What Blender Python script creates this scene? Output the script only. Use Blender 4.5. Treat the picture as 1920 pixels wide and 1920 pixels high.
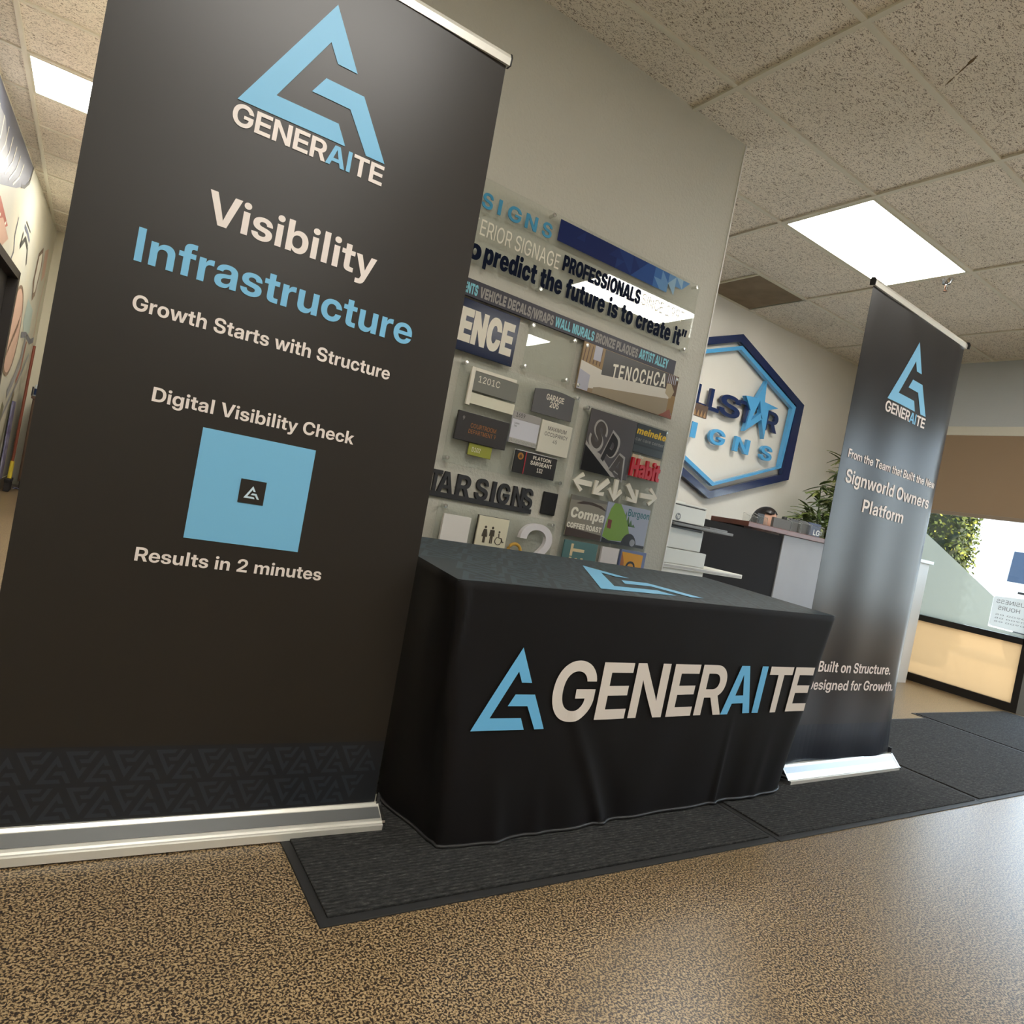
import bpy, bmesh, math, random
from mathutils import Vector, Matrix
from math import sin, cos, pi

for _o in list(bpy.data.objects):
    bpy.data.objects.remove(_o, do_unlink=True)
SC = bpy.context.scene
COL = SC.collection

# ------------------------------------------------------------------ camera
HC = 0.90                      # lens height above the floor
HCEIL = 2.9985                 # suspended ceiling height
FPX = 1248.3                   # focal length in pixels of a 1920 px frame
R_ROW = ((0.8228, -0.5344, 0.1922), (0.1546, -0.1149, -0.9812), (0.5459, 0.8378, -0.0122))
yaw, pitch, roll = 0.577464, -0.012188, 0.193594
_f = Vector((sin(yaw), cos(yaw), 0)); _r = Vector((cos(yaw), -sin(yaw), 0)); _u = Vector((0, 0, 1))
_f2 = _f * cos(pitch) + _u * sin(pitch); _u2 = _u * cos(pitch) - _f * sin(pitch)
_r3 = _r * cos(roll) + _u2 * sin(roll); _u3 = _u2 * cos(roll) - _r * sin(roll)
cam_d = bpy.data.cameras.new('camera'); cam = bpy.data.objects.new('camera', cam_d); COL.objects.link(cam)
cam_d.sensor_width = 36.0; cam_d.lens = FPX / 1920 * 36.0; cam_d.clip_start = 0.05; cam_d.clip_end = 200
M = Matrix(((_r3.x, _u3.x, -_f2.x, 0), (_r3.y, _u3.y, -_f2.y, 0), (_r3.z, _u3.z, -_f2.z, HC), (0, 0, 0, 1)))
cam.matrix_world = M
SC.camera = cam

# ------------------------------------------------------------------ world, sun, exposure
W = bpy.data.worlds.new('world'); SC.world = W; W.use_nodes = True
bg = W.node_tree.nodes['Background']; bg.inputs[0].default_value = (0.62, 0.79, 1.0, 1); bg.inputs[1].default_value = 7.0
sun_d = bpy.data.lights.new('sun', 'SUN'); sun_d.energy = 20.0; sun_d.angle = 0.01; sun_d.color = (1.0, 0.93, 0.82)
sun = bpy.data.objects.new('sun', sun_d); COL.objects.link(sun)
sun.rotation_euler = Vector((0.03, 0.85, -0.55)).to_track_quat('-Z', 'Y').to_euler()
SC.view_settings.view_transform = 'Standard'; SC.view_settings.look = 'None'
SC.view_settings.gamma = 1.0; SC.view_settings.use_curve_mapping = False
SC.view_settings.exposure = 0.24
PANEL_STRENGTH = 20.0           # emission of the fluorescent diffusers
PANEL_COLOR = (1.0, 0.965, 0.90)

# ------------------------------------------------------------------ material helpers
def lin(c):
    return tuple(((v / 255) / 12.92 if v / 255 <= 0.04045 else ((v / 255 + 0.055) / 1.055) ** 2.4) for v in c) + (1.0,)
MATS = {}
def mat(name, rgb=(128, 128, 128), rough=0.5, metal=0.0, spec=0.5, bump=None, emit=None, coat=0.0, sheen=0.0, var=None):
    if name in MATS: return MATS[name]
    m = bpy.data.materials.new(name); m.use_nodes = True; MATS[name] = m
    nt = m.node_tree; b = nt.nodes['Principled BSDF']
    b.inputs['Base Color'].default_value = lin(rgb); b.inputs['Roughness'].default_value = rough
    b.inputs['Metallic'].default_value = metal; b.inputs['Specular IOR Level'].default_value = spec
    b.inputs['Coat Weight'].default_value = coat; b.inputs['Sheen Weight'].default_value = sheen
    if emit:
        b.inputs['Emission Color'].default_value = (*emit[0], 1); b.inputs['Emission Strength'].default_value = emit[1]
    tc = None
    if bump or var:
        tc = nt.nodes.new('ShaderNodeTexCoord')
    if bump:
        n = nt.nodes.new('ShaderNodeTexNoise'); n.inputs['Scale'].default_value = bump[0]; n.inputs['Detail'].default_value = 4
        bp = nt.nodes.new('ShaderNodeBump'); bp.inputs['Strength'].default_value = bump[1]; bp.inputs['Distance'].default_value = bump[2] if len(bump) > 2 else 0.01
        nt.links.new(tc.outputs['Object'], n.inputs['Vector']); nt.links.new(n.outputs['Fac'], bp.inputs['Height']); nt.links.new(bp.outputs['Normal'], b.inputs['Normal'])
    if var:
        n = nt.nodes.new('ShaderNodeTexNoise'); n.inputs['Scale'].default_value = var[0]; n.inputs['Detail'].default_value = 5
        r = nt.nodes.new('ShaderNodeValToRGB'); r.color_ramp.elements[0].position = 0.3; r.color_ramp.elements[1].position = 0.7
        r.color_ramp.elements[0].color = lin(rgb); r.color_ramp.elements[1].color = lin(var[1])
        nt.links.new(tc.outputs['Object'], n.inputs['Vector']); nt.links.new(n.outputs['Fac'], r.inputs['Fac']); nt.links.new(r.outputs['Color'], b.inputs['Base Color'])
    return m

def node_mat(name):
    m = bpy.data.materials.new(name); m.use_nodes = True; MATS[name] = m
    return m, m.node_tree, m.node_tree.nodes['Principled BSDF']

def ramp(nt, stops, interp='LINEAR'):
    r = nt.nodes.new('ShaderNodeValToRGB'); cr = r.color_ramp; cr.interpolation = interp
    while len(cr.elements) < len(stops): cr.elements.new(0.5)
    for e, (p, c) in zip(cr.elements, stops): e.position = p; e.color = lin(c)
    return r

def noise(nt, vec, scale, detail=3, rough=0.5, dist=0.0, mapping=None):
    if mapping:
        mp = nt.nodes.new('ShaderNodeMapping'); mp.inputs['Scale'].default_value = mapping[0]; mp.inputs['Rotation'].default_value = mapping[1]
        nt.links.new(vec, mp.inputs['Vector']); vec = mp.outputs['Vector']
    n = nt.nodes.new('ShaderNodeTexNoise'); n.inputs['Scale'].default_value = scale; n.inputs['Detail'].default_value = detail
    n.inputs['Roughness'].default_value = rough; n.inputs['Distortion'].default_value = dist
    nt.links.new(vec, n.inputs['Vector'])
    return n

def make_floor_mat():
    m, nt, b = node_mat('speckled_carpet')
    tc = nt.nodes.new('ShaderNodeTexCoord')
    n = noise(nt, tc.outputs['Object'], 215, 2, 0.55, 0.5)
    r = ramp(nt, [(0.42, (46, 37, 29)), (0.475, (78, 63, 45)), (0.525, (154, 130, 94)), (0.66, (182, 158, 120))])
    nt.links.new(n.outputs['Fac'], r.inputs['Fac']); nt.links.new(r.outputs['Color'], b.inputs['Base Color'])
    n2 = noise(nt, tc.outputs['Object'], 230, 3, 0.6)
    bp = nt.nodes.new('ShaderNodeBump'); bp.inputs['Strength'].default_value = 0.45; bp.inputs['Distance'].default_value = 0.0009
    nt.links.new(n2.outputs['Fac'], bp.inputs['Height']); nt.links.new(bp.outputs['Normal'], b.inputs['Normal'])
    b.inputs['Roughness'].default_value = 0.30; b.inputs['Specular IOR Level'].default_value = 0.6
    b.inputs['Coat Weight'].default_value = 0.22; b.inputs['Coat Roughness'].default_value = 0.36
    return m

def make_tile_mat():
    m, nt, b = node_mat('fissured_ceiling_tile')
    tc = nt.nodes.new('ShaderNodeTexCoord')
    n = noise(nt, tc.outputs['Object'], 52, 1, 0.5, 2.2, ((1.0, 2.3, 1.0), (0, 0, 0.5)))
    n2 = noise(nt, tc.outputs['Object'], 90, 2, 0.6)
    n3 = noise(nt, tc.outputs['Object'], 1.2, 3, 0.5)
    mx = nt.nodes.new('ShaderNodeMath'); mx.operation = 'MULTIPLY_ADD'; mx.inputs[1].default_value = 0.28
    nt.links.new(n2.outputs['Fac'], mx.inputs[0]); nt.links.new(n.outputs['Fac'], mx.inputs[2])
    r = ramp(nt, [(0.0, (242, 236, 226)), (0.715, (238, 231, 220)), (0.755, (158, 148, 136)), (1.0, (128, 118, 106))])
    nt.links.new(mx.outputs[0], r.inputs['Fac'])
    tint = ramp(nt, [(0.35, (255, 252, 247)), (0.7, (240, 237, 230))]); nt.links.new(n3.outputs['Fac'], tint.inputs['Fac'])
    mul = nt.nodes.new('ShaderNodeMix'); mul.data_type = 'RGBA'; mul.blend_type = 'MULTIPLY'; mul.inputs[0].default_value = 1.0
    nt.links.new(r.outputs['Color'], mul.inputs[6]); nt.links.new(tint.outputs['Color'], mul.inputs[7])
    nt.links.new(mul.outputs[2], b.inputs['Base Color'])
    bp = nt.nodes.new('ShaderNodeBump'); bp.invert = True; bp.inputs['Strength'].default_value = 0.5; bp.inputs['Distance'].default_value = 0.004
    nt.links.new(mx.outputs[0], bp.inputs['Height']); nt.links.new(bp.outputs['Normal'], b.inputs['Normal'])
    b.inputs['Roughness'].default_value = 0.95; b.inputs['Specular IOR Level'].default_value = 0.1
    return m

def make_mat_rib():
    m, nt, b = node_mat('ribbed_mat_pile')
    tc = nt.nodes.new('ShaderNodeTexCoord')
    w = nt.nodes.new('ShaderNodeTexWave'); w.bands_direction = 'Y'; w.inputs['Scale'].default_value = 28; w.inputs['Distortion'].default_value = 0.6; w.inputs['Detail Scale'].default_value = 4
    nt.links.new(tc.outputs['Object'], w.inputs['Vector'])
    n = noise(nt, tc.outputs['Object'], 160, 3, 0.7, 0, ((0.35, 1, 1), (0, 0, 0)))
    r = ramp(nt, [(0.34, (38, 38, 38)), (0.58, (62, 62, 61)), (0.74, (94, 93, 91))])
    nt.links.new(n.outputs['Fac'], r.inputs['Fac'])
    rw = ramp(nt, [(0.0, (205, 205, 205)), (0.6, (255, 255, 255))]); nt.links.new(w.outputs['Fac'], rw.inputs['Fac'])
    mul = nt.nodes.new('ShaderNodeMix'); mul.data_type = 'RGBA'; mul.blend_type = 'MULTIPLY'; mul.inputs[0].default_value = 1.0
    nt.links.new(r.outputs['Color'], mul.inputs[6]); nt.links.new(rw.outputs['Color'], mul.inputs[7]); nt.links.new(mul.outputs[2], b.inputs['Base Color'])
    bp = nt.nodes.new('ShaderNodeBump'); bp.inputs['Strength'].default_value = 0.35; bp.inputs['Distance'].default_value = 0.002
    nt.links.new(w.outputs['Fac'], bp.inputs['Height']); nt.links.new(bp.outputs['Normal'], b.inputs['Normal'])
    b.inputs['Roughness'].default_value = 0.9; b.inputs['Specular IOR Level'].default_value = 0.15
    return m

def make_acrylic(name='clear_acrylic', tint=(0.97, 0.985, 0.975), ior=1.45, dust=0.04):
    m, nt, b = node_mat(name)
    out = nt.nodes['Material Output']; nt.nodes.remove(b)
    t = nt.nodes.new('ShaderNodeBsdfTransparent'); t.inputs[0].default_value = (*tint, 1)
    g = nt.nodes.new('ShaderNodeBsdfGlossy'); g.inputs['Roughness'].default_value = 0.0; g.inputs[0].default_value = (1, 1, 1, 1)
    d = nt.nodes.new('ShaderNodeBsdfDiffuse'); d.inputs[0].default_value = (0.75, 0.78, 0.74, 1)
    fr = nt.nodes.new('ShaderNodeFresnel'); fr.inputs[0].default_value = ior
    m0 = nt.nodes.new('ShaderNodeMixShader'); m0.inputs[0].default_value = dust
    nt.links.new(t.outputs[0], m0.inputs[1]); nt.links.new(d.outputs[0], m0.inputs[2])
    mx = nt.nodes.new('ShaderNodeMixShader')
    mn = nt.nodes.new('ShaderNodeMath'); mn.operation = 'MINIMUM'; mn.inputs[1].default_value = 0.30
    nt.links.new(fr.outputs[0], mn.inputs[0]); nt.links.new(mn.outputs[0], mx.inputs[0]); nt.links.new(m0.outputs[0], mx.inputs[1]); nt.links.new(g.outputs[0], mx.inputs[2]); nt.links.new(mx.outputs[0], out.inputs[0])
    return m

def make_film(name, rgb, through, clear=0.0):
    m, nt, b = node_mat(name); out = nt.nodes['Material Output']; nt.nodes.remove(b)
    t = nt.nodes.new('ShaderNodeBsdfTranslucent'); t.inputs[0].default_value = lin(rgb)
    d = nt.nodes.new('ShaderNodeBsdfDiffuse'); d.inputs[0].default_value = lin(rgb)
    mx = nt.nodes.new('ShaderNodeMixShader'); mx.inputs[0].default_value = through
    nt.links.new(d.outputs[0], mx.inputs[1]); nt.links.new(t.outputs[0], mx.inputs[2])
    r = nt.nodes.new('ShaderNodeBsdfRefraction'); r.inputs['Roughness'].default_value = 0.55; r.inputs['IOR'].default_value = 1.0; r.inputs[0].default_value = lin(rgb)
    m2 = nt.nodes.new('ShaderNodeMixShader'); m2.inputs[0].default_value = clear
    nt.links.new(mx.outputs[0], m2.inputs[1]); nt.links.new(r.outputs[0], m2.inputs[2]); nt.links.new(m2.outputs[0], out.inputs[0])
    return m

def make_emit(name, color, strength):
    m, nt, b = node_mat(name); out = nt.nodes['Material Output']; nt.nodes.remove(b)
    e = nt.nodes.new('ShaderNodeEmission'); e.inputs[0].default_value = (*color, 1); e.inputs[1].default_value = strength
    nt.links.new(e.outputs[0], out.inputs[0]); return m

# ------------------------------------------------------------------ mesh builder
class MB:
    def __init__(s): s.v = []; s.f = []; s.mi = []; s.sm = []
    def add(s, verts, faces, mi=0, smooth=False):
        o = len(s.v); s.v += [tuple(p) for p in verts]
        for f in faces: s.f.append(tuple(i + o for i in f)); s.mi.append(mi); s.sm.append(smooth)
        return s
    def box(s, x0, x1, y0, y1, z0, z1, mi=0):
        v = [(x0, y0, z0), (x1, y0, z0), (x1, y1, z0), (x0, y1, z0), (x0, y0, z1), (x1, y0, z1), (x1, y1, z1), (x0, y1, z1)]
        return s.add(v, [(0, 3, 2, 1), (4, 5, 6, 7), (0, 1, 5, 4), (1, 2, 6, 5), (2, 3, 7, 6), (3, 0, 4, 7)], mi)
    def rbox(s, x0, x1, y0, y1, z0, z1, b=0.006, mi=0):
        """box with chamfered edges"""
        bm = bmesh.new(); bmesh.ops.create_cube(bm, size=1)
        bmesh.ops.scale(bm, vec=(x1 - x0, y1 - y0, z1 - z0), verts=bm.verts)
        bmesh.ops.translate(bm, vec=((x0 + x1) / 2, (y0 + y1) / 2, (z0 + z1) / 2), verts=bm.verts)
        bmesh.ops.bevel(bm, geom=list(bm.edges), offset=min(b, 0.45 * min(x1 - x0, y1 - y0, z1 - z0)), segments=2, affect='EDGES', profile=0.6)
        bm.verts.index_update()
        s.add([v.co for v in bm.verts], [[v.index for v in f.verts] for f in bm.faces], mi); bm.free(); return s
    def prism(s, poly, fn, d0, d1, mi=0, side=None):
        """poly: simple 2D polygon ccw; fn(a,b,d)->xyz; caps at d0 and d1"""
        n = len(poly); v = [fn(a, b, d0) for a, b in poly] + [fn(a, b, d1) for a, b in poly]
        import mathutils.geometry as g
        tris = g.tessellate_polygon([[Vector((a, b, 0)) for a, b in poly]])
        s.add(v, [tuple(t) for t in tris], mi); s.add(v, [tuple(i + n for i in reversed(t)) for t in tris], mi)
        s.add(v, [(i, (i + 1) % n, (i + 1) % n + n, i + n) for i in range(n)], mi if side is None else side); return s
    def flat(s, poly, fn, d=0.0, mi=0):
        import mathutils.geometry as g
        tris = g.tessellate_polygon([[Vector((a, b, 0)) for a, b in poly]])
        return s.add([fn(a, b, d) for a, b in poly], [tuple(t) for t in tris], mi)
    def tube(s, pts, r, n=8, mi=0, cap=True, smooth=True):
        pts = [Vector(p) for p in pts]; rs = r if isinstance(r, (list, tuple)) else [r] * len(pts); base = len(s.v); V = []
        for i, p in enumerate(pts):
            t = (pts[min(i + 1, len(pts) - 1)] - pts[max(i - 1, 0)]).normalized()
            a = t.cross(Vector((0, 0, 1)) if abs(t.z) < 0.9 else Vector((1, 0, 0))).normalized(); b = t.cross(a)
            V += [p + (a * cos(2 * pi * k / n) + b * sin(2 * pi * k / n)) * rs[i] for k in range(n)]
        F = [(i * n + k, i * n + (k + 1) % n, (i + 1) * n + (k + 1) % n, (i + 1) * n + k) for i in range(len(pts) - 1) for k in range(n)]
        s.add(V, F, mi, smooth)
        if cap: s.add(V, [tuple(range(n))[::-1], tuple((len(pts) - 1) * n + k for k in range(n))], mi)
        return s
    def lathe(s, prof, c=(0, 0, 0), n=24, mi=0, smooth=True):
        V = [(c[0] + r * cos(2 * pi * k / n), c[1] + r * sin(2 * pi * k / n), c[2] + z) for r, z in prof for k in range(n)]
        F = [(i * n + k, i * n + (k + 1) % n, (i + 1) * n + (k + 1) % n, (i + 1) * n + k) for i in range(len(prof) - 1) for k in range(n)]
        return s.add(V, F, mi, smooth)
    def build(s, name, mats, parent=None, loc=None):
        me = bpy.data.meshes.new(name); me.from_pydata(s.v, [], s.f)
        mats = mats if isinstance(mats, (list, tuple)) else [mats]
        for m in mats: me.materials.append(m)
        me.polygons.foreach_set('material_index', s.mi); me.polygons.foreach_set('use_smooth', s.sm); me.update()
        o = bpy.data.objects.new(name, me); COL.objects.link(o)
        if parent is not None:
            o.parent = parent; o.matrix_parent_inverse = Matrix.Translation(-parent.location)
        return o

def thing(name, label, cat, loc=(0, 0, 0), group=None):
    o = bpy.data.objects.new(name, None); COL.objects.link(o); o.location = loc; o.empty_display_size = 0.1
    o['label'] = label; o['category'] = cat
    if group: o['group'] = group
    return o
def tag(o, label, cat, group=None):
    o['label'] = label; o['category'] = cat
    if group: o['group'] = group
    return o
def struct(o, label=None):
    o['kind'] = 'structure'
    if label: o['label'] = label
    return o
def copy_thing(root, delta, label):
    r = root.copy(); COL.objects.link(r); r.location = root.location + Vector(delta); r['label'] = label
    for ch in root.children:
        c = ch.copy(); COL.objects.link(c); c.parent = r
        for g in ch.children:
            d = g.copy(); COL.objects.link(d); d.parent = c
    return r

# ------------------------------------------------------------------ letter outlines: {weight: {char: (advance, contours)}} in 1/1000 em
GLYPHS = {}
GLYPHS['B'] = {
'.':(269,'135,-9 119,-7 104,-3 90,5 77,15 66,28 59,42 54,58 52,74 54,91 59,106 66,120 77,133 90,143 104,151 119,156 135,157 152,156 167,151 181,143 194,133 205,120 212,106 217,91 218,74 217,58 212,42 205,28 194,15 181,5 167,-3 152,-7'),
'0':(645,'322,-12 278,-9 238,0 201,14 167,34 137,59 111,89 88,124 70,164 55,208 45,256 38,307 36,363 38,419 45,471 55,519 70,564 88,603 111,638 137,668 167,694 201,714 238,728 278,736 322,739 366,736 407,728 444,714 478,694 508,668 534,638 556,603 575,564 589,519 600,471 606,419 608,363 606,307 600,256 589,208 575,164 556,124 534,89 508,59 478,34 444,14 407,0 366,-9|322,109 345,111 366,116 385,126 402,139 417,156 430,177 441,200 450,227 457,257 463,290 466,325 467,363 466,402 463,437 457,470 450,500 441,527 430,551 417,571 402,588 385,602 366,611 345,617 322,619 300,617 279,611 260,602 243,588 228,571 215,551 203,527 194,500 187,470 182,437 179,402 178,363 179,325 182,290 187,257 194,227 203,200 215,177 228,156 243,139 260,126 279,116 300,111'),
'1':(645,'94,0 94,121 573,121 573,0|418,728 418,0 273,0 273,590 272,590 101,481 101,613 282,728'),
'2':(645,'63,0 63,110 330,338 346,352 361,366 375,379 388,392 400,404 410,417 419,430 427,444 434,458 438,473 441,489 442,505 441,522 438,537 434,552 427,565 419,577 410,588 399,597 387,605 373,611 358,615 342,618 324,619 306,618 288,615 272,609 258,602 244,593 233,581 223,568 214,553 207,537 203,519 200,499 199,477 61,477 63,516 69,552 79,585 93,616 111,643 132,668 157,689 184,707 215,721 249,731 285,737 324,739 361,738 395,732 427,724 457,711 485,696 509,678 531,656 549,632 563,606 573,577 580,546 582,513 580,488 577,464 571,441 563,420 552,399 539,379 525,359 508,339 489,319 468,298 445,277 421,256 267,122 267,121 585,121 585,0'),
'3':(645,'321,-12 278,-10 239,-3 203,8 171,22 142,41 116,62 95,87 77,114 62,143 52,174 46,206 44,240 188,240 189,221 192,202 197,185 204,170 213,155 224,143 236,132 250,122 265,115 282,110 300,107 319,106 338,106 355,109 371,114 386,121 400,130 412,140 422,152 431,165 438,180 443,196 446,212 447,230 446,248 443,264 437,279 430,293 420,305 409,316 395,326 380,333 363,339 345,344 325,346 304,347 205,347 205,438 380,605 380,606 85,606 85,728 557,728 557,611 326,395 326,426 368,428 407,426 442,419 474,409 502,396 526,379 546,359 563,337 576,312 585,285 591,256 593,226 590,192 584,160 573,130 559,103 540,77 518,55 492,35 464,19 432,5 397,-4 360,-10'),
'5':(645,'322,-11 284,-9 249,-3 216,6 185,18 157,35 131,54 109,76 90,101 74,128 63,158 55,190 51,224 193,224 195,207 198,192 204,177 212,163 221,151 232,139 244,130 258,121 273,114 288,110 305,107 323,106 341,107 358,110 374,116 389,123 403,133 414,144 425,157 434,171 441,187 446,204 449,222 450,241 449,261 446,279 441,296 434,312 425,327 415,340 404,351 390,361 376,368 360,374 344,377 326,378 303,377 281,373 262,367 244,358 228,347 215,334 205,319 198,302 61,302 83,728 549,728 549,606 216,606 203,434 204,434 218,448 234,459 251,469 269,477 288,484 309,488 330,491 352,492 376,491 400,487 422,481 445,473 466,463 485,451 504,437 521,421 537,404 551,385 563,365 573,343 581,320 587,296 590,271 592,245 590,209 583,175 573,142 558,113 540,85 518,61 493,40 464,22 432,8 398,-3 361,-9'),
'A':(713,'4,0 260,728 453,728 709,0 542,0 428,354 417,389 406,425 396,461 385,498 373,536 361,577 349,620 337,666 378,666 365,620 352,577 340,536 329,498 318,461 307,425 296,389 285,354 167,0|167,158 167,279 547,279 547,158'),
'B':(645,'54,0 54,728 346,728 383,726 418,722 450,714 479,704 504,691 527,676 546,658 562,639 574,617 583,593 589,568 590,541 589,520 586,501 581,483 574,466 566,451 555,437 543,424 529,412 514,402 497,394 479,386 460,380 460,379 482,376 502,371 522,363 540,354 557,342 572,328 585,312 596,294 606,275 612,253 616,230 617,205 615,176 610,148 601,122 588,98 572,76 552,57 529,40 502,26 472,15 438,6 402,2 362,0|201,118 342,118 369,120 393,124 414,132 432,143 446,157 456,173 462,192 464,213 463,228 460,242 456,254 450,266 442,276 432,285 421,293 409,300 394,305 379,309 362,311 344,312 201,312|201,425 335,425 351,426 365,428 379,431 391,436 403,443 413,450 421,459 428,468 434,479 438,491 440,504 441,517 439,537 434,555 425,571 412,584 397,595 379,603 358,608 335,609 201,609'),
'C':(726,'376,-12 328,-9 282,0 239,14 198,34 161,59 129,89 100,124 76,164 56,208 42,256 34,308 31,363 34,419 42,472 56,520 75,564 100,604 128,639 161,669 198,694 239,714 282,728 328,736 376,739 408,738 438,735 467,729 495,720 522,710 547,697 570,683 592,666 612,648 630,627 647,605 661,582 673,556 684,529 691,501 697,471 545,471 541,487 536,502 531,515 524,528 516,541 507,552 498,562 488,571 476,579 465,586 452,593 439,598 424,602 410,604 394,606 379,607 349,605 321,599 296,590 273,577 252,560 234,541 218,518 205,492 195,464 188,433 183,399 182,363 183,327 188,294 195,263 205,235 218,209 234,187 252,167 273,151 296,138 321,128 349,123 379,121 394,121 410,123 424,126 438,130 452,135 464,141 476,148 487,156 497,165 507,175 516,187 523,199 530,212 536,225 541,240 545,255 697,255 691,226 684,198 673,171 661,145 647,122 630,100 612,79 592,61 570,44 546,30 521,18 495,7 467,-1 438,-7 408,-11'),
'D':(701,'311,0 123,0 123,127 303,127 338,128 370,133 399,142 425,154 447,169 466,188 483,210 496,235 506,263 513,294 518,327 519,364 518,401 513,435 506,466 496,494 482,518 466,540 447,558 425,574 399,586 371,594 339,599 304,601 120,601 120,728 314,728 367,725 416,716 462,703 503,683 541,659 574,630 603,596 627,557 646,515 659,468 668,418 670,364 668,310 659,260 646,213 627,171 603,132 574,98 541,69 503,44 461,25 415,11 365,3|204,728 204,0 54,0 54,728'),
'E':(608,'54,0 54,728 576,728 576,599 204,599 204,430 548,430 548,305 204,305 204,129 576,129 576,0'),
'F':(582,'54,0 54,728 560,728 560,599 204,599 204,420 536,420 536,295 204,295 204,0'),
'G':(736,'377,-12 327,-9 280,0 236,15 196,35 159,61 127,91 98,127 74,167 55,211 42,258 33,309 31,363 34,419 42,472 56,520 76,564 100,604 129,639 162,669 199,694 239,714 282,728 327,736 375,739 405,738 435,735 464,729 492,721 519,711 544,699 568,685 590,669 610,651 629,631 646,610 660,588 673,564 682,538 690,512 694,484 542,484 538,497 534,510 528,523 522,534 515,545 506,555 497,565 487,573 476,581 464,587 452,593 439,598 425,602 410,604 395,606 379,607 350,605 322,599 297,590 274,577 253,560 235,541 219,518 206,493 195,464 188,433 183,400 182,363 183,327 188,294 195,263 206,234 219,209 235,186 253,167 274,151 298,138 323,128 351,123 381,121 405,122 429,126 450,132 470,140 489,151 505,164 519,178 531,195 540,213 547,232 551,253 552,275 588,272 394,272 394,387 699,387 699,294 697,250 689,209 676,171 658,135 635,102 609,73 578,48 544,27 506,10 466,-2 423,-9'),
'H':(718,'54,0 54,728 204,728 204,435 514,435 514,728 664,728 664,0 514,0 514,307 204,307 204,0'),
'I':(290,'72,0 218,0 218,727 72,727'),
'L':(557,'54,0 54,728 204,728 204,129 535,129 535,0'),
'N':(725,'54,0 54,728 213,728 446,355 452,346 458,336 466,323 474,310 482,295 491,280 499,264 509,248 518,231 527,215 535,200 544,184 527,146 526,163 525,181 524,201 523,222 523,244 522,264 522,285 521,305 521,324 521,341 521,355 521,368 521,728 671,728 671,0 512,0 300,337 293,348 285,361 277,376 267,392 257,409 246,428 234,448 222,469 210,491 197,514 184,537 171,561 198,578 199,551 200,526 201,501 202,477 203,454 203,432 204,412 204,394 204,377 204,362 204,349 204,337 204,0'),
'O':(747,'374,-12 326,-9 281,0 238,14 198,34 161,59 129,89 100,124 76,164 56,208 42,256 34,308 31,363 34,419 42,472 56,520 76,564 100,604 129,638 161,668 198,694 238,714 281,728 326,736 374,739 421,736 467,728 509,714 549,694 586,668 619,638 647,604 672,564 691,520 705,472 714,419 717,363 714,307 705,256 691,208 672,164 647,124 619,89 586,59 549,34 509,14 467,0 421,-9|374,121 401,123 427,128 451,137 473,149 494,165 512,184 528,206 541,232 552,260 559,292 564,326 566,363 564,401 559,435 552,467 541,495 528,521 512,543 494,562 473,578 451,591 427,600 401,605 374,607 347,605 321,600 297,591 275,578 254,562 236,543 220,521 207,495 196,467 188,435 183,401 182,363 183,326 188,292 196,260 207,232 220,206 236,184 254,165 275,149 297,137 321,128 347,123'),
'P':(631,'54,0 54,728 341,728 381,726 418,720 452,711 483,698 511,682 536,663 557,641 575,616 589,588 599,557 605,524 608,489 605,454 599,421 589,390 575,362 557,337 535,315 510,295 482,279 450,266 416,257 379,252 339,250 138,250 138,376 332,376 351,377 369,380 385,384 400,390 414,398 426,407 436,417 445,429 452,442 457,457 459,472 460,489 459,506 457,521 452,536 445,549 436,561 426,571 414,580 400,588 385,594 369,598 351,601 332,601 204,601 204,0'),
'R':(650,'54,0 54,728 345,728 385,726 422,720 456,711 487,698 515,682 540,663 561,641 579,616 594,588 604,557 610,524 612,489 610,454 603,422 593,392 578,364 559,339 537,317 511,299 482,283 450,270 415,261 377,256 337,254 144,254 144,375 336,375 356,376 373,379 390,383 405,389 418,397 430,406 441,417 449,429 456,442 461,457 464,472 465,489 464,506 461,521 456,536 449,549 440,561 430,572 418,581 405,588 390,595 373,599 355,602 336,602 204,602 204,0|467,0 300,329 458,329 628,0'),
'S':(652,'329,-12 285,-10 243,-4 205,5 170,18 139,34 112,54 89,77 69,104 54,133 43,165 37,201 34,239 179,239 181,219 185,202 190,185 198,170 209,157 221,145 235,135 250,127 268,120 287,115 308,113 331,112 351,112 370,114 387,118 404,123 418,130 431,137 442,146 452,156 460,167 465,179 468,191 469,205 468,216 466,227 462,237 456,246 448,254 439,262 427,270 414,276 398,283 381,289 361,294 339,299 262,316 212,329 168,346 131,366 101,390 78,417 62,447 52,481 49,518 51,550 57,580 68,608 83,634 102,658 125,678 150,696 180,712 212,724 247,732 285,738 325,739 365,737 403,732 437,723 469,711 498,695 524,677 546,655 564,630 579,603 590,572 597,540 600,504 460,504 456,529 448,551 436,570 420,586 401,599 378,608 353,614 325,616 307,615 291,613 275,609 260,604 246,598 234,590 224,582 215,572 208,562 203,550 200,538 199,525 200,514 202,504 206,495 212,487 219,479 228,471 239,464 252,458 267,452 284,446 303,441 324,436 394,421 422,414 448,407 472,399 495,390 515,381 533,370 550,359 564,347 577,334 588,320 597,305 605,289 611,272 615,254 617,235 618,215 616,181 609,150 599,121 583,94 564,70 541,49 514,31 484,16 450,4 413,-5 373,-10'),
'T':(635,'22,599 22,728 613,728 613,599 393,599 393,0 243,0 243,599'),
'V':(706,'260,0 4,728 168,728 286,373 296,340 307,305 318,268 329,230 341,191 353,150 366,106 379,62 336,62 348,106 361,150 372,191 384,230 395,268 405,305 416,340 426,373 540,728 701,728 451,0'),
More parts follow.
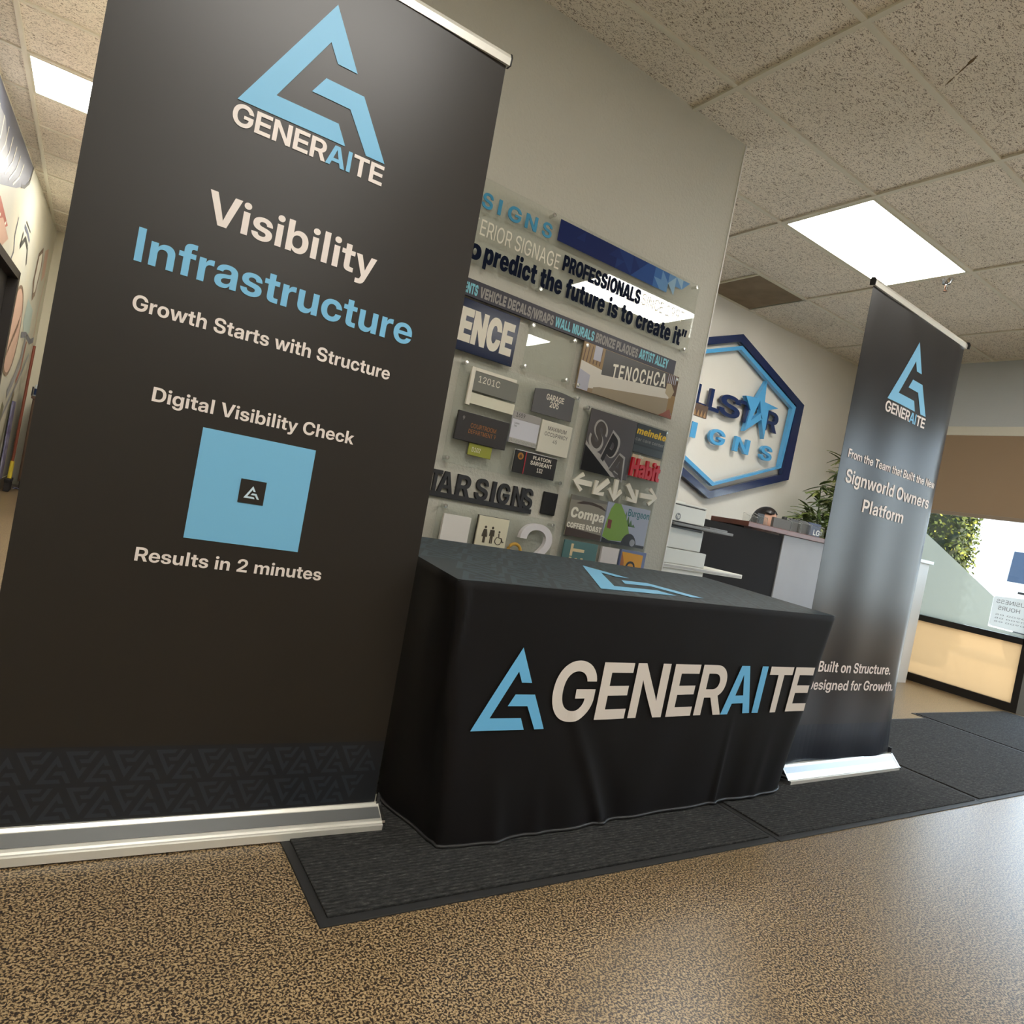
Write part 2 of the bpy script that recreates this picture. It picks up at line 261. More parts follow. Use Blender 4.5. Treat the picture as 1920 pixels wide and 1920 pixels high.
'a':(553,'209,-9 184,-8 160,-4 138,1 117,8 98,18 81,30 67,44 54,60 44,78 37,98 33,121 31,145 32,166 35,185 40,203 47,218 56,232 66,244 78,255 91,265 106,273 122,281 138,287 156,292 174,296 193,300 213,303 233,305 255,307 275,310 293,312 308,314 321,316 332,319 341,323 348,327 353,331 357,337 359,344 360,352 360,355 359,364 357,373 354,381 350,389 344,395 337,401 330,407 321,411 311,415 300,417 288,419 276,419 263,419 251,417 239,415 229,411 219,406 211,401 203,395 197,388 191,380 187,371 185,362 183,352 48,352 51,378 57,402 67,424 79,445 95,463 113,479 134,493 158,505 185,514 214,521 246,525 280,526 306,526 330,523 353,520 374,514 394,508 412,500 429,490 444,479 457,467 469,454 479,439 487,424 494,407 498,389 501,370 502,350 502,0 361,0 361,73 359,73 352,61 344,49 335,39 326,29 315,21 303,13 291,7 277,1 262,-3 246,-6 228,-8|248,91 265,92 281,94 295,98 308,104 320,111 331,119 340,128 347,139 353,150 357,162 360,175 361,188 361,240 357,239 354,237 349,235 344,234 339,232 333,231 327,229 320,228 313,226 306,225 299,224 291,222 283,221 274,219 266,218 257,217 245,215 234,212 223,209 213,205 203,201 195,196 187,190 181,183 176,176 172,168 170,159 169,149 169,141 171,132 174,125 179,118 184,112 191,107 198,102 207,98 216,95 226,93 237,92'),
'b':(598,'346,-11 330,-10 314,-8 298,-5 283,-1 269,5 256,12 243,20 231,29 220,40 210,52 201,65 193,79 193,79 193,0 51,0 51,728 195,728 195,444 195,444 204,458 213,470 224,481 234,490 246,499 259,506 272,512 286,517 300,521 315,524 331,526 347,526 379,524 409,518 437,507 463,492 487,474 508,452 526,427 541,398 553,367 562,333 568,297 569,258 568,219 562,183 554,149 542,117 526,88 508,63 487,41 464,23 438,8 409,-2 379,-9|309,106 326,107 342,111 356,116 370,124 382,134 393,146 402,160 410,176 416,194 421,214 423,235 424,258 423,282 421,303 416,323 410,341 402,356 393,370 382,382 370,392 356,400 342,406 326,409 309,410 291,409 275,405 260,399 245,391 232,381 221,369 211,355 203,339 196,321 192,301 189,281 188,258 189,236 192,215 196,196 203,178 211,162 221,148 232,135 245,125 260,117 275,111 291,108'),
'c':(555,'287,-12 250,-10 214,-3 182,7 151,22 124,41 100,63 79,88 61,117 47,149 36,182 30,219 28,257 30,296 36,333 47,367 61,398 79,427 100,452 124,474 151,493 182,508 214,519 250,525 287,527 312,526 336,524 359,519 381,512 402,504 421,494 439,483 456,470 471,456 484,440 496,423 507,405 515,386 522,366 527,345 529,323 390,323 388,333 386,342 383,350 379,359 375,367 370,374 365,380 358,387 352,392 344,397 337,401 328,405 319,407 310,409 300,411 289,411 272,410 256,406 241,400 227,392 215,382 204,370 195,355 187,339 181,321 177,301 174,280 173,257 174,235 177,214 181,194 187,176 195,160 204,146 215,134 227,123 241,115 256,109 272,106 289,105 300,105 310,106 319,108 328,111 336,114 344,119 351,123 357,129 363,135 369,142 374,149 378,157 382,166 385,174 387,184 389,194 529,194 527,172 523,151 517,131 508,112 498,94 486,77 473,61 457,46 440,33 422,22 403,12 382,4 360,-3 336,-8 312,-11'),
'd':(598,'251,-11 219,-9 188,-2 160,8 134,23 110,41 89,63 71,88 56,117 44,149 35,183 30,219 28,258 30,297 35,333 44,367 56,398 72,427 90,452 111,474 135,492 161,507 189,518 219,524 250,526 267,526 283,524 298,521 312,517 326,512 339,506 352,499 363,490 374,481 384,470 394,458 402,444 403,444 403,728 547,728 547,0 405,0 405,79 404,79 396,65 387,52 377,40 366,29 355,20 342,12 329,5 314,-1 300,-5 284,-8 268,-10|289,106 306,108 323,111 338,117 352,125 365,135 377,148 386,162 395,178 401,196 406,215 409,236 410,258 409,281 406,301 401,321 395,339 386,355 377,369 365,381 352,391 338,399 323,405 306,409 289,410 272,409 256,406 241,400 228,392 216,382 205,370 196,356 188,341 181,323 177,303 174,282 173,258 174,235 177,214 181,194 188,176 196,160 205,146 216,134 228,124 241,116 256,111 272,107'),
'e':(561,'286,-12 248,-10 213,-3 180,8 150,23 123,42 99,64 78,89 60,118 46,150 36,184 30,219 28,257 30,296 36,332 47,366 61,397 78,426 99,451 123,474 150,493 180,508 212,519 245,525 281,527 309,526 336,522 361,516 385,508 407,497 428,484 447,470 465,453 481,434 495,414 507,392 517,368 525,343 531,317 534,289 535,260 535,221 80,221 80,313 466,313 401,292 400,310 397,328 393,344 387,359 379,372 370,384 359,394 346,402 333,409 318,414 302,417 284,418 267,417 251,414 236,409 223,402 210,394 200,384 190,372 183,359 176,344 172,328 169,310 168,292 168,229 169,209 172,191 176,175 183,159 191,145 200,132 212,122 224,113 239,105 255,100 272,97 290,96 304,97 317,98 329,101 341,104 351,109 361,114 369,120 377,127 384,135 390,143 395,152 398,162 530,162 524,137 514,114 502,92 486,72 468,53 448,37 425,23 400,10 374,1 346,-6 317,-10'),
'f':(371,'351,516 351,403 9,403 9,516|102,0 102,583 103,606 107,627 113,646 121,663 131,678 144,691 159,702 177,711 196,718 218,723 243,727 269,728 282,728 295,728 307,728 319,728 329,728 339,728 346,728 351,728 351,615 347,615 343,615 336,615 329,615 321,615 314,615 308,615 302,615 288,614 276,611 266,607 259,602 253,594 249,584 246,573 246,558 246,0'),
'g':(598,'294,-211 259,-210 227,-206 197,-199 170,-190 146,-179 125,-165 106,-149 90,-132 77,-112 66,-91 59,-68 54,-44 192,-44 196,-53 200,-62 205,-70 212,-77 219,-83 227,-89 236,-94 247,-98 257,-101 269,-103 281,-105 294,-105 319,-103 341,-98 360,-89 376,-76 388,-60 397,-41 402,-18 404,8 404,87 404,87 396,73 387,60 377,48 366,38 354,29 342,21 328,14 314,9 299,5 284,2 268,0 251,0 219,2 188,8 160,19 134,33 110,52 89,73 71,98 56,126 44,157 35,189 30,224 28,262 30,299 35,335 44,368 56,399 72,427 90,452 111,474 135,493 161,507 189,518 219,524 250,526 267,526 283,524 298,521 313,517 327,512 340,505 352,498 364,489 376,479 386,467 395,455 404,441 404,441 404,516 547,516 547,20 545,-19 539,-54 529,-85 515,-113 497,-136 477,-157 453,-174 426,-187 396,-198 365,-205 331,-209|289,115 306,116 323,119 338,125 352,133 365,143 377,155 386,169 395,185 401,203 406,222 409,242 410,264 409,285 406,306 401,325 395,342 386,358 377,372 365,384 352,394 338,402 323,408 306,411 289,412 272,411 256,408 241,402 228,395 216,385 205,373 196,360 188,344 181,327 177,307 174,286 173,264 174,241 177,220 181,201 188,183 196,167 205,154 216,142 228,132 241,125 256,119 272,116'),
'h':(585,'195,286 195,0 51,0 51,728 195,728 195,381 168,381 182,414 198,442 216,467 238,488 262,505 289,517 320,524 353,526 380,525 405,521 428,513 449,503 468,489 485,474 500,455 512,434 522,410 529,383 533,354 534,323 534,0 391,0 391,297 389,321 385,342 377,360 366,375 352,387 336,396 317,401 296,402 281,402 268,399 255,395 243,390 232,383 223,374 215,364 208,352 202,338 198,323 195,306'),
'i':(246,'51,0 51,516 195,516 195,0|123,580 106,582 90,586 76,593 64,602 53,614 46,627 42,641 40,657 42,673 46,687 53,700 64,712 76,721 90,728 105,732 122,734 139,732 155,728 169,721 181,712 192,700 199,687 203,673 205,657 203,641 199,627 192,614 181,602 169,593 155,586 140,582'),
'k':(550,'181,149 181,318 196,318 377,516 546,516 312,256 279,256|51,0 51,728 195,728 195,0|388,0 225,224 320,325 556,0'),
'l':(290,'72,0 218,0 218,750 72,750'),
'm':(884,'51,0 51,516 190,516 190,400 181,400 188,420 197,439 207,456 219,471 232,484 246,495 261,505 277,513 293,519 310,523 328,526 346,526 374,524 401,518 426,507 448,492 468,474 483,452 494,427 501,400 486,400 492,419 499,436 509,452 520,467 534,481 548,492 564,503 581,511 600,518 619,523 639,525 659,526 684,525 706,521 728,514 748,505 767,493 783,478 798,461 810,442 820,420 827,396 831,370 833,342 833,0 689,0 689,315 687,337 683,356 675,372 664,385 651,395 636,402 619,406 602,408 588,407 576,405 564,401 554,395 544,389 536,381 528,372 522,361 517,350 514,338 512,325 511,311 511,0 373,0 373,319 371,338 367,355 359,371 349,384 336,394 321,402 305,406 287,408 274,407 263,405 251,401 240,396 231,389 222,381 214,371 207,361 202,348 198,335 195,320 195,304 195,0'),
'n':(585,'195,286 195,0 51,0 51,516 192,516 192,381 168,381 182,414 198,442 216,467 238,488 262,505 289,517 320,524 353,526 380,525 405,521 428,513 449,503 468,489 485,474 500,455 512,434 522,410 529,383 533,354 534,323 534,0 391,0 391,297 389,321 385,342 377,360 366,375 352,387 336,396 317,401 296,402 281,402 268,399 255,395 243,390 232,383 223,374 215,364 208,352 202,338 198,323 195,306'),
'o':(580,'290,-12 252,-10 217,-3 184,7 153,22 125,40 101,62 79,88 61,116 47,148 37,182 30,218 28,257 30,297 37,333 47,367 61,399 79,428 101,453 125,475 153,493 184,508 217,519 252,525 290,527 328,525 364,519 397,508 427,493 455,475 480,453 501,428 519,399 534,367 544,333 550,297 552,257 550,218 544,182 534,148 519,116 501,88 480,62 455,40 427,22 397,7 364,-3 328,-10|290,105 307,106 323,110 338,115 352,123 364,133 375,145 384,159 392,176 399,194 403,213 406,234 407,257 406,281 403,302 399,322 392,340 384,356 375,370 364,382 352,392 338,400 323,406 307,409 290,410 273,409 258,406 243,400 229,392 217,382 206,370 196,356 188,340 182,322 177,302 174,281 173,257 174,234 177,213 182,193 188,175 196,159 206,145 217,133 229,123 243,115 258,110 273,106'),
'p':(598,'51,-204 51,516 193,516 193,446 194,446 203,459 212,470 222,481 233,491 245,499 258,506 271,512 285,517 300,521 315,524 331,526 347,526 379,524 409,518 437,507 463,492 487,474 508,452 526,427 541,398 553,367 562,333 568,297 569,258 568,219 562,183 554,149 542,117 526,88 508,63 487,41 464,23 438,8 409,-2 379,-9 346,-11 330,-10 314,-8 299,-5 284,-1 270,5 257,11 245,19 233,29 223,39 213,50 204,63 196,77 195,77 195,-204|309,106 326,107 342,111 356,116 370,124 382,134 393,146 402,160 410,176 416,194 421,214 423,235 424,258 423,282 421,303 416,323 410,341 402,356 393,370 382,382 370,392 356,400 342,406 326,409 309,410 291,409 275,405 260,399 245,391 232,381 221,369 211,355 203,339 196,321 192,301 189,281 188,258 189,236 192,215 196,196 203,178 211,162 221,148 232,135 245,125 260,117 275,111 291,108'),
'r':(373,'51,0 51,516 190,516 190,428 191,428 199,450 209,468 221,484 235,497 252,507 271,514 293,518 317,519 323,519 329,519 335,519 340,519 345,519 350,518 355,518 359,518 359,395 355,396 349,396 342,397 334,397 325,397 316,398 307,398 297,398 283,397 270,395 257,390 245,385 234,377 224,368 215,357 208,345 202,331 198,315 195,298 195,279 195,0'),
's':(520,'265,-13 232,-11 202,-7 173,-1 146,8 121,20 99,33 79,49 62,68 48,88 38,111 30,135 27,162 168,162 171,146 177,132 185,120 196,109 210,101 225,95 243,92 262,90 282,91 298,94 313,99 326,106 336,114 343,123 347,133 348,145 347,154 344,163 339,171 331,178 321,184 310,189 297,193 282,196 191,214 156,223 125,234 99,249 77,267 60,287 48,310 41,336 38,364 40,388 45,410 53,431 65,450 80,467 97,482 117,495 141,506 166,515 194,522 224,525 257,527 289,525 319,521 347,515 373,505 397,493 418,480 436,463 451,445 464,425 473,402 479,378 481,352 348,352 346,367 341,380 334,393 323,404 310,413 296,419 279,423 261,424 243,423 228,420 214,415 203,408 193,400 187,391 183,381 181,370 182,360 186,352 191,344 198,337 207,331 218,326 230,321 244,318 342,299 378,290 410,279 436,265 457,249 473,231 485,209 492,185 494,158 492,133 487,110 478,88 465,68 449,50 430,34 409,20 384,9 357,-1 328,-7 298,-11'),
't':(369,'347,516 347,403 9,403 9,516|98,656 241,656 241,159 242,147 244,137 247,129 252,123 259,119 267,115 278,114 292,113 298,113 305,113 313,113 321,113 329,113 336,113 342,113 347,113 347,0 340,0 331,0 322,0 311,0 299,0 287,0 275,0 263,0 224,2 189,8 161,19 138,33 120,52 108,76 100,104 98,137'),
'u':(585,'232,-11 206,-9 181,-5 158,3 136,13 117,26 100,42 86,61 73,82 64,106 57,133 52,161 51,193 51,516 195,516 195,219 196,195 201,174 209,155 220,140 233,129 250,120 268,115 290,113 304,114 318,116 330,120 342,126 353,133 362,141 371,152 378,164 383,177 388,193 390,210 391,229 391,516 534,516 534,0 393,0 393,134 417,134 404,102 388,73 369,49 348,28 324,11 296,-1 266,-8'),
'w':(818,'165,0 6,516 156,516 204,335 211,308 217,279 224,250 231,221 237,191 244,162 250,133 257,104 237,104 245,133 252,162 259,191 266,221 273,250 280,279 288,308 295,335 344,516 474,516 523,335 530,308 538,279 545,250 552,221 559,191 566,162 573,133 580,104 561,104 567,133 574,162 580,191 587,221 593,250 600,279 606,307 613,335 660,516 813,516 654,0 505,0 445,205 441,220 437,235 433,251 428,266 424,282 420,298 416,313 412,329 408,345 404,361 400,377 396,392 423,392 419,377 415,361 411,345 406,329 402,313 398,298 394,282 390,266 386,251 382,235 378,220 373,205 313,0'),
'y':(554,'64,-204 64,-90 129,-90 137,-90 145,-89 151,-87 157,-85 162,-82 167,-78 172,-73 176,-67 179,-61 183,-54 187,-45 190,-36 204,2 6,516 157,516 243,261 250,238 258,216 265,193 272,170 278,147 285,124 292,102 298,79 258,79 264,102 270,124 277,147 284,170 291,193 298,216 305,238 312,261 399,516 548,516 321,-79 313,-100 303,-119 293,-135 282,-150 271,-163 258,-174 244,-183 229,-191 213,-197 196,-201 178,-203 159,-204 147,-204 135,-204 123,-204 111,-204 99,-204 87,-204 75,-204'),
}
GLYPHS['K'] = {
'/':(396,'398,762 164,-109 -2,-109 232,762'),
'2':(645,'46,0 46,142 320,362 334,374 348,385 362,398 376,411 389,425 399,441 408,458 413,476 415,496 413,513 410,528 403,542 395,554 384,564 372,572 358,578 342,582 324,583 305,581 288,577 272,569 259,559 247,545 238,529 231,510 226,489 225,465 39,465 43,519 54,568 74,611 100,649 133,681 172,706 218,725 269,736 325,739 376,736 424,727 468,711 507,690 540,664 567,632 587,595 599,553 603,507 601,472 594,440 582,411 567,383 547,356 525,331 499,306 470,280 439,254 322,158 322,157 605,157 605,0'),
'A':(764,'0,0 244,728 518,728 764,0 536,0 454,282 437,343 420,404 403,464 386,524 370,586 354,650 409,650 393,586 376,524 359,464 342,404 325,343 307,282 222,0|182,120 182,276 583,276 583,120'),
'B':(650,'39,0 39,728 354,728 407,725 453,717 494,704 529,687 557,665 580,640 596,611 605,580 608,546 606,519 601,493 591,470 578,449 561,430 542,414 520,401 495,390 468,383 468,382 498,379 526,371 552,358 575,341 595,321 611,296 623,269 630,239 633,206 630,168 620,132 603,100 580,71 552,47 517,27 477,12 432,3 382,0|236,152 344,152 367,155 387,161 403,172 415,186 422,204 425,224 424,238 420,251 415,262 407,272 398,280 387,287 374,292 360,295 344,296 236,296|236,439 332,439 346,440 359,443 371,448 381,454 389,462 396,471 401,482 404,494 405,507 403,526 396,543 385,557 370,567 352,573 332,575 236,575'),
'C':(729,'373,-12 309,-7 249,8 194,32 144,65 101,108 66,159 40,219 25,287 20,363 25,440 40,509 66,569 101,620 144,663 194,696 249,720 309,734 373,739 418,737 461,730 501,719 539,703 573,684 604,661 632,634 656,604 676,570 692,534 704,495 711,453 506,453 503,470 498,485 491,500 483,512 474,524 463,534 452,543 439,550 425,556 410,560 394,563 377,563 346,561 318,553 294,540 273,522 256,499 242,472 232,440 227,404 225,363 227,323 232,287 242,255 255,228 273,205 293,188 318,174 346,167 377,164 394,165 410,167 425,171 439,177 451,184 463,193 473,203 483,215 490,228 497,242 502,257 506,273 711,273 704,232 692,193 676,156 656,123 632,93 604,66 573,43 539,24 501,9 461,-3 418,-9'),
'D':(711,'323,0 124,0 124,168 313,168 351,170 383,177 411,189 434,206 453,227 468,254 478,285 484,322 486,363 484,405 478,442 467,474 452,500 433,522 409,538 380,550 346,557 308,560 121,560 121,728 320,728 392,723 457,708 516,683 568,649 611,606 645,556 671,498 686,434 691,363 686,293 671,229 646,171 612,121 569,79 518,45 460,20 395,5|242,728 242,0 39,0 39,728'),
'E':(632,'39,0 39,728 603,728 603,556 242,556 242,446 575,446 575,280 242,280 242,172 603,172 603,0'),
'F':(605,'39,0 39,728 585,728 585,556 242,556 242,427 566,427 566,262 242,262 242,0'),
'H':(727,'39,0 39,728 242,728 242,456 484,456 484,728 688,728 688,0 484,0 484,284 242,284 242,0'),
'I':(334,'72,0 262,0 262,727 72,727'),
'L':(575,'39,0 39,728 242,728 242,172 556,172 556,0'),
'M':(925,'39,0 39,728 343,728 408,500 414,479 421,455 428,428 435,400 443,370 451,340 459,309 466,280 473,251 479,225 485,201 489,180 437,180 442,201 447,225 453,251 460,280 467,309 475,340 483,370 490,400 498,428 505,455 511,479 517,500 582,728 886,728 886,0 687,0 687,281 687,299 687,321 688,346 689,373 689,402 690,432 691,464 692,495 693,527 694,558 694,589 694,617 717,617 710,589 703,559 695,528 687,496 679,465 671,433 663,403 655,374 648,347 641,322 635,300 629,281 545,0 381,0 295,281 289,300 283,322 276,347 268,374 260,403 252,433 244,465 236,496 228,528 220,559 212,589 205,617 230,617 231,589 231,558 232,527 233,495 233,464 234,432 235,402 236,373 237,346 238,321 238,299 238,281 238,0'),
'N':(738,'39,0 39,728 246,728 423,442 432,428 442,411 453,391 465,370 478,347 490,323 503,299 516,276 527,254 503,197 501,225 500,255 499,287 498,321 497,353 497,385 496,414 496,440 496,461 496,728 699,728 699,0 492,0 327,266 316,283 304,303 290,327 275,353 260,381 244,410 227,441 211,472 194,504 234,516 237,482 239,448 240,415 241,383 242,354 242,327 242,303 242,282 242,266 242,0'),
'O':(746,'373,-12 309,-7 249,8 194,32 144,65 101,108 66,159 40,219 25,287 20,363 25,440 40,509 66,569 101,620 144,663 194,696 249,720 309,734 373,739 437,734 497,720 552,696 602,663 644,620 679,569 706,509 721,440 727,363 721,287 706,218 679,158 644,107 602,65 552,31 497,7 437,-7|373,164 403,167 430,175 454,188 474,206 491,229 504,256 514,288 520,324 521,363 520,403 514,439 504,471 491,499 474,522 454,540 430,553 403,561 373,563 343,561 316,553 292,540 272,522 255,499 242,471 232,439 227,403 225,363 227,324 232,288 242,256 255,229 272,206 292,188 316,175 343,167'),
'P':(648,'39,0 39,728 348,728 403,724 454,714 499,697 538,673 570,644 596,609 616,568 627,523 631,474 627,424 616,379 596,339 570,304 538,274 499,251 454,234 403,223 348,220 156,220 156,387 333,387 353,388 370,391 386,397 400,406 411,416 420,428 427,442 431,457 433,474 431,491 427,506 420,520 411,532 400,542 386,550 370,556 353,559 333,561 242,561 242,0'),
'Q':(746,'297,270 450,270 506,200 600,94 726,-54 555,-54 472,47 402,131|373,-12 309,-7 249,8 194,32 144,65 101,108 66,159 40,219 25,287 20,363 25,440 40,509 66,569 101,620 144,663 194,696 249,720 309,734 373,739 437,734 497,720 552,696 602,663 644,620 679,569 706,509 721,440 727,363 721,287 706,218 679,158 644,107 602,65 552,31 497,7 437,-7|373,164 403,167 430,175 454,188 474,206 491,229 504,256 514,288 520,324 521,363 520,403 514,439 504,471 491,499 474,522 454,540 430,553 403,561 373,563 343,561 316,553 292,540 272,522 255,499 242,471 232,439 227,403 225,363 227,324 232,288 242,256 255,229 272,206 292,188 316,175 343,167'),
'R':(666,'39,0 39,728 348,728 403,724 454,714 499,697 538,673 570,644 596,609 616,568 627,523 631,474 627,425 615,382 595,343 568,309 534,280 493,258 447,241 395,231 337,228 164,228 164,385 333,385 353,386 370,390 386,396 400,404 411,415 420,427 427,441 431,457 433,474 431,491 427,506 420,520 411,532 400,543 386,551 370,558 353,561 333,562 242,562 242,0|442,0 284,330 491,330 653,0'),
'S':(685,'344,-12 280,-8 223,1 173,18 131,40 95,69 67,104 47,144 35,191 31,242 223,242 226,224 231,207 240,192 252,179 266,168 282,160 302,153 323,150 346,148 367,149 385,152 402,156 417,163 430,170 440,179 447,189 452,200 453,212 452,224 447,234 440,243 430,252 417,259 401,266 382,272 360,278 334,284 262,297 197,315 143,339 101,372 70,411 51,456 45,507 49,551 62,592 83,628 111,661 146,688 187,710 234,726 286,736 342,739 400,736 452,726 499,710 539,688 573,661 600,627 620,589 633,545 639,497 452,497 447,521 436,541 420,557 399,569 375,577 346,579 328,578 311,576 296,571 282,565 271,558 261,549 255,539 250,528 249,517 250,505 254,496 260,487 269,479 281,472 296,466 313,460 334,455 357,450 416,439 456,430 492,421 524,409 552,396 577,382 598,365 615,347 629,327 640,305 648,281 652,255 654,228 650,179 638,136 617,98 590,65 554,38 512,16 462,1 406,-9'),
'T':(656,'20,556 20,728 637,728 637,556 430,556 430,0 227,0 227,556'),
'U':(705,'353,-12 292,-8 237,3 187,22 144,47 107,79 78,116 56,159 43,207 39,259 39,728 236,728 236,275 238,254 243,234 251,216 263,199 277,186 293,174 311,166 331,161 353,159 375,161 395,166 413,174 429,185 443,199 454,215 462,233 467,254 469,275 469,728 666,728 666,259 662,206 649,159 627,116 598,78 561,47 518,22 468,3 413,-8'),
'V':(750,'244,0 0,728 224,728 308,445 326,384 344,323 361,261 378,200 394,139 411,78 351,78 367,139 383,200 398,261 415,323 431,384 449,445 529,728 750,728 514,0'),
'W':(1037,'193,0 0,728 221,728 279,445 286,410 293,374 300,339 306,303 313,267 319,232 325,196 331,161 337,125 291,125 297,161 304,196 311,232 318,267 325,303 332,339 340,374 347,410 355,445 420,728 617,728 682,445 690,410 697,374 705,339 712,303 719,267 726,232 733,196 740,161 747,125 699,125 705,161 712,196 718,232 724,267 730,303 737,339 744,374 751,410 758,445 816,728 1037,728 844,0 621,0 539,336 532,364 525,396 518,432 510,472 500,518 489,570 548,570 537,518 527,472 519,432 512,396 505,364 499,336 416,0'),
'X':(741,'0,0 313,445 313,294 29,728 258,728 316,633 326,617 336,600 346,584 356,567 365,551 375,535 384,518 393,502 402,486 343,486 352,502 362,518 372,535 381,551 391,567 401,584 411,600 421,617 431,633 490,728 713,728 438,306 438,447 741,0 505,0 426,125 418,137 411,150 403,162 395,174 388,187 380,199 372,211 365,223 357,236 383,236 376,223 368,211 361,199 353,187 345,174 337,162 329,150 321,137 313,125 229,0'),
'Y':(730,'271,0 271,248 0,728 232,728 337,523 345,507 354,490 362,473 370,456 377,439 385,422 356,422 364,439 371,456 378,473 386,490 393,507 401,523 500,728 730,728 467,248 467,0'),
'Z':(652,'24,0 24,152 296,468 319,494 342,520 365,546 389,571 413,597 438,623 460,556 427,556 393,556 359,556 326,556 292,556 258,556 31,556 31,728 625,728 625,575 356,258 334,232 312,206 289,181 265,155 242,130 218,104 195,172 229,172 263,172 297,172 331,172 365,172 398,172 628,172 628,0'),
'a':(583,'200,-9 167,-7 137,-2 109,7 84,20 64,37 47,58 34,82 27,110 24,143 26,170 31,195 40,216 51,235 65,251 82,265 101,277 122,287 145,295 170,301 196,305 223,308 251,310 275,312 296,316 312,319 326,324 335,330 342,336 346,344 348,353 348,354 347,362 344,368 340,374 335,379 328,383 320,387 311,390 301,391 289,392 277,391 266,389 256,386 248,382 240,377 234,370 230,363 227,354 225,345 46,345 52,382 63,415 80,444 102,469 130,490 163,506 202,518 247,525 297,527 335,526 370,522 402,515 431,506 456,494 479,480 498,463 513,444 525,423 534,399 539,373 541,345 541,0 351,0 351,72 349,72 337,53 324,37 310,24 294,13 278,4 260,-2 242,-6 222,-8|264,112 278,113 291,116 304,120 317,127 328,134 337,144 344,155 348,168 350,183 350,224 345,222 340,220 334,219 329,217 323,216 317,214 310,213 304,211 296,210 289,208 280,207 271,205 259,202 247,199 237,195 228,190 221,184 215,178 211,171 208,163 207,154 208,146 210,138 214,132 220,126 227,121 234,117 243,114 253,113'),
'b':(625,'380,-12 358,-11 337,-7 317,-1 299,7 283,17 268,29 255,44 245,61 236,80 235,80 235,0 42,0 42,728 237,728 237,448 238,448 249,465 262,480 275,493 289,503 305,512 322,519 340,524 360,526 382,527 423,524 462,512 496,493 527,467 553,436 574,398 590,356 599,309 603,259 599,206 590,159 575,116 554,78 528,47 498,22 462,3 423,-8|322,142 339,143 354,148 367,156 379,167 388,181 396,197 401,215 404,236 405,259 404,281 401,302 396,320 388,336 379,350 367,361 354,369 339,373 322,375 305,373 289,369 275,361 262,350 251,336 242,320 236,302 232,281 230,259 232,236 236,215 242,197 251,181 262,167 275,156 289,148 305,143'),
'c':(583,'298,-12 245,-8 197,3 153,22 115,47 83,79 57,116 38,159 26,206 22,258 26,309 38,356 57,399 83,437 115,468 153,494 197,512 245,524 298,527 335,526 369,520 402,511 432,499 460,483 485,465 506,443 525,420 540,393 551,365 558,334 562,302 375,302 374,313 371,323 368,333 364,341 359,349 353,356 346,362 339,367 330,371 321,374 312,375 302,376 285,374 271,370 258,362 246,351 237,338 229,321 224,303 221,281 220,258 221,235 224,213 229,195 237,178 246,165 258,154 271,146 286,141 302,140 312,140 321,142 330,145 339,149 346,154 353,160 359,167 364,175 368,184 371,194 374,204 375,216 562,216 559,183 553,153 542,124 528,98 509,74 488,52 463,33 435,17 404,5 371,-4 336,-10'),
'd':(625,'245,-12 202,-8 163,3 128,22 97,47 71,78 50,116 35,159 26,206 22,259 26,309 35,356 51,398 72,436 98,467 129,493 164,512 202,524 243,527 265,526 285,524 303,519 320,512 336,503 350,493 364,480 376,465 387,448 388,448 388,728 583,728 583,0 390,0 390,80 389,80 380,61 370,44 357,29 342,17 326,7 308,-1 288,-7 267,-11|303,142 320,143 336,148 351,156 363,167 374,181 383,197 389,215 393,236 395,259 393,281 389,302 383,320 374,336 363,350 351,361 336,369 320,373 303,375 286,373 271,369 258,361 247,350 237,336 229,320 224,302 221,281 220,259 221,236 224,215 229,197 237,181 247,167 258,156 271,148 286,143'),
'e':(583,'296,-12 245,-8 198,4 154,23 116,49 84,80 57,118 38,161 26,207 22,258 26,309 38,355 57,398 83,435 115,467 153,493 195,512 242,524 292,527 331,525 367,519 401,508 433,493 461,475 487,453 509,428 528,400 543,370 554,336 560,301 562,263 562,211 80,211 80,320 474,320 384,301 383,319 379,334 374,348 366,360 356,370 344,377 331,383 315,387 298,388 281,387 265,383 252,377 240,370 230,360 222,348 216,334 213,319 212,301 212,215 213,197 217,181 223,166 231,153 242,143 255,135 269,129 286,125 304,124 318,125 330,126 342,129 353,133 362,139 371,145 378,152 383,160 388,168 561,168 551,135 536,104 514,75 487,50 456,29 421,11 382,-1 340,-9'),
'f':(426,'406,516 406,367 10,367 10,516|104,0 104,562 107,598 114,629 125,656 141,678 162,696 188,710 220,720 257,726 299,728 321,728 342,728 363,728 381,728 396,728 406,728 406,579 400,579 392,579 382,579 372,579 362,579 353,579 335,578 322,574 312,567 305,558 301,544 300,527 300,0'),
'h':(618,'237,273 237,0 42,0 42,728 237,728 237,374 209,374 228,416 251,453 279,484 313,508 354,523 402,527 439,525 471,516 499,503 522,484 542,461 557,433 567,400 574,365 576,325 576,0 381,0 381,281 379,305 373,325 362,341 348,353 330,360 309,362 295,361 282,358 270,353 260,345 252,335 246,323 241,309 238,292'),
'i':(279,'42,0 42,516 237,516 237,0|139,550 110,553 85,562 64,576 48,596 38,618 35,644 38,670 48,692 64,711 85,726 110,734 139,737 168,734 193,726 214,711 230,692 240,670 243,644 240,618 230,595 214,576 193,562 168,553'),
'k':(587,'217,117 217,348 239,348 370,516 591,516 372,243 317,243|42,0 42,728 237,728 237,0|375,0 252,200 378,337 597,0'),
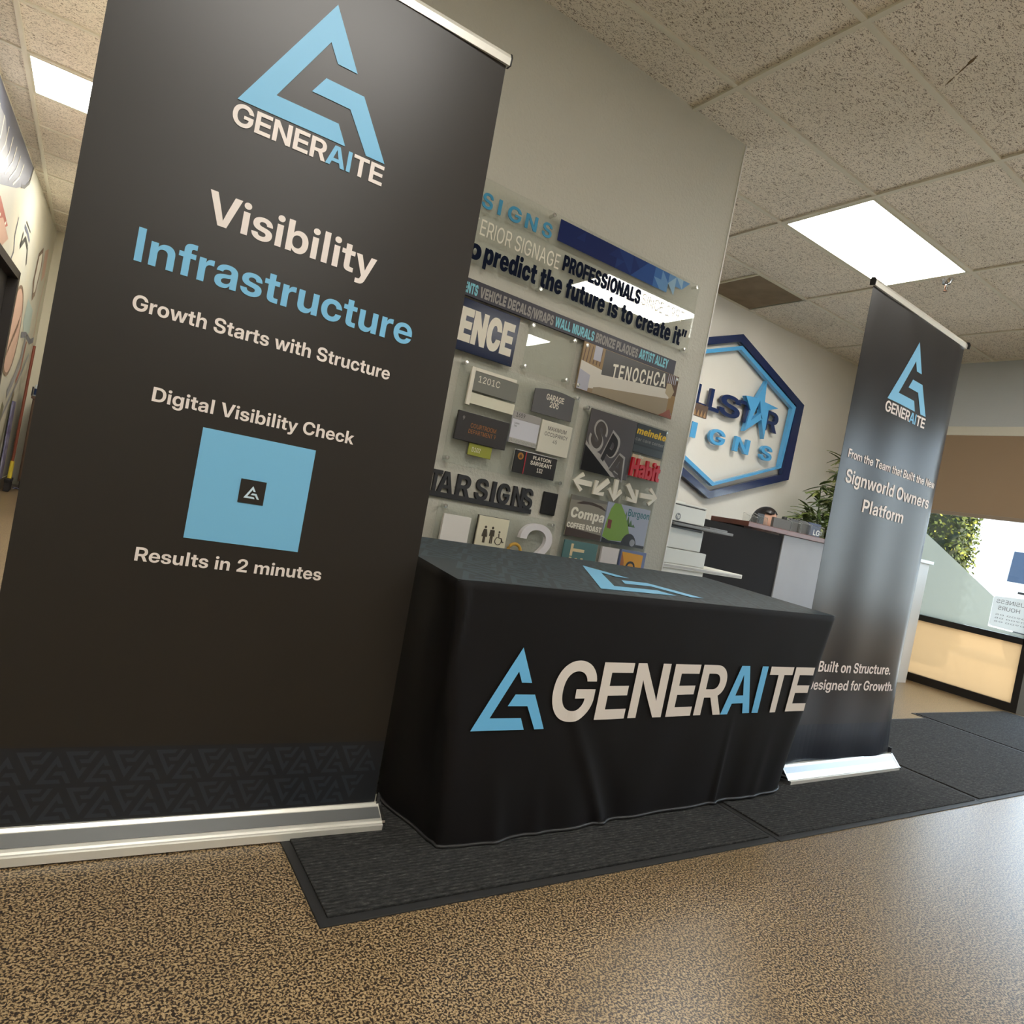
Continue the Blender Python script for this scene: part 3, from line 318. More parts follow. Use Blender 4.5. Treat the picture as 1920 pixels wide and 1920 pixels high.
'm':(922,'42,0 42,516 229,516 229,391 222,391 232,420 244,446 259,468 277,487 296,502 318,513 341,521 364,526 389,527 426,524 460,512 491,494 517,467 534,433 544,391 530,391 538,419 549,445 564,467 583,485 604,500 627,512 652,521 678,526 705,527 738,525 768,517 796,505 820,488 841,467 858,441 870,412 877,380 880,345 880,0 685,0 685,296 683,318 677,336 667,351 653,363 637,370 618,372 606,371 594,368 584,363 576,356 568,347 562,336 557,324 555,311 554,296 554,0 368,0 368,296 366,318 360,336 350,352 337,363 321,370 302,372 290,371 278,368 268,363 259,356 251,347 245,336 241,324 238,311 237,296 237,0'),
'n':(618,'237,273 237,0 42,0 42,516 235,516 235,374 209,374 228,416 251,453 279,484 313,508 354,523 402,527 439,525 471,516 499,503 522,484 542,461 557,433 567,400 574,365 576,325 576,0 381,0 381,281 379,305 373,325 362,341 348,353 330,360 309,362 295,361 282,358 270,353 260,345 252,335 246,323 241,309 238,292'),
'o':(607,'304,-12 250,-8 201,3 157,21 118,46 85,77 58,115 38,158 26,205 22,258 26,310 38,358 58,401 85,438 118,469 157,494 201,513 250,524 304,527 357,524 406,513 451,494 490,469 523,438 550,401 569,358 581,310 585,258 581,205 569,158 550,115 523,77 490,46 451,21 406,3 357,-8|304,141 319,142 333,146 346,154 358,164 368,177 376,193 383,212 386,233 388,258 386,282 383,304 376,323 368,339 358,352 346,362 333,369 319,374 304,375 289,374 275,369 261,362 250,352 239,339 231,323 225,304 221,282 220,258 221,233 225,212 231,193 239,177 250,164 261,154 275,146 289,142'),
'p':(625,'42,-204 42,516 235,516 235,451 238,451 249,467 260,481 274,493 288,504 304,512 322,519 340,524 360,526 382,527 423,524 462,512 496,493 527,467 553,436 574,398 590,356 599,309 603,259 599,206 590,159 575,116 554,78 528,47 498,22 462,3 423,-8 380,-12 358,-11 337,-7 318,-1 301,6 285,16 271,28 259,42 248,58 239,76 237,76 237,-204|322,142 339,143 354,148 367,156 379,167 388,181 396,197 401,215 404,236 405,259 404,281 401,302 396,320 388,336 379,350 367,361 354,369 339,373 322,375 305,373 289,369 275,361 262,350 251,336 242,320 236,302 232,281 230,259 232,236 236,215 242,197 251,181 262,167 275,156 289,148 305,143'),
'r':(416,'42,0 42,516 231,516 231,422 232,422 244,453 258,478 276,495 299,506 326,513 359,516 369,516 377,516 385,516 393,516 400,516 408,516 408,359 400,359 390,359 377,359 363,359 350,359 337,359 318,358 300,353 284,346 270,335 259,322 250,307 243,289 239,269 237,247 237,0'),
's':(559,'285,-13 236,-11 191,-3 150,10 114,27 83,48 57,73 38,102 24,134 18,168 210,168 214,154 221,142 232,131 246,123 263,118 282,117 300,118 315,121 327,126 336,132 341,140 343,150 341,158 336,165 329,171 317,176 303,180 285,184 188,200 141,211 101,228 70,251 47,280 34,314 29,353 33,387 42,418 58,445 81,469 109,489 142,505 181,517 225,524 274,526 324,523 369,516 408,504 443,487 472,466 495,441 512,412 523,380 527,344 350,344 347,358 341,371 330,382 316,390 300,395 282,397 265,396 250,393 239,387 230,381 225,373 224,364 225,356 229,349 236,343 246,338 257,334 271,331 382,312 431,301 472,285 502,264 524,239 537,208 541,172 537,137 527,105 509,76 485,50 455,28 420,10 379,-3 334,-11'),
't':(418,'398,516 398,367 10,367 10,516|97,656 292,656 292,188 293,175 296,164 301,157 309,152 321,149 337,148 346,148 358,148 370,148 382,148 392,148 398,148 398,0 388,0 373,0 355,0 334,0 313,0 291,0 229,4 180,16 143,37 117,66 102,105 97,154'),
'u':(618,'216,-12 180,-9 148,-1 120,13 96,32 77,55 62,83 51,115 44,151 42,190 42,516 237,516 237,234 239,211 246,191 256,175 270,163 288,156 309,153 324,154 337,158 348,163 358,171 366,181 373,193 377,207 380,223 381,242 381,516 576,516 576,0 383,0 383,142 409,142 390,100 367,63 340,31 306,7 265,-7'),
'”':(499,'31,430 61,728 242,728 166,430|272,430 302,728 483,728 407,430'),
}
GLYPHS['R'] = {
'0':(648,'324,-10 272,-5 226,10 185,34 150,68 121,110 98,162 81,221 71,288 68,363 71,438 81,505 98,565 121,616 150,659 186,693 226,718 273,732 324,737 376,732 422,718 463,693 498,659 527,616 550,565 567,505 577,438 581,363 577,288 567,221 551,162 528,110 499,68 464,34 423,10 376,-5|324,74 357,78 387,89 413,108 436,134 454,167 469,207 479,253 486,305 488,363 486,422 479,474 469,521 454,561 436,594 413,620 387,639 357,650 324,654 291,650 261,639 235,620 213,594 194,561 179,521 169,474 163,422 160,363 163,305 169,253 179,207 194,167 213,134 235,108 261,89 291,78'),
'1':(648,'108,0 108,81 561,81 561,0|398,728 398,0 303,0 303,639 298,639 123,509 123,611 281,728'),
'2':(648,'91,0 91,70 334,330 359,358 381,383 400,406 416,428 430,449 440,469 448,489 452,510 454,532 452,556 446,578 436,597 423,614 407,628 388,639 367,648 344,653 319,654 293,652 269,647 248,638 229,625 213,609 201,591 192,569 186,546 185,520 92,520 95,561 105,599 122,634 144,664 172,690 204,710 240,725 279,734 321,737 363,734 402,725 437,710 469,690 495,666 517,637 533,605 542,570 546,533 544,507 539,482 531,456 519,430 503,402 481,371 454,337 420,299 380,255 224,90 224,84 558,84 558,0'),
'4':(648,'57,147 57,225 346,728 441,728 159,237 159,231 591,231 591,147|400,0 400,170 401,207 401,454 492,454 492,0'),
'5':(648,'316,-10 274,-7 235,1 200,16 168,34 140,58 118,85 101,116 90,149 85,185 178,185 182,164 189,145 200,128 214,112 230,99 249,88 270,81 292,76 316,74 343,76 369,83 393,94 414,110 432,128 446,150 457,175 463,202 466,231 463,261 457,289 445,314 430,337 412,356 390,372 366,384 339,391 310,393 287,392 265,388 242,382 220,374 202,365 186,354 96,366 139,728 525,728 525,643 220,643 195,433 199,433 216,445 234,455 256,464 279,471 304,475 329,476 361,474 392,468 421,458 448,445 472,428 494,407 513,384 530,358 543,330 552,300 558,267 560,233 556,188 546,146 528,108 505,74 476,45 442,22 403,4 361,-6'),
'6':(648,'324,-10 281,-6 241,4 204,21 171,44 144,72 121,106 104,144 94,186 91,231 93,267 101,303 113,341 132,383 159,431 194,484 358,728 462,728 220,374 209,374 216,387 226,399 238,411 251,421 266,430 282,438 300,443 318,447 337,448 380,445 418,436 453,420 483,399 509,374 530,343 545,307 554,268 557,225 554,181 544,141 527,104 504,71 477,43 444,21 408,4 368,-6|324,72 351,75 375,81 397,92 417,107 434,125 447,146 457,170 463,196 465,224 463,253 457,280 447,304 434,325 417,343 397,357 375,368 351,374 324,376 298,374 273,368 251,357 231,343 214,325 200,304 190,281 184,255 182,226 184,197 190,171 200,147 214,125 231,107 251,92 273,81 298,75'),
'7':(648,'137,0 459,637 459,643 88,643 88,728 560,728 560,639 239,0'),
'9':(648,'324,737 367,734 407,724 444,707 477,684 504,655 527,622 544,583 554,542 557,496 555,461 547,424 535,386 516,345 489,297 454,243 289,0 186,0 428,354 439,354 432,340 422,328 410,317 397,306 382,297 366,290 348,284 330,281 310,280 268,283 230,292 195,307 164,328 139,354 118,385 103,420 94,460 91,503 94,547 104,587 121,624 144,657 171,684 204,707 241,724 280,734|324,655 297,653 273,646 251,635 231,621 214,603 201,581 191,557 185,531 183,503 185,474 191,448 201,424 214,403 231,385 251,371 273,360 297,353 324,351 350,353 375,360 397,370 417,385 434,402 447,423 458,447 464,473 466,501 464,530 458,557 447,581 434,602 417,621 397,635 375,646 350,653'),
'A':(694,'25,0 288,728 402,728 668,0 566,0 414,426 404,456 393,491 381,529 367,574 352,625 335,684 354,684 337,624 322,572 308,528 296,489 285,455 276,426 128,0|160,201 160,284 534,284 534,201'),
'B':(655,'86,0 86,728 346,728 394,725 436,716 473,702 503,682 528,659 547,632 560,602 568,570 571,535 569,506 564,480 554,458 542,439 527,423 510,409 492,398 472,389 451,382 451,375 474,372 497,364 520,352 541,335 560,315 577,291 589,262 597,230 599,194 597,159 588,126 574,95 554,68 528,45 495,26 455,11 409,3 355,0|183,85 351,85 401,88 441,99 470,117 490,140 502,166 506,196 504,220 498,242 487,263 474,282 456,298 436,311 412,321 385,327 356,329 183,329|183,409 340,409 365,411 388,416 410,424 430,436 446,450 460,467 470,486 476,508 478,532 474,561 464,588 445,611 420,629 385,639 343,643 183,643'),
'C':(731,'382,-10 322,-5 267,10 216,35 170,70 132,113 101,164 77,223 63,290 59,363 63,437 77,504 101,563 132,614 170,658 216,692 267,717 322,732 382,737 419,736 454,730 487,721 519,709 549,693 576,674 601,652 622,626 641,598 657,567 669,534 677,497 581,497 574,521 566,543 554,562 541,580 526,596 509,610 491,621 471,631 450,639 428,644 406,647 383,648 341,645 302,634 266,615 233,590 206,558 183,519 167,473 156,422 153,363 156,305 167,253 184,208 206,169 234,137 266,112 302,94 341,83 383,79 406,80 428,84 450,89 471,97 491,106 509,118 526,132 541,148 554,165 566,185 574,207 581,230 677,230 669,195 658,162 642,131 623,103 602,78 577,55 550,36 520,20 488,7 455,-2 419,-8'),
'D':(722,'315,0 139,0 139,85 309,85 365,89 413,100 455,118 490,144 519,176 541,215 557,259 566,309 569,365 566,420 557,470 541,514 519,552 491,584 457,609 417,628 370,639 318,642 135,642 135,728 324,728 392,723 453,708 507,684 553,651 592,609 623,559 645,502 659,437 663,365 659,293 645,228 622,170 591,119 552,77 504,44 448,20 386,5|183,728 183,0 86,0 86,728'),
'E':(601,'86,0 86,728 533,728 533,643 183,643 183,410 509,410 509,325 183,325 183,85 537,85 537,0'),
'G':(746,'385,-10 323,-5 266,10 214,36 169,70 131,113 100,165 77,224 63,290 59,363 63,437 77,503 100,563 131,614 169,657 214,692 264,717 320,732 380,737 417,735 454,730 488,720 520,707 550,691 578,671 603,649 625,624 644,596 659,565 671,533 679,499 580,499 572,521 562,542 551,561 538,578 523,594 507,608 490,620 471,630 450,638 428,644 405,647 380,648 339,645 301,634 265,616 233,590 206,558 183,520 167,474 156,422 153,363 156,305 167,254 184,208 206,170 234,137 267,112 303,94 343,83 386,79 425,82 460,91 493,105 521,124 545,149 565,178 579,211 588,248 590,289 618,284 404,284 404,367 685,367 685,287 681,229 668,177 646,130 617,89 582,54 540,27 493,6 441,-6'),
'H':(743,'86,0 86,728 183,728 183,414 560,414 560,728 657,728 657,0 560,0 560,330 183,330 183,0'),
'I':(228,'72,0 156,0 156,727 72,727'),
'L':(565,'86,0 86,728 183,728 183,85 518,85 518,0'),
'M':(905,'86,0 86,728 225,728 400,277 404,265 409,251 414,235 420,218 426,200 432,181 438,161 443,142 449,123 454,104 459,86 464,69 443,69 447,85 452,102 458,121 463,140 469,159 475,179 481,198 487,216 492,234 498,250 503,265 507,277 680,728 819,728 819,0 724,0 724,411 724,426 724,444 724,462 724,482 724,503 725,524 725,546 726,568 726,590 727,612 727,633 728,654 736,654 729,631 721,608 714,585 706,561 699,539 691,516 684,495 677,475 671,456 664,439 659,424 654,411 494,0 411,0 248,411 244,423 238,438 232,455 226,473 219,493 212,514 204,536 197,559 189,582 181,606 173,630 165,654 174,654 175,635 175,615 176,594 176,572 177,551 177,529 178,507 178,486 178,465 179,446 179,427 179,411 179,0'),
'N':(754,'86,0 86,728 200,728 491,269 500,255 509,239 520,221 531,201 543,180 556,157 569,132 581,106 594,79 580,79 578,107 576,134 574,160 573,185 572,209 571,232 571,253 571,271 571,288 571,728 668,728 668,0 553,0 293,409 281,428 269,449 257,469 244,491 230,515 215,542 198,572 179,606 157,645 175,645 176,610 178,576 179,545 180,515 181,488 182,464 183,443 183,425 184,410 184,0'),
'O':(765,'383,-10 323,-5 267,10 216,35 171,70 132,113 101,164 77,223 63,290 59,363 63,437 77,504 101,563 132,614 171,658 216,692 267,717 323,732 383,737 443,732 499,717 549,692 595,658 633,614 664,563 688,504 702,437 706,363 702,290 688,223 664,164 633,113 595,70 549,35 499,10 443,-5|383,79 425,83 463,94 499,112 531,137 559,169 581,208 598,253 609,305 612,363 609,422 598,474 581,520 559,558 531,590 499,616 463,634 425,645 383,648 341,645 302,634 266,615 234,590 206,558 184,519 167,474 156,422 153,363 156,305 167,254 184,208 206,169 234,137 266,112 302,94 341,83'),
'P':(639,'86,0 86,728 338,728 391,724 438,714 478,696 511,673 539,646 560,613 575,577 584,537 587,495 584,453 575,413 560,377 539,344 511,316 478,293 438,275 391,265 338,261 161,261 161,346 332,346 368,348 398,354 424,365 445,380 462,398 474,419 483,442 488,468 490,495 488,523 483,548 474,571 462,592 445,610 424,624 398,635 367,641 331,643 183,643 183,0'),
'R':(644,'86,0 86,728 338,728 391,724 438,715 478,698 511,677 539,650 560,618 575,583 584,544 587,502 584,460 575,422 560,387 539,356 511,330 478,309 438,293 391,284 338,281 141,281 141,366 332,366 368,368 398,373 424,382 445,395 461,411 474,429 483,451 488,475 490,502 488,530 483,554 474,577 461,596 445,612 423,626 398,635 367,641 331,643 183,643 183,0|504,0 328,328 436,328 615,0'),
'S':(642,'322,-13 271,-10 225,-1 184,13 148,32 118,56 93,85 74,117 62,153 56,193 154,193 159,167 168,145 182,126 199,109 219,96 242,86 267,79 294,75 321,73 353,75 382,80 409,89 433,101 453,116 470,134 483,154 490,176 493,200 490,222 484,241 473,256 459,270 441,282 421,292 399,301 375,309 350,317 262,341 208,360 162,384 125,413 98,446 82,486 76,532 80,571 91,607 109,640 134,668 164,692 200,712 239,726 282,734 328,737 374,734 417,726 456,712 490,693 519,669 543,642 561,612 572,578 577,542 483,542 474,575 458,602 433,624 401,640 365,649 325,652 295,651 268,646 244,637 222,626 204,612 190,596 179,578 173,558 171,536 173,513 181,493 194,476 210,462 229,450 249,441 270,433 289,426 308,421 380,401 401,395 423,387 446,379 470,369 492,356 514,342 534,325 551,306 566,284 578,259 585,231 587,199 583,160 573,124 556,91 532,61 502,36 465,15 423,0 375,-9'),
'T':(647,'47,643 47,728 600,728 600,643 372,643 372,0 276,0 276,643'),
'U':(743,'372,-12 317,-8 267,3 221,22 182,47 148,78 122,114 102,155 90,200 86,248 86,728 183,728 183,256 185,223 193,192 206,164 223,139 245,118 271,101 301,88 335,80 372,77 409,80 443,88 473,101 499,118 520,139 538,164 550,192 558,223 560,256 560,728 657,728 657,248 653,200 641,155 622,114 595,78 562,47 522,22 477,3 427,-8'),
'X':(686,'28,0 313,408 313,336 44,728 156,728 259,575 274,554 287,534 298,517 307,502 316,486 325,471 333,455 343,437 353,417 335,417 345,437 354,455 363,471 372,486 381,501 391,517 402,534 415,554 430,575 535,728 644,728 376,340 376,411 658,0 547,0 421,182 408,202 397,219 386,234 377,249 369,263 360,278 352,293 343,310 333,329 354,329 344,311 335,294 327,279 318,265 309,250 300,235 290,220 278,202 264,182 138,0'),
'Y':(682,'293,0 293,296 25,728 137,728 280,493 295,467 309,442 322,418 335,392 348,362 361,328 324,328 337,363 350,393 362,420 375,444 389,468 404,493 546,728 657,728 389,296 389,0'),
'a':(563,'229,-13 196,-10 164,-4 135,7 109,22 87,41 68,64 54,91 46,121 43,155 45,184 51,210 62,231 75,249 92,265 111,278 132,288 155,296 179,303 205,308 230,313 255,316 286,320 312,323 335,326 353,329 368,333 380,338 388,345 393,354 395,366 395,369 393,390 389,409 382,425 373,440 360,452 345,461 327,468 306,472 282,474 258,472 236,468 217,462 200,453 185,443 172,432 162,419 153,407 147,395 59,422 74,453 93,479 115,500 139,517 166,531 194,541 223,547 251,551 280,553 300,552 321,550 344,546 367,540 390,531 412,519 432,504 450,485 466,462 477,433 484,400 487,360 487,0 397,0 397,74 391,74 383,61 373,48 361,35 346,22 328,11 308,1 284,-7 258,-11|246,67 276,69 303,75 327,85 347,99 364,115 378,134 387,155 393,176 395,197 395,272 390,268 382,264 372,260 359,257 346,254 331,252 316,249 302,247 287,245 274,243 263,242 253,241 233,238 213,233 195,228 178,220 163,211 151,200 142,187 137,170 135,151 137,134 141,118 149,105 160,93 173,84 189,76 206,71 225,68'),
'c':(572,'300,-12 252,-8 208,4 169,24 134,50 105,83 81,122 64,167 54,216 50,270 54,324 64,374 81,419 105,458 134,491 169,518 208,537 252,549 300,553 326,552 351,548 375,542 398,534 420,524 440,512 459,498 476,482 490,464 503,445 514,423 522,400 435,376 430,389 424,402 417,414 408,426 398,436 388,445 376,453 363,459 348,465 333,469 317,471 300,472 266,469 237,459 212,444 191,423 173,398 160,370 151,338 145,305 143,270 145,235 151,202 160,171 173,142 191,118 212,97 237,82 266,73 300,69 317,70 334,73 349,77 364,82 377,89 390,97 401,107 410,117 419,129 426,142 432,155 437,170 524,146 516,122 506,100 493,80 478,61 461,45 442,30 422,18 400,7 376,-1 352,-7 326,-10'),
'e':(584,'307,-12 256,-8 211,4 170,23 134,50 105,83 81,122 64,166 53,215 50,269 53,322 64,372 80,417 104,456 132,489 167,517 206,537 249,549 297,553 326,551 355,546 383,538 411,526 437,511 460,491 482,468 500,440 515,407 527,370 533,327 536,280 536,243 110,243 110,318 487,318 444,291 442,325 437,356 427,385 415,410 398,432 378,449 355,462 327,470 297,472 266,470 238,462 214,449 192,431 175,411 161,387 151,361 145,333 143,304 143,254 145,216 152,183 163,153 179,127 198,106 221,90 247,78 276,71 307,69 328,70 347,73 365,78 382,85 397,94 410,105 422,119 431,134 439,151 527,128 517,101 502,77 484,55 462,36 437,19 408,6 377,-4 343,-10'),
'm':(878,'76,0 76,546 165,546 166,423 159,423 168,451 180,476 194,497 211,515 230,529 251,541 273,549 296,554 319,556 356,551 388,539 415,519 437,492 453,459 463,421 451,421 460,448 471,472 487,493 506,512 527,527 550,539 575,548 602,554 630,556 661,553 690,546 717,535 741,519 762,498 779,473 792,443 800,408 802,368 802,0 710,0 710,364 707,399 696,427 678,447 655,461 629,470 602,473 579,471 558,466 539,458 523,446 510,432 499,416 491,397 487,377 485,355 485,0 393,0 393,372 390,401 380,425 364,445 342,460 317,470 288,473 268,471 248,466 229,458 212,447 197,432 185,414 175,394 170,370 168,343 168,0'),
'n':(593,'168,326 168,0 76,0 76,546 164,546 165,413 153,413 172,459 195,494 224,521 256,538 292,549 332,553 367,550 400,543 429,530 454,512 476,489 494,461 506,428 514,390 517,347 517,0 425,0 425,338 421,377 411,409 392,436 368,455 338,467 304,471 279,469 256,463 234,454 215,441 199,425 186,405 176,382 170,356'),
'o':(601,'300,-12 252,-8 208,4 169,24 134,50 105,83 81,122 64,167 54,216 50,270 54,324 64,374 81,419 105,458 134,491 169,518 208,537 252,549 300,553 348,549 392,537 431,518 466,491 495,458 519,419 537,374 547,324 550,270 547,216 537,167 519,122 495,83 466,50 431,24 392,4 348,-8|300,69 334,73 363,82 389,97 410,118 428,142 441,171 450,202 456,235 458,270 456,305 450,338 441,369 428,398 410,423 389,444 363,459 334,469 300,472 266,469 237,459 212,444 191,423 173,398 160,370 151,338 145,305 143,270 145,235 151,202 160,171 173,142 191,118 212,97 237,82 266,73'),
'r':(379,'76,0 76,546 165,546 165,461 171,461 183,487 201,510 224,528 251,542 280,551 312,554 319,554 326,553 335,553 343,553 350,552 356,552 356,461 352,462 345,463 336,464 325,465 314,466 303,466 278,464 255,459 233,450 214,437 198,423 185,405 176,385 170,363 168,340 168,0'),
't':(330,'295,546 295,468 10,468 10,546|91,676 183,676 183,143 185,121 190,104 198,90 210,81 226,76 247,74 253,74 260,75 268,76 276,77 284,78 292,80 310,3 300,0 289,-2 278,-4 266,-6 254,-7 243,-7 198,-3 161,10 131,31 109,59 96,94 91,136'),
'x':(548,'31,0 246,316 246,245 42,546 148,546 215,441 232,414 247,389 261,364 273,340 287,317 300,295 254,295 267,317 280,340 292,364 305,389 319,414 336,441 404,546 508,546 304,241 304,309 517,0 411,0 333,121 316,147 301,172 288,196 275,219 262,242 249,263 296,263 283,242 271,219 259,196 247,172 232,147 216,121 136,0'),
}
from mathutils.geometry import delaunay_2d_cdt
_CACHE = {}
CAP = 0.7275
def glyph_mesh(font, ch):
    k = (font, ch)
    if k in _CACHE: return _CACHE[k]
    adv, txt = GLYPHS[font][ch]
    conts = []; pts = []; edges = []
    for c in txt.split('|'):
        q = [tuple(float(v) / 1000 for v in t.split(',')) for t in c.split()]
        q = [a for i, a in enumerate(q) if a != q[i - 1]]
        o = len(pts); pts += q; edges += [(o + i, o + (i + 1) % len(q)) for i in range(len(q))]; conts.append(q)
    V, _e, F, _a, _b, _c = delaunay_2d_cdt([Vector(a) for a in pts], edges, [], 0, 1e-6)
    def wind(x, y):
        n = 0
        for q in conts:
            for i in range(len(q)):
                (x0, y0), (x1, y1) = q[i - 1], q[i]
                if (y0 <= y) != (y1 <= y) and x0 + (y - y0) / (y1 - y0) * (x1 - x0) > x: n += 1 if y1 > y0 else -1
        return n
    F = [tuple(f) for f in F if wind(sum(V[i].x for i in f) / 3, sum(V[i].y for i in f) / 3) != 0]
    xs = [a[0] for a in pts]
    res = ([(v.x, v.y) for v in V], F, adv / 1000, min(xs), max(xs), conts)
    _CACHE[k] = res
    return res

def text(mb, s, font, x0, x1, yb, cap, fn, d=0.0, mi=0, thick=None, track=0.0, mis=None, slope=0.0, skew=0.0, fat=0.0):
    """write s into mb: ink spans x0..x1, baseline yb, capital height cap; fn(a,b,d)->xyz. thick: extrude from d to thick."""
    pen = 0.0; items = []
    for i, ch in enumerate(s):
        if ch == ' ': pen += 0.26 + track; continue
        g = glyph_mesh(font, ch); items.append((g, pen, i)); pen += g[2] + track
    lo = items[0][1] + items[0][0][3]; hi = items[-1][1] + items[-1][0][4]
    sx = (x1 - x0) / (hi - lo); sy = cap / CAP
    def pos(px, py, off):
        x = x0 + (px + off - lo) * sx; y = yb + py * sy + slope * (x - x0)
        return x + skew * py * sy, y
    for g, off, i in items:
        m = mis[i] if mis else mi
        V = [pos(a, b, off) for a, b in g[0]]
        for e in ((-fat, fat) if fat else ()): mb.add([fn(a + e, b, d + (0.0002 if e > 0 else 0.0004)) for a, b in V], g[1], m)
        mb.add([fn(a, b, d) for a, b in V], g[1], m)
        if thick is not None:
            mb.add([fn(a, b, thick) for a, b in V], [tuple(reversed(f)) for f in g[1]], m)
            for c in g[5]:
                P = [pos(a, b, off) for a, b in c]; n = len(P)
                mb.add([fn(a, b, d) for a, b in P] + [fn(a, b, thick) for a, b in P], [(j, (j + 1) % n, (j + 1) % n + n, j + n) for j in range(n)], m)

def slice_mb(mb, axis_cuts):
    """cut the flat graphics so that they can follow a curved surface: list of (axis, positions)"""
    bm = bmesh.new(); vs = [bm.verts.new(v) for v in mb.v]; bm.verts.ensure_lookup_table()
    for f, mi in zip(mb.f, mb.mi):
        try: nf = bm.faces.new([vs[i] for i in f]); nf.material_index = mi
        except ValueError: pass
    for axis, cuts in axis_cuts:
        no = Vector((0, 0, 0)); no[axis] = 1
        for c in cuts:
            co = Vector((0, 0, 0)); co[axis] = c
            bmesh.ops.bisect_plane(bm, geom=list(bm.verts) + list(bm.edges) + list(bm.faces), plane_co=co, plane_no=no)
    bm.verts.index_update(); out = MB()
    out.v = [tuple(v.co) for v in bm.verts]; out.f = [tuple(v.index for v in f.verts) for f in bm.faces]; out.mi = [f.material_index for f in bm.faces]; out.sm = [False] * len(out.f)
    bm.free(); return out
def remap(mb, fn):
    mb.v = [tuple(fn(*p)) for p in mb.v]; return mb
def plain(a, b, d): return (a, b, d)

# the triangular emblem, unit box 0..1 wide, 0..1 high
LOGO = [[(0.507, 1.0), (0.712, 0.578), (0.571, 0.583), (0.500, 0.708), (0.218, 0.165), (0.643, 0.150), (0.713, 0.008), (0.0, 0.036)],
        [(0.509, 0.436), (0.790, 0.431), (1.0, -0.004), (0.864, 0.007), (0.719, 0.289), (0.433, 0.300)]]
LOGO[0] = [(0.5, 1.0), (0.706, 0.575), (0.566, 0.575), (0.5, 0.708), (0.222, 0.145), (0.640, 0.145), (0.710, 0.0), (0.0, 0.0)]
LOGO[1] = [(0.509, 0.432), (0.778, 0.432), (1.0, 0.0), (0.860, 0.0), (0.700, 0.290), (0.433, 0.290)]
def logo(mb, x0, y0, w, h, fn, d=0.0, mi=0, flip=False):
    for P in LOGO:
        Q = [(x0 + a * w, y0 + (1 - b if flip else b) * h) for a, b in P]
        if flip: Q.reverse()
        mb.flat(Q, fn, d, mi)
# ================================================================== STRUCTURE
XW = 6.65           # inner face of the window wall
YB = 4.056          # back wall of the reception
YP = 2.523          # face of the partition with the sample signs
XP = 2.65           # free end of the partition
GX = 2.2477; GY = 2.2585; S = 0.6096      # ceiling grid
def world(a, b, d): return (a, b, d)

paint = mat('wall_paint_grey', (200, 197, 185), 0.7, spec=0.3, bump=(85, 0.55, 0.005))
paint_w = mat('wall_paint_white', (216, 212, 200), 0.7, spec=0.3, bump=(60, 0.15, 0.004), var=(1.1, (226, 222, 212)))
paint_d = mat('wall_paint_cool', (186, 190, 190), 0.7, spec=0.25, bump=(90, 0.2, 0.004))
white = mat('white_plastic', (228, 226, 220), 0.4)
bronze = mat('dark_bronze_aluminium', (34, 31, 29), 0.4, metal=0.3)
alum = mat('brushed_aluminium', (232, 230, 220), 0.32, metal=0.45)
alum_d = mat('grey_aluminium', (150, 152, 152), 0.35, metal=0.7)
chrome = mat('polished_steel', (225, 225, 225), 0.12, metal=1.0)
acrylic = make_acrylic()
glass = make_acrylic('window_glass', (0.97, 0.985, 0.98), 1.3, 0.0)
film_hi = make_film('frosted_film', (138, 137, 124), 0.85, 0.12)
film_lo = make_film('frosted_film_warm', (200, 180, 152), 0.9, 0.35)
black = mat('black_plastic', (22, 22, 23), 0.45)
rubber = mat('black_rubber', (42, 42, 42), 0.6)
navy = mat('navy_paint', (16, 34, 72), 0.35)
skyb = mat('sky_blue_paint', (84, 168, 220), 0.4)

floor = struct(MB().box(-4, XW + 0.06, -6, 10.2, -0.1, 0.0).build('floor', make_floor_mat()))
ceil = struct(MB().box(-4, XW + 0.2, -6, 10.2, HCEIL + 0.008, HCEIL + 0.15).build('ceiling', make_tile_mat()))
# T-bar grid
mb = MB(); w = 0.013; z0, z1 = HCEIL - 0.003, HCEIL + 0.0075
for i in range(-4, 14):
    y = GY - S * (i - 1); x0 = 0.45 if y > 2.55 else -4
    if y < YB: mb.box(x0, XW, y - w, y + w, z0, z1)
for j in range(-5, 5):
    x = GX + 2 * S * (j - 1); y1 = YB if x > 0.5 else 2.6
    if x < XW: mb.box(x - w, x + w, -6, y1, z0 - 0.001, z1)
mb.box(0.5, XW, YB - 0.02, YB, z0 - 0.002, z1); mb.box(XW - 0.02, XW, -6, YB, z0 - 0.002, z1)
for i in range(-4, 8):
    y = 5.21 + 0.595 * i
    if 2.6 < y < 10.2: mb.box(-1.4, 0.35, y - w, y + w, z0, z1)
for x in (-0.655, 0.56 - 0.02): mb.box(x - w, x + w, 2.6, 10.2, z0 - 0.001, z1)
struct(mb.build('ceiling_grid', mat('grid_bar_cream', (216, 210, 192), 0.45, spec=0.4), ceil))
# scuff on the tile at the upper right
mb = MB()
for (px, py, l, ww, a) in ((2.775, 1.578, 0.035, 0.0045, 1.02), (2.735, 1.512, 0.045, 0.0035, 1.02), (2.708, 1.468, 0.04, 0.008, 1.0)):
    c, s_ = cos(a), sin(a)
    mb.flat([(px + c * l - s_ * 0, py + s_ * l), (px - s_ * ww, py + c * ww), (px - c * l, py - s_ * l), (px + s_ * ww, py - c * ww)], world, HCEIL + 0.0072)
struct(mb.build('stain', mat('tile_stain', (112, 92, 62), 0.9), ceil))

# partition wall with the sample signs
wall_m = struct(MB().box(0.42, XP, YP, YP + 0.155, 0, HCEIL + 0.01).build('wall_center', paint))
struct(MB().box(XP - 0.002, XP + 0.006, YP - 0.004, YP + 0.159, 0, HCEIL).build('trim_1', mat('corner_bead_white', (236, 234, 228), 0.4)))
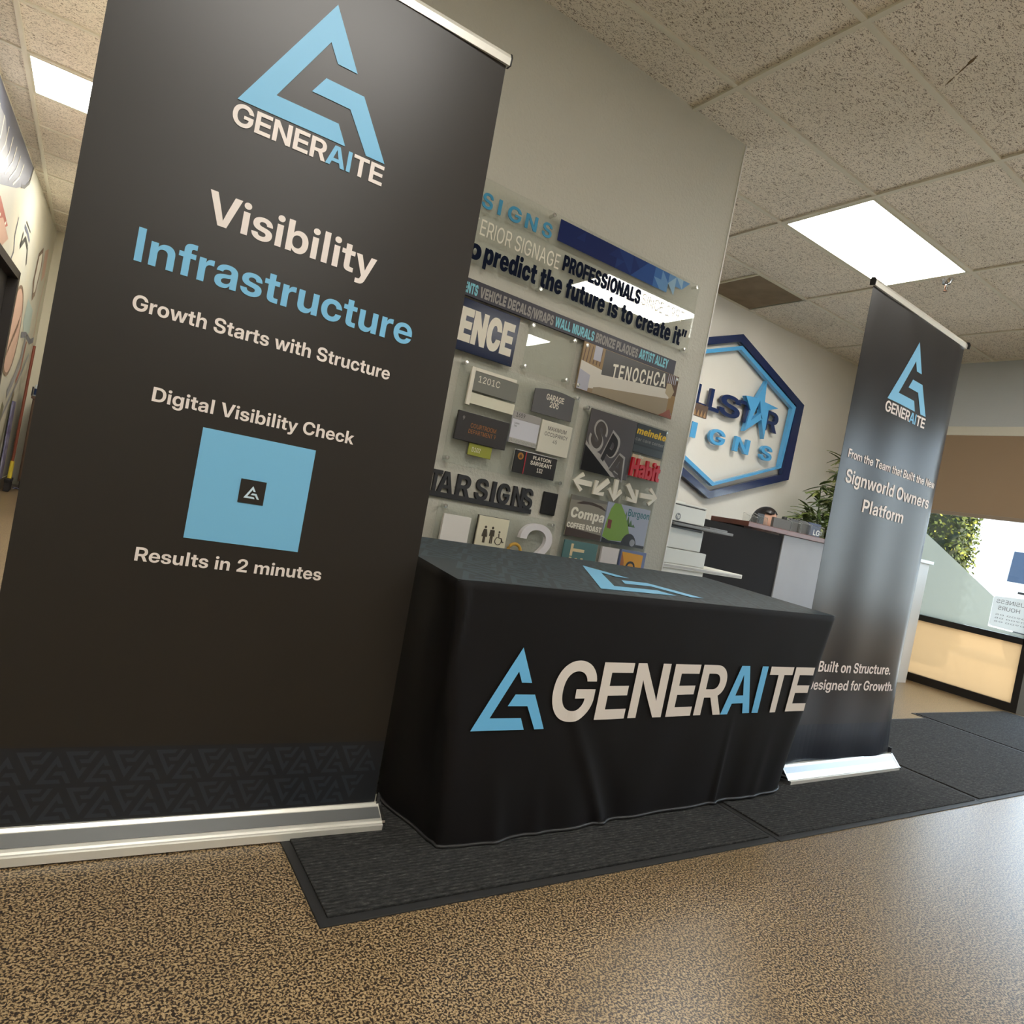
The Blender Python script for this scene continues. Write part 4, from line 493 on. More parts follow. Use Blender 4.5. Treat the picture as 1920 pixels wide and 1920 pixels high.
# back wall
wall_b = struct(MB().box(0.42, XW + 0.2, YB, YB + 0.15, 0, HCEIL + 0.01).build('wall_back', paint_w))
struct(MB().box(0.42, XW, YB - 0.012, YB, 0, 0.10).build('baseboard_back', mat('base_grey', (96, 96, 94), 0.6)))
# hall: right, far, left walls
struct(MB().box(0.30, 0.42, YP, 10.2, 0, HCEIL + 0.01).build('wall_hall', paint_w))
struct(MB().box(-1.6, 0.42, 9.72, 9.85, 0, HCEIL + 0.01).build('wall_far', mat('hall_paint', (214, 208, 186), 0.7)))
LA = Vector((-0.817, 5.717, 0)); LT = Vector((0.169, 3.848, 0)).normalized(); LN = Vector((LT.y, -LT.x, 0))
def lw(a, b, d): return tuple(LA + LT * (a - 5.717) + LN * d + Vector((0, 0, b)))    # along the wall (y-like), height, proud of the wall
def lbox(mb, a0, a1, b0, b1, d0, d1, mi=0): return mb.prism([(a0, b0), (a1, b0), (a1, b1), (a0, b1)], lw, d1, d0, mi)
mb = MB(); lbox(mb, -6.5, 6.55, 0, HCEIL + 0.01, -0.15, 0); lbox(mb, 7.72, 10.3, 0, HCEIL + 0.01, -0.15, 0); lbox(mb, 6.55, 7.72, 2.085, HCEIL + 0.01, -0.15, 0)
wall_l = struct(mb.build('wall_left', mat('mural_ground', (212, 206, 184), 0.5, var=(1.6, (196, 196, 184)), spec=0.5)))
# mural paint on the left wall
MUR = [mat('mural_' + n, c, 0.45) for n, c in (('slate', (104, 108, 122)), ('slate_light', (150, 152, 156)), ('red', (176, 96, 80)), ('pink', (206, 170, 150)), ('umber', (128, 104, 84)), ('charcoal', (78, 78, 74)), ('white', (234, 230, 214)), ('aqua', (178, 196, 190)), ('olive', (140, 138, 112)))]
mb = MB(); D = 0.002
def blob(poly, mi, d=D): mb.flat(poly, lw, d, mi)
def stroke(pts, wd, mi, d=D):
    for (a0, b0), (a1, b1) in zip(pts, pts[1:]):
        dx, dy = a1 - a0, b1 - b0; l = math.hypot(dx, dy) or 1; nx, ny = -dy / l * wd / 2, dx / l * wd / 2
        mb.add([lw(a0 + nx, b0 + ny, d), lw(a1 + nx, b1 + ny, d), lw(a1 - nx, b1 - ny, d), lw(a0 - nx, b0 - ny, d)], [(0, 1, 2, 3)], mi)
blob([(4.2, 2.30), (6.0, 2.38), (6.9, 2.62), (7.35, 2.78), (7.5, 2.99), (4.2, 2.99)], 0)
blob([(4.2, 2.32), (5.9, 2.40), (6.5, 2.62), (6.1, 2.86), (4.2, 2.80)], 1, 0.003)
for k in range(9): stroke([(5.3 + 0.18 * k, 2.44 + 0.02 * k), (5.5 + 0.18 * k, 2.72), (5.44 + 0.2 * k, 2.86)], 0.02, 6, 0.004)
stroke([(7.5, 2.99), (7.44, 2.84), (7.25, 2.74), (7.1, 2.70)], 0.03, 5, 0.004)
blob([(4.2, 2.02), (6.3, 2.08), (6.85, 2.30), (6.4, 2.40), (4.2, 2.30)], 2)
for k in range(6): stroke([(5.2 + 0.25 * k, 2.1), (5.5 + 0.25 * k, 2.3)], 0.025, 6, 0.004)
blob([(6.0, 2.10), (6.75, 2.12), (6.95, 2.22), (6.6, 2.30)], 3, 0.005)
stroke([(7.25, 2.48), (7.22, 2.32), (7.3, 2.2), (7.24, 2.12)], 0.03, 0)
stroke([(7.6, 2.44), (7.55, 2.30), (7.75, 2.42), (7.95, 2.38), (8.05, 2.24)], 0.05, 5); stroke([(7.6, 2.50), (7.8, 2.49), (8.0, 2.45)], 0.04, 0); stroke([(7.65, 2.55), (7.95, 2.53)], 0.02, 5)
blob([(8.7, 2.50), (8.95, 2.62), (9.05, 2.45), (8.95, 2.10), (8.8, 2.02), (8.65, 2.2)], 4)
blob([(8.75, 2.48), (8.93, 2.56), (8.98, 2.42), (8.9, 2.14), (8.8, 2.1), (8.72, 2.24)], 6, 0.003)
blob([(9.1, 2.62), (9.35, 2.70), (9.4, 2.4), (9.2, 2.3)], 3); stroke([(9.5, 2.4), (9.4, 2.0), (9.45, 1.6), (9.35, 1.2)], 0.03, 3)
el = [(8.02 + 0.36 * cos(t * pi / 16), 1.60 + 0.42 * sin(t * pi / 16)) for t in range(33)]
blob(el[:-1], 3, 0.003); stroke(el, 0.035, 4, 0.004)
for k in range(7): stroke([(7.85 + 0.06 * k, 1.35 + 0.05 * k), (7.95 + 0.05 * k, 1.48 + 0.05 * k)], 0.02, 4, 0.005)
blob([(8.55, 2.0), (9.0, 1.95), (9.05, 1.72), (8.75, 1.6), (8.5, 1.75)], 7); stroke([(8.5, 1.62), (8.8, 1.66), (9.2, 1.63), (9.45, 1.68)], 0.06, 0, 0.004); stroke([(8.85, 1.66), (8.8, 1.4), (8.6, 1.2), (8.3, 1.0)], 0.1, 1, 0.004)
stroke([(8.95, 1.6), (8.9, 1.3), (8.7, 1.15)], 0.05, 2, 0.005); stroke([(9.3, 1.5), (8.9, 1.2), (8.5, 0.95), (8.2, 0.75)], 0.05, 1, 0.004); stroke([(8.75, 1.05), (8.6, 0.85), (8.5, 0.5), (8.4, 0.2)], 0.09, 8, 0.004); stroke([(8.2, 0.9), (8.1, 0.6), (8.0, 0.2)], 0.14, 8, 0.004)
mural = struct(mb.build('mural', MUR, wall_l))
# baseboard and door of the left wall
mb = MB(); lbox(mb, 7.8, 9.7, 0, 0.12, 0, 0.015); struct(mb.build('baseboard_left', mat('base_cream', (150, 140, 118), 0.6)))
mb = MB(); lbox(mb, 6.50, 6.58, 0, 2.085, -0.12, 0.02); lbox(mb, 7.64, 7.72, 0, 2.085, -0.12, 0.02); lbox(mb, 6.50, 7.72, 2.03, 2.10, -0.12, 0.02)
door = struct(mb.build('door_1', mat('dark_wood', (30, 24, 20), 0.45)))
mb = MB(); lbox(mb, 6.58, 7.64, 0, 2.03, -0.10, -0.06); struct(mb.build('door_panel', mat('dark_door', (26, 21, 18), 0.5), door))
# rear of the room (behind the viewer)
struct(MB().box(-4, XW + 0.2, -6.1, -6, 0, HCEIL + 0.01).build('wall_rear', paint_w))
# window wall: header over the whole front, storefront glazing below
struct(MB().box(XW, XW + 0.2, -6, YB, 2.385, HCEIL + 0.01).build('wall_right', paint_d))
struct(MB().rbox(XW - 0.05, XW + 0.01, -5.9, YB - 0.02, 2.305, 2.388, 0.006).build('trim_2', mat('valance_beige', (206, 202, 186), 0.5)))
struct(MB().box(XW + 0.02, XW + 0.2, 3.98, YB, 0, 2.385).build('wall_corner', paint_d))
def window(n, y0, y1, film=True):
    mb = MB(); X0, X1 = XW + 0.02, XW + 0.075
    mb.box(X0, X1, y0, y1, 0.0, 0.07); mb.box(X0, X1, y0, y1, 0.565, 0.618); mb.box(X0, X1, y0, y1, 2.33, 2.385)
    mb.box(X0, X1, y0, y0 + 0.05, 0.07, 2.33); mb.box(X0, X1, y1 - 0.05, y1, 0.07, 2.33)
    f = struct(mb.build('window_%d' % n, bronze))
    struct(MB().box(XW + 0.045, XW + 0.051, y0 + 0.05, y1 - 0.05, 0.07, 0.565).build('lower_pane', film_lo, f))
    struct(MB().box(XW + 0.045, XW + 0.051, y0 + 0.05, y1 - 0.05, 0.618, 2.33).build('upper_pane', glass, f))
    return f
w1 = window(1, 2.19, 3.98)
# frosted graphic with a slanted edge stuck to the upper pane
def wx(a, b, d): return (XW + 0.042 + d, a, b)
struct(MB().flat([(3.93, 0.62), (3.93, 1.943), (2.517, 0.914), (2.517, 0.655), (2.24, 0.645), (2.24, 0.62)], wx).build('film_graphic', film_hi, w1))
w2 = window(2, -1.25, 0.95)
struct(MB().box(XW, XW + 0.2, -6, -1.25, 0, 2.39).build('wall_front', paint_d))
# glazed entrance door right of the frosted window
mb = MB(); X0, X1 = XW + 0.02, XW + 0.075
mb.box(X0, X1, 1.0, 1.06, 0, 2.385); mb.box(X0, X1, 2.13, 2.19, 0, 2.385); mb.box(X0, X1, 1.06, 2.13, 2.25, 2.385)
d2 = struct(mb.build('door_2', alum_d)); struct(MB().box(XW + 0.045, XW + 0.051, 1.06, 2.13, 0.0, 2.25).build('door_pane', glass, d2))

# ------------------------------------------------------------------ outside
pave = mat('concrete_paving', (186, 182, 176), 0.85, var=(3, (170, 166, 160)))
struct(MB().box(XW + 0.06, 40, -25, 30, -0.12, -0.02).build('pavement', pave))
struct(MB().box(26, 27, -20, 30, -0.02, 6).build('far_facade', mat('pale_stucco', (240, 236, 226), 0.8)))
# ================================================================== ROLL-UP BANNERS
ink = mat('banner_black_print', (36, 32, 28), 0.38, spec=0.5)
blue_ink = mat('banner_blue_print', (120, 186, 224), 0.42, spec=0.4)
white_ink = mat('banner_white_print', (232, 222, 216), 0.42, spec=0.4)
navy_ink = mat('banner_navy_print', (30, 33, 38), 0.42, spec=0.45)
faint_ink = mat('banner_slate_print', (43, 48, 56), 0.42, spec=0.45)

class Banner:
    """vinyl graphic rising from a cassette; (u, v) on the print: u from the right edge (negative to the left), v up from the cassette"""
    def __init__(s, P, yawb, lean, tilt, W, H, wave):
        s.P = Vector(P); s.U = Vector((cos(yawb), sin(yawb), 0)); s.N = Vector((-sin(yawb), cos(yawb), 0))
        s.V = (Vector((0, 0, 1)) + s.N * lean + s.U * tilt).normalized(); s.W = W; s.H = H; s.wave = wave
    def bulge(s, u, v):
        t = u / s.W
        return s.wave(t, v / s.H)
    def fn(s, u, v, d=0.0):          # d > 0 : in front of the print
        return tuple(s.P + s.U * u + s.V * v + s.N * (s.bulge(u, v) - d))
    def panel(s, parent, m, n=40, k=30):
        V = []; F = []
        for off in (0.0, -0.0012):
            for i in range(n + 1):
                for j in range(k + 1): V.append(s.fn(-s.W + s.W * i / n, s.H * j / k, off))
        q = (n + 1) * (k + 1)
        for i in range(n):
            for j in range(k):
                a, b, c, d = i * (k + 1) + j, (i + 1) * (k + 1) + j, (i + 1) * (k + 1) + j + 1, i * (k + 1) + j + 1
                F.append((a, b, c, d)); F.append((d + q, c + q, b + q, a + q))
        return MB().add(V, F, 0, True).build('graphic_panel', m, parent)
    def place(s, mb, cuts=True):
        if cuts: mb = slice_mb(mb, [(0, [-s.W * k / 24 for k in range(1, 24)])])
        return remap(mb, s.fn)
    def hardware(s, root, front, back, zf):
        """low silver cassette with chrome end caps, swing foot, pole and top rail"""
        U, N = s.U, s.N; P0 = Vector((s.P.x, s.P.y, 0)); zb = s.P.z
        prof = [(-front, 0.004), (-front, zf), (-front + 0.003, zf + 0.002), (-front + 0.007, zf + 0.003), (-front + 0.010, zf + 0.007), (-0.012, zb - 0.004), (-0.006, zb + 0.002), (0.004, zb + 0.002), (0.012, zb - 0.004), (back, zb * 0.7), (back, 0.004)]
        def ex(u0, u1, grow=0.0, name='base', m=alum):
            n = len(prof); V = []
            for u in (u0, u1):
                for (a, z) in prof:
                    V.append(tuple(P0 + U * u + N * (a * (1 + grow)) + Vector((0, 0, z * (1 + grow)))))
            mm = MB().add(V, [(i, (i + 1) % n, (i + 1) % n + n, i + n) for i in range(n)] + [tuple(range(n))[::-1], tuple(range(n, 2 * n))])
            return mm.build(name, m, root)
        base = ex(-s.W - 0.008, 0.008)
        V = [tuple(P0 + U * u + N * a + Vector((0, 0, z))) for u in (-s.W - 0.006, 0.006) for a, z in ((-front + 0.016, zf + 0.0118), (-0.015, zb - 0.0046))]
        MB().add(V, [(0, 2, 3, 1)]).build('face_strip', alum_d, base)
        for u in (-s.W - 0.016, 0.008):
            c = ex(u, u + 0.008, 0.04, 'end_cap', chrome)
        MB().prism([(0, 0), (0.010, 0), (0.008, 0.02), (0.004, 0.03), (0, 0.03)], lambda a, b, d: tuple(P0 + U * (0.002 + a) + N * d + Vector((0, 0, zb + b))), -0.008, 0.008).build('end_clip', chrome, root)
        # two feet under the cassette
        top = s.V * s.H
        mb = MB(); T = s.P + top
        V = []
        prof2 = [(-0.010, -0.006), (-0.012, 0.012), (-0.006, 0.024), (0.006, 0.026), (0.010, 0.016), (0.009, -0.004)]
        n = len(prof2)
        for u in (-s.W - 0.006, 0.006):
            for a, z in prof2: V.append(tuple(T + U * u + N * (a + s.bulge(u, s.H)) + Vector((0, 0, z))))
        MB().add(V, [(i, (i + 1) % n, (i + 1) % n + n, i + n) for i in range(n)] + [tuple(range(n))[::-1], tuple(range(n, 2 * n))]).build('top_rail', alum, root)
        for u in (-s.W - 0.010, 0.006):
            V = [tuple(T + U * (u + du) + N * (a * 1.15) + Vector((0, 0, z * 1.1))) for du in (0, 0.004) for a, z in prof2]
            MB().add(V, [(i, (i + 1) % n, (i + 1) % n + n, i + n) for i in range(n)] + [tuple(range(n))[::-1], tuple(range(n, 2 * n))]).build('rail_cap', black, root)
        m = P0 + U * (-s.W / 2) + N * (back - 0.012)
        MB().tube([m + Vector((0, 0, zb * 0.7)), m + N * 0.005 + s.V * (s.H * 0.5) + Vector((0, 0, zb)), T + U * (-s.W / 2) + N * 0.02], 0.007, 10).build('pole', alum, root)
        return base

# ---- left banner, close to the lens
b1 = Banner((0.7812, 1.5843, 0.0534), -0.0354, 0.0225, -0.0062, 0.87, 1.9925, lambda t, q: 0.004 * sin(t * 5.0) * (0.3 + q) )
root1 = thing('rollup_banner', 'big black roll-up banner with Visibility Infrastructure heading and plain blue square, left of the table', 'banner', (0.35, 1.6, 0))
g1 = b1.panel(root1, ink)
b1.hardware(root1, 0.060, 0.075, 0.022)
L = 0.0016
mb = MB(); logo(mb, -0.6125, 1.600, 0.339, 0.302, plain, L); b1.place(mb).build('logo', blue_ink, g1)
mb = MB(); text(mb, 'GENERAITE', 'B', -0.6167, -0.2715, 1.5455, 0.0478, plain, L, mis=[0, 0, 0, 0, 0, 1, 1, 0, 0], track=-0.02); b1.place(mb).build('brand_lettering', [white_ink, blue_ink], g1)
def line(b, g, s, font, u0, u1, vb, cap, m, name='lettering'):
    mb = MB(); text(mb, s, font, u0, u1, vb, cap, plain, L); return b.place(mb).build(name, m, g)
line(b1, g1, 'Visibility', 'B', -0.6320, -0.2490, 1.3205, 0.0705, white_ink)
line(b1, g1, 'Infrastructure', 'B', -0.7490, -0.1270, 1.1930, 0.0705, blue_ink)
line(b1, g1, 'Growth Starts with Structure', 'B', -0.7370, -0.1660, 1.0930, 0.0325, white_ink)
line(b1, g1, 'Digital Visibility Check', 'B', -0.6715, -0.2270, 0.9145, 0.0305, white_ink)
line(b1, g1, 'Results in 2 minutes', 'B', -0.6505, -0.2470, 0.5710, 0.0298, white_ink)
mb = MB(); mb.flat([(-0.5640, 0.6334), (-0.3133, 0.6334), (-0.3133, 0.8818), (-0.5640, 0.8818)], plain, L); sq = b1.place(mb).build('blue_square', blue_ink, g1)
mb = MB(); mb.flat([(-0.4675, 0.7303), (-0.4113, 0.7303), (-0.4113, 0.7850), (-0.4675, 0.7850)], plain, L * 1.8); b1.place(mb).build('center_tile', ink, sq)
mb = MB(); logo(mb, -0.4565, 0.7425, 0.0345, 0.029, plain, L * 2.6); b1.place(mb).build('center_logo', mat('pale_blue_print', (200, 222, 236), 0.45), sq)
mb = MB(); mb.flat([(-0.869, 0.001), (-0.001, 0.001), (-0.001, 0.165), (-0.869, 0.165)], plain, L * 0.5); b1.place(mb).build('navy_band', navy_ink, g1)
mb = MB()
for row in range(2):
    y = 0.088 - 0.078 * row
    for k in range(-1, 11):
        x = -0.87 + 0.085 * k + 0.03 + 0.012 * row
        if x > -0.868 and x + 0.062 < -0.002: logo(mb, x, y, 0.062, 0.060, plain, L)
        if x + 0.045 > -0.868 and x + 0.107 < -0.002: logo(mb, x + 0.0435, y + 0.008, 0.062, 0.060, plain, L, flip=True)
b1.place(mb).build('pattern', faint_ink, g1)

# ---- right banner, further back, lit by the windows
def wave2(t, q):
    e = 0.0
    if t > -0.10: e = 0.030 * ((t + 0.10) / 0.10) ** 2 * min(1, 4 * q + 0.15) * (1 - 0.75 * q)
    return 0.0035 * sin(t * 15 + 1.0) * (1 - q * 0.6) + 0.006 * sin(t * 6.0) * (1 - q) + e
ink2 = mat('banner_satin_print', (42, 40, 41), 0.30, spec=0.22)
b2 = Banner((3.430, 1.5866, 0.0676), 0.0214, 0.012, 0.0017, 0.885, 1.992, wave2)
root2 = thing('rollup_banner', 'roll-up banner standing right of the table, its dark print catching window light', 'banner', (2.99, 1.58, 0))
g2 = b2.panel(root2, ink2, 72, 24)
b2.hardware(root2, 0.055, 0.075, 0.022)
mb = MB(); logo(mb, -0.6180, 1.589, 0.351, 0.297, plain, L); b2.place(mb).build('logo', blue_ink, g2)
mb = MB(); text(mb, 'GENERAITE', 'B', -0.6217, -0.2620, 1.5340, 0.0465, plain, L, mis=[0, 0, 0, 0, 0, 1, 1, 0, 0], track=-0.02); b2.place(mb).build('brand_lettering', [white_ink, blue_ink], g2)
white_ink = mat('banner_matte_white_print', (232, 222, 216), 0.5, spec=0.2)
line(b2, g2, 'From the Team that Built the New', 'B', -0.835, -0.055, 1.2880, 0.0360, white_ink)
line(b2, g2, 'Signworld Owners', 'B', -0.821, -0.085, 1.1865, 0.0560, white_ink)
line(b2, g2, 'Platform', 'B', -0.645, -0.295, 1.0860, 0.0550, white_ink)
line(b2, g2, 'Built on Structure.', 'B', -0.740, -0.1545, 0.3875, 0.0460, white_ink)
line(b2, g2, 'Designed for Growth.', 'B', -0.800, -0.1000, 0.3098, 0.0440, white_ink)
mb = MB(); mb.flat([(-0.884, 0.001), (-0.001, 0.001), (-0.001, 0.16), (-0.884, 0.16)], plain, L * 0.5); b2.place(mb).build('navy_band', mat('banner_satin_navy', (30, 34, 44), 0.30, spec=0.22), g2)

# ================================================================== TABLE UNDER A FITTED CLOTH
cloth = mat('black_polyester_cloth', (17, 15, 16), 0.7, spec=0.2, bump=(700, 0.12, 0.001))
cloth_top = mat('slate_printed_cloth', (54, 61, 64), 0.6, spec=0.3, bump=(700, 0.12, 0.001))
top_pat = mat('pale_slate_print', (66, 78, 84), 0.6, spec=0.3)
TC = [Vector((0.805, 1.420, 0.690)), Vector((2.478, 1.420, 0.714)), Vector((2.68, 2.250, 0.722)), Vector((0.87, 2.215, 0.715))]
HM = [Vector((0.868, 1.402, 0.012)), Vector((2.470, 1.470, 0.020)), Vector((2.66, 2.28, 0.012)), Vector((0.90, 2.24, 0.012))]
def loop(C, rad, N):
    """rounded quadrilateral sampled with N points per side plus M per corner; returns points in a fixed order"""
    out = []; M = 9
    for i in range(4):
        a, b, c = C[i - 1], C[i], C[(i + 1) % 4]
        r = rad[i]; p = b + (a - b).normalized() * r; q = b + (c - b).normalized() * r
        for k in range(M): t = k / M; out.append((1 - t) ** 2 * p + 2 * t * (1 - t) * b + t * t * q)
        d = C[(i + 1) % 4]; e = C[(i + 2) % 4]
        q2 = d + (b - d).normalized() * rad[(i + 1) % 4]
        for k in range(N): out.append(q.lerp(q2, k / N))
    return out
NS = 150
topL = loop(TC, [0.02, 0.03, 0.04, 0.03], NS); hemL = loop(HM, [0.10, 0.16, 0.1, 0.1], NS)
NP = len(topL); LV = 26
def nrm(i):
    a, b = hemL[i - 1], hemL[(i + 1) % NP]; t = (b - a); t.z = 0; t.normalize(); return Vector((t.y, -t.x, 0))
def cloth_pt(i, t):
    """t: 0 at the table edge, 1 at the hem"""
    p = topL[i].lerp(hemL[i], t) ; n = nrm(i)
    p = p - Vector((0, 0, 0.018)) * (1 - min(1, t / 0.03)) * 0
    x = p.x; f = 0.0
    if p.y < 1.75:                                   # front face and the left side folds
        def fold(c0, c1, wd, amp, t0):               # crease running from x=c0 (top) to x=c1 (hem)
            c = c0 + (c1 - c0) * t; return amp * max(0.0, (t - t0) / (1 - t0)) * math.exp(-((x - c) / wd) ** 2)
        f += fold(1.06, 1.45, 0.022, 0.013, 0.35) - fold(1.13, 1.52, 0.045, 0.007, 0.4) + fold(0.97, 1.34, 0.06, 0.006, 0.4)
        f += fold(1.985, 1.99, 0.014, 0.010, 0.5) - fold(2.05, 2.07, 0.05, 0.008, 0.5)
        f += fold(0.93, 1.06, 0.03, 0.009, 0.6) + fold(1.1, 1.2, 0.025, 0.006, 0.7) + fold(2.25, 2.22, 0.03, 0.006, 0.6)
        f += fold(0.845, 0.885, 0.03, 0.014, 0.3)
        f += 0.011 * math.exp(-((x - 0.838) / 0.010) ** 2) * min(1, t * 14) * max(0, 1 - 1.5 * t) - 0.010 * math.exp(-((x - 0.818) / 0.010) ** 2) * min(1, t * 14) * max(0, 1 - 2.5 * t)
        f += 0.003 * sin(x * 23 + 3 * t) * t
    if x < 0.99 and p.y > 1.43:
        f += 0.02 * sin(p.y * 16) * t
    return p + n * f
V = []; F = []; mi = []
ts = [0.0, 0.012, 0.03] + [0.03 + 0.97 * (k / (LV - 3)) for k in range(1, LV - 2)]
LV = len(ts)
for t in ts:
    for i in range(NP):
        p = cloth_pt(i, t)
        if t == 0.0: p = topL[i] + nrm(i) * -0.006 + Vector((0, 0, 0.002))
        V.append(tuple(p))
for k in range(LV - 1):
    for i in range(NP): F.append((k * NP + i, (k + 1) * NP + i, (k + 1) * NP + (i + 1) % NP, k * NP + (i + 1) % NP))
tcl = MB().add(V, F, 0, True)
cl = tcl.build('tablecloth', cloth)
tag(cl, 'black tablecloth with white and blue front lettering, draped to the floor', 'tablecloth')
# printed top
mb = MB(); cen = sum(topL, Vector()) / NP
ring = [topL[i] + nrm(i) * -0.006 + Vector((0, 0, 0.002)) for i in range(NP)]
def tp(a, b, d=0.0):     # unit coordinates over the top
    p = (TC[0] * (1 - a) * (1 - b) + TC[1] * a * (1 - b) + TC[2] * a * b + TC[3] * (1 - a) * b)
    sag = 0.012 * math.exp(-((a / 0.05) ** 2 + (b / 0.12) ** 2))
    return (p.x, p.y, p.z + 0.002 - sag * 0.2 + d)
NA, NB = 24, 12
V = [tp(0.004 + 0.992 * i / NA, 0.006 + 0.988 * j / NB) for i in range(NA + 1) for j in range(NB + 1)]
F = [(i * (NB + 1) + j, (i + 1) * (NB + 1) + j, (i + 1) * (NB + 1) + j + 1, i * (NB + 1) + j + 1) for i in range(NA) for j in range(NB)]
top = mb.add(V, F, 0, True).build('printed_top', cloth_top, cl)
mb = MB(); rnd = random.Random(5)
for r_ in range(5):
    for k in range(11):
        x = 0.012 + 0.090 * k + (0.03 if r_ % 2 else 0); y = 0.015 + 0.196 * r_
        if x + 0.075 < 0.99: logo(mb, x, y, 0.075, 0.165, tp, 0.0008)
        if x + 0.121 < 0.99: logo(mb, x + 0.046, y + 0.02, 0.075, 0.165, tp, 0.0008, flip=True)
mb.build('pattern', top_pat, top)
mb = MB(); A0 = Vector((1.335, 1.492)); A1 = Vector((1.815, 1.512)); AP = Vector((1.668, 1.995))
def tl(a, b, d):
    base = A0.lerp(A1, 0.5); p = A0 + (A1 - A0) * a + (AP - base) * b
    return (p.x, p.y, 0.7225 + (p.y - 1.42) * 0.010 + (p.x - 1.6) * 0.008 + d - 0.006)
def top_z(x, y):
    a = (x - 0.805) / 1.70; b = (y - 1.42) / 0.82
    return tp(a, b)[2]
def tl2(a, b, d):
    q = tl(a, b, 0); return (q[0], q[1], top_z(q[0], q[1]) + 0.0022)
for P in LOGO: mb.flat(P, tl2, 0)
mb.build('top_logo', blue_ink, top)
# front lettering, laid on the draped front
def front(x, z, d):
    # slide onto the cloth: find side-loop index by x, level by z
    t = min(1, max(0, (0.70 - z) / 0.69))
    lo, hi = 9, 9 + NS
    for _ in range(30):
        m_ = (lo + hi) / 2; i0 = int(m_); fr = m_ - i0
        px = cloth_pt(i0, t).x * (1 - fr) + cloth_pt(min(i0 + 1, 9 + NS), t).x * fr
        if px < x: lo = m_
        else: hi = m_
    i0 = int(lo); fr = lo - i0
    p = cloth_pt(i0, t).lerp(cloth_pt(min(i0 + 1, 9 + NS), t), fr)
    return (x, p.y - 0.0035 - d, z)
white_cl = mat('cloth_white_print', (220, 212, 204), 0.65, spec=0.25); blue_cl = mat('cloth_blue_print', (110, 186, 232), 0.65, spec=0.25)
def K(x, z): return x * 1.018, 0.9 + (z - 0.9) * 1.018
mb = MB(); xa, za = K(0.906, 0.322); xb, zb_ = K(1.138, 0.540)
logo(mb, xa, za, xb - xa, zb_ - za, plain)
mb = slice_mb(mb, [(0, [0.9 + 0.025 * k for k in range(12)]), (1, [0.3 + 0.03 * k for k in range(10)])])
remap(mb, front).build('front_logo', blue_cl, cl)
mb = MB(); xa, za = K(1.147, 0.3405); xb, zb_ = K(2.365, 0.508)
text(mb, 'GENERAITE', 'B', xa, xb, za, zb_ - za, plain, 0, mis=[0, 0, 0, 0, 0, 1, 1, 0, 0], slope=0.009, track=-0.02)
mb = slice_mb(mb, [(0, [1.15 + 0.03 * k for k in range(44)]), (1, [0.3 + 0.03 * k for k in range(10)])])
remap(mb, front).build('front_lettering', [white_cl, blue_cl], cl)
# hem welt
pts = [cloth_pt(i, 1.0) + nrm(i) * 0.002 for i in range(NP)]; pts.append(pts[0])
MB().tube(pts, 0.0055, 6, cap=False).build('hem', mat('black_welt', (26, 25, 26), 0.5), cl)

# ================================================================== ENTRANCE MATS
pile = make_mat_rib()
def floor_mat(x0, x1, y0, y1, z, label):
    mb = MB(); h = 0.006
    root = thing('floor_mat', label, 'mat', ((x0 + x1) / 2, (y0 + y1) / 2, 0), 'charcoal entrance mats')
    MB().rbox(x0, x1, y0, y1, z, z + 0.004, 0.0018).build('rubber_border', rubber, root)
    MB().rbox(x0 + 0.022, x1 - 0.022, y0 + 0.022, y1 - 0.022, z + 0.0035, z + 0.009, 0.002).build('pile', pile, root)
floor_mat(0.533, 2.035, 1.212, 2.15, 0.0, 'charcoal ribbed mat with a free corner by the left banner, first of the row')
floor_mat(2.039, 3.521, 1.208, 2.15, 0.0, 'charcoal ribbed mat under the right banner foot, second of the row')
floor_mat(3.525, 5.044, 1.210, 2.15, 0.0, 'charcoal ribbed mat lying beyond the right banner, third from the left banner')
floor_mat(5.048, 6.58, 1.240, 2.245, 0.0, 'charcoal ribbed mat lying at the glass door, fourth from the left banner')
# ================================================================== SAMPLE SIGNS ON THE PARTITION
steel = mat('standoff_steel', (214, 214, 210), 0.22, metal=0.9)
cream = mat('cream_letter', (232, 226, 210), 0.5); navy_l = mat('navy_letter', (12, 22, 44), 0.7, spec=0.1); teal_l = mat('teal_letter', (58, 146, 186), 0.4)
grey_l = mat('grey_letter', (150, 146, 140), 0.5); cyan_l = mat('cyan_letter', (128, 200, 214), 0.5)
def face(y):
    def fn(a, b, d): return (a, y - d, b)
    return fn
def standoffs(root, pts, y_front, y_wall=YP - 0.0005):
    for x, z in pts:
        mb = MB(); n = 14
        prof = [(0.0075, 0), (0.0075, y_wall - y_front + 0.003), (0.0075, y_wall - y_front), (0.0094, y_wall - y_front), (0.0090, y_wall - y_front + 0.0012), (0.0, y_wall - y_front + 0.0016)]
        V = [(x + r * cos(2 * pi * k / n), y_wall - h, z + r * sin(2 * pi * k / n)) for r, h in prof for k in range(n)]
        F = [(i * n + k, i * n + (k + 1) % n, (i + 1) * n + (k + 1) % n, (i + 1) * n + k) for i in range(len(prof) - 1) for k in range(n)]
        mb.add(V, F, 0, False).build('standoff', steel, root)
def quad_panel(root, x0, x1, z0, z1, y, th, m, name='panel', b=0.0015):
    return MB().rbox(x0, x1, y - th, y, z0, z1, b).build(name, m, root)
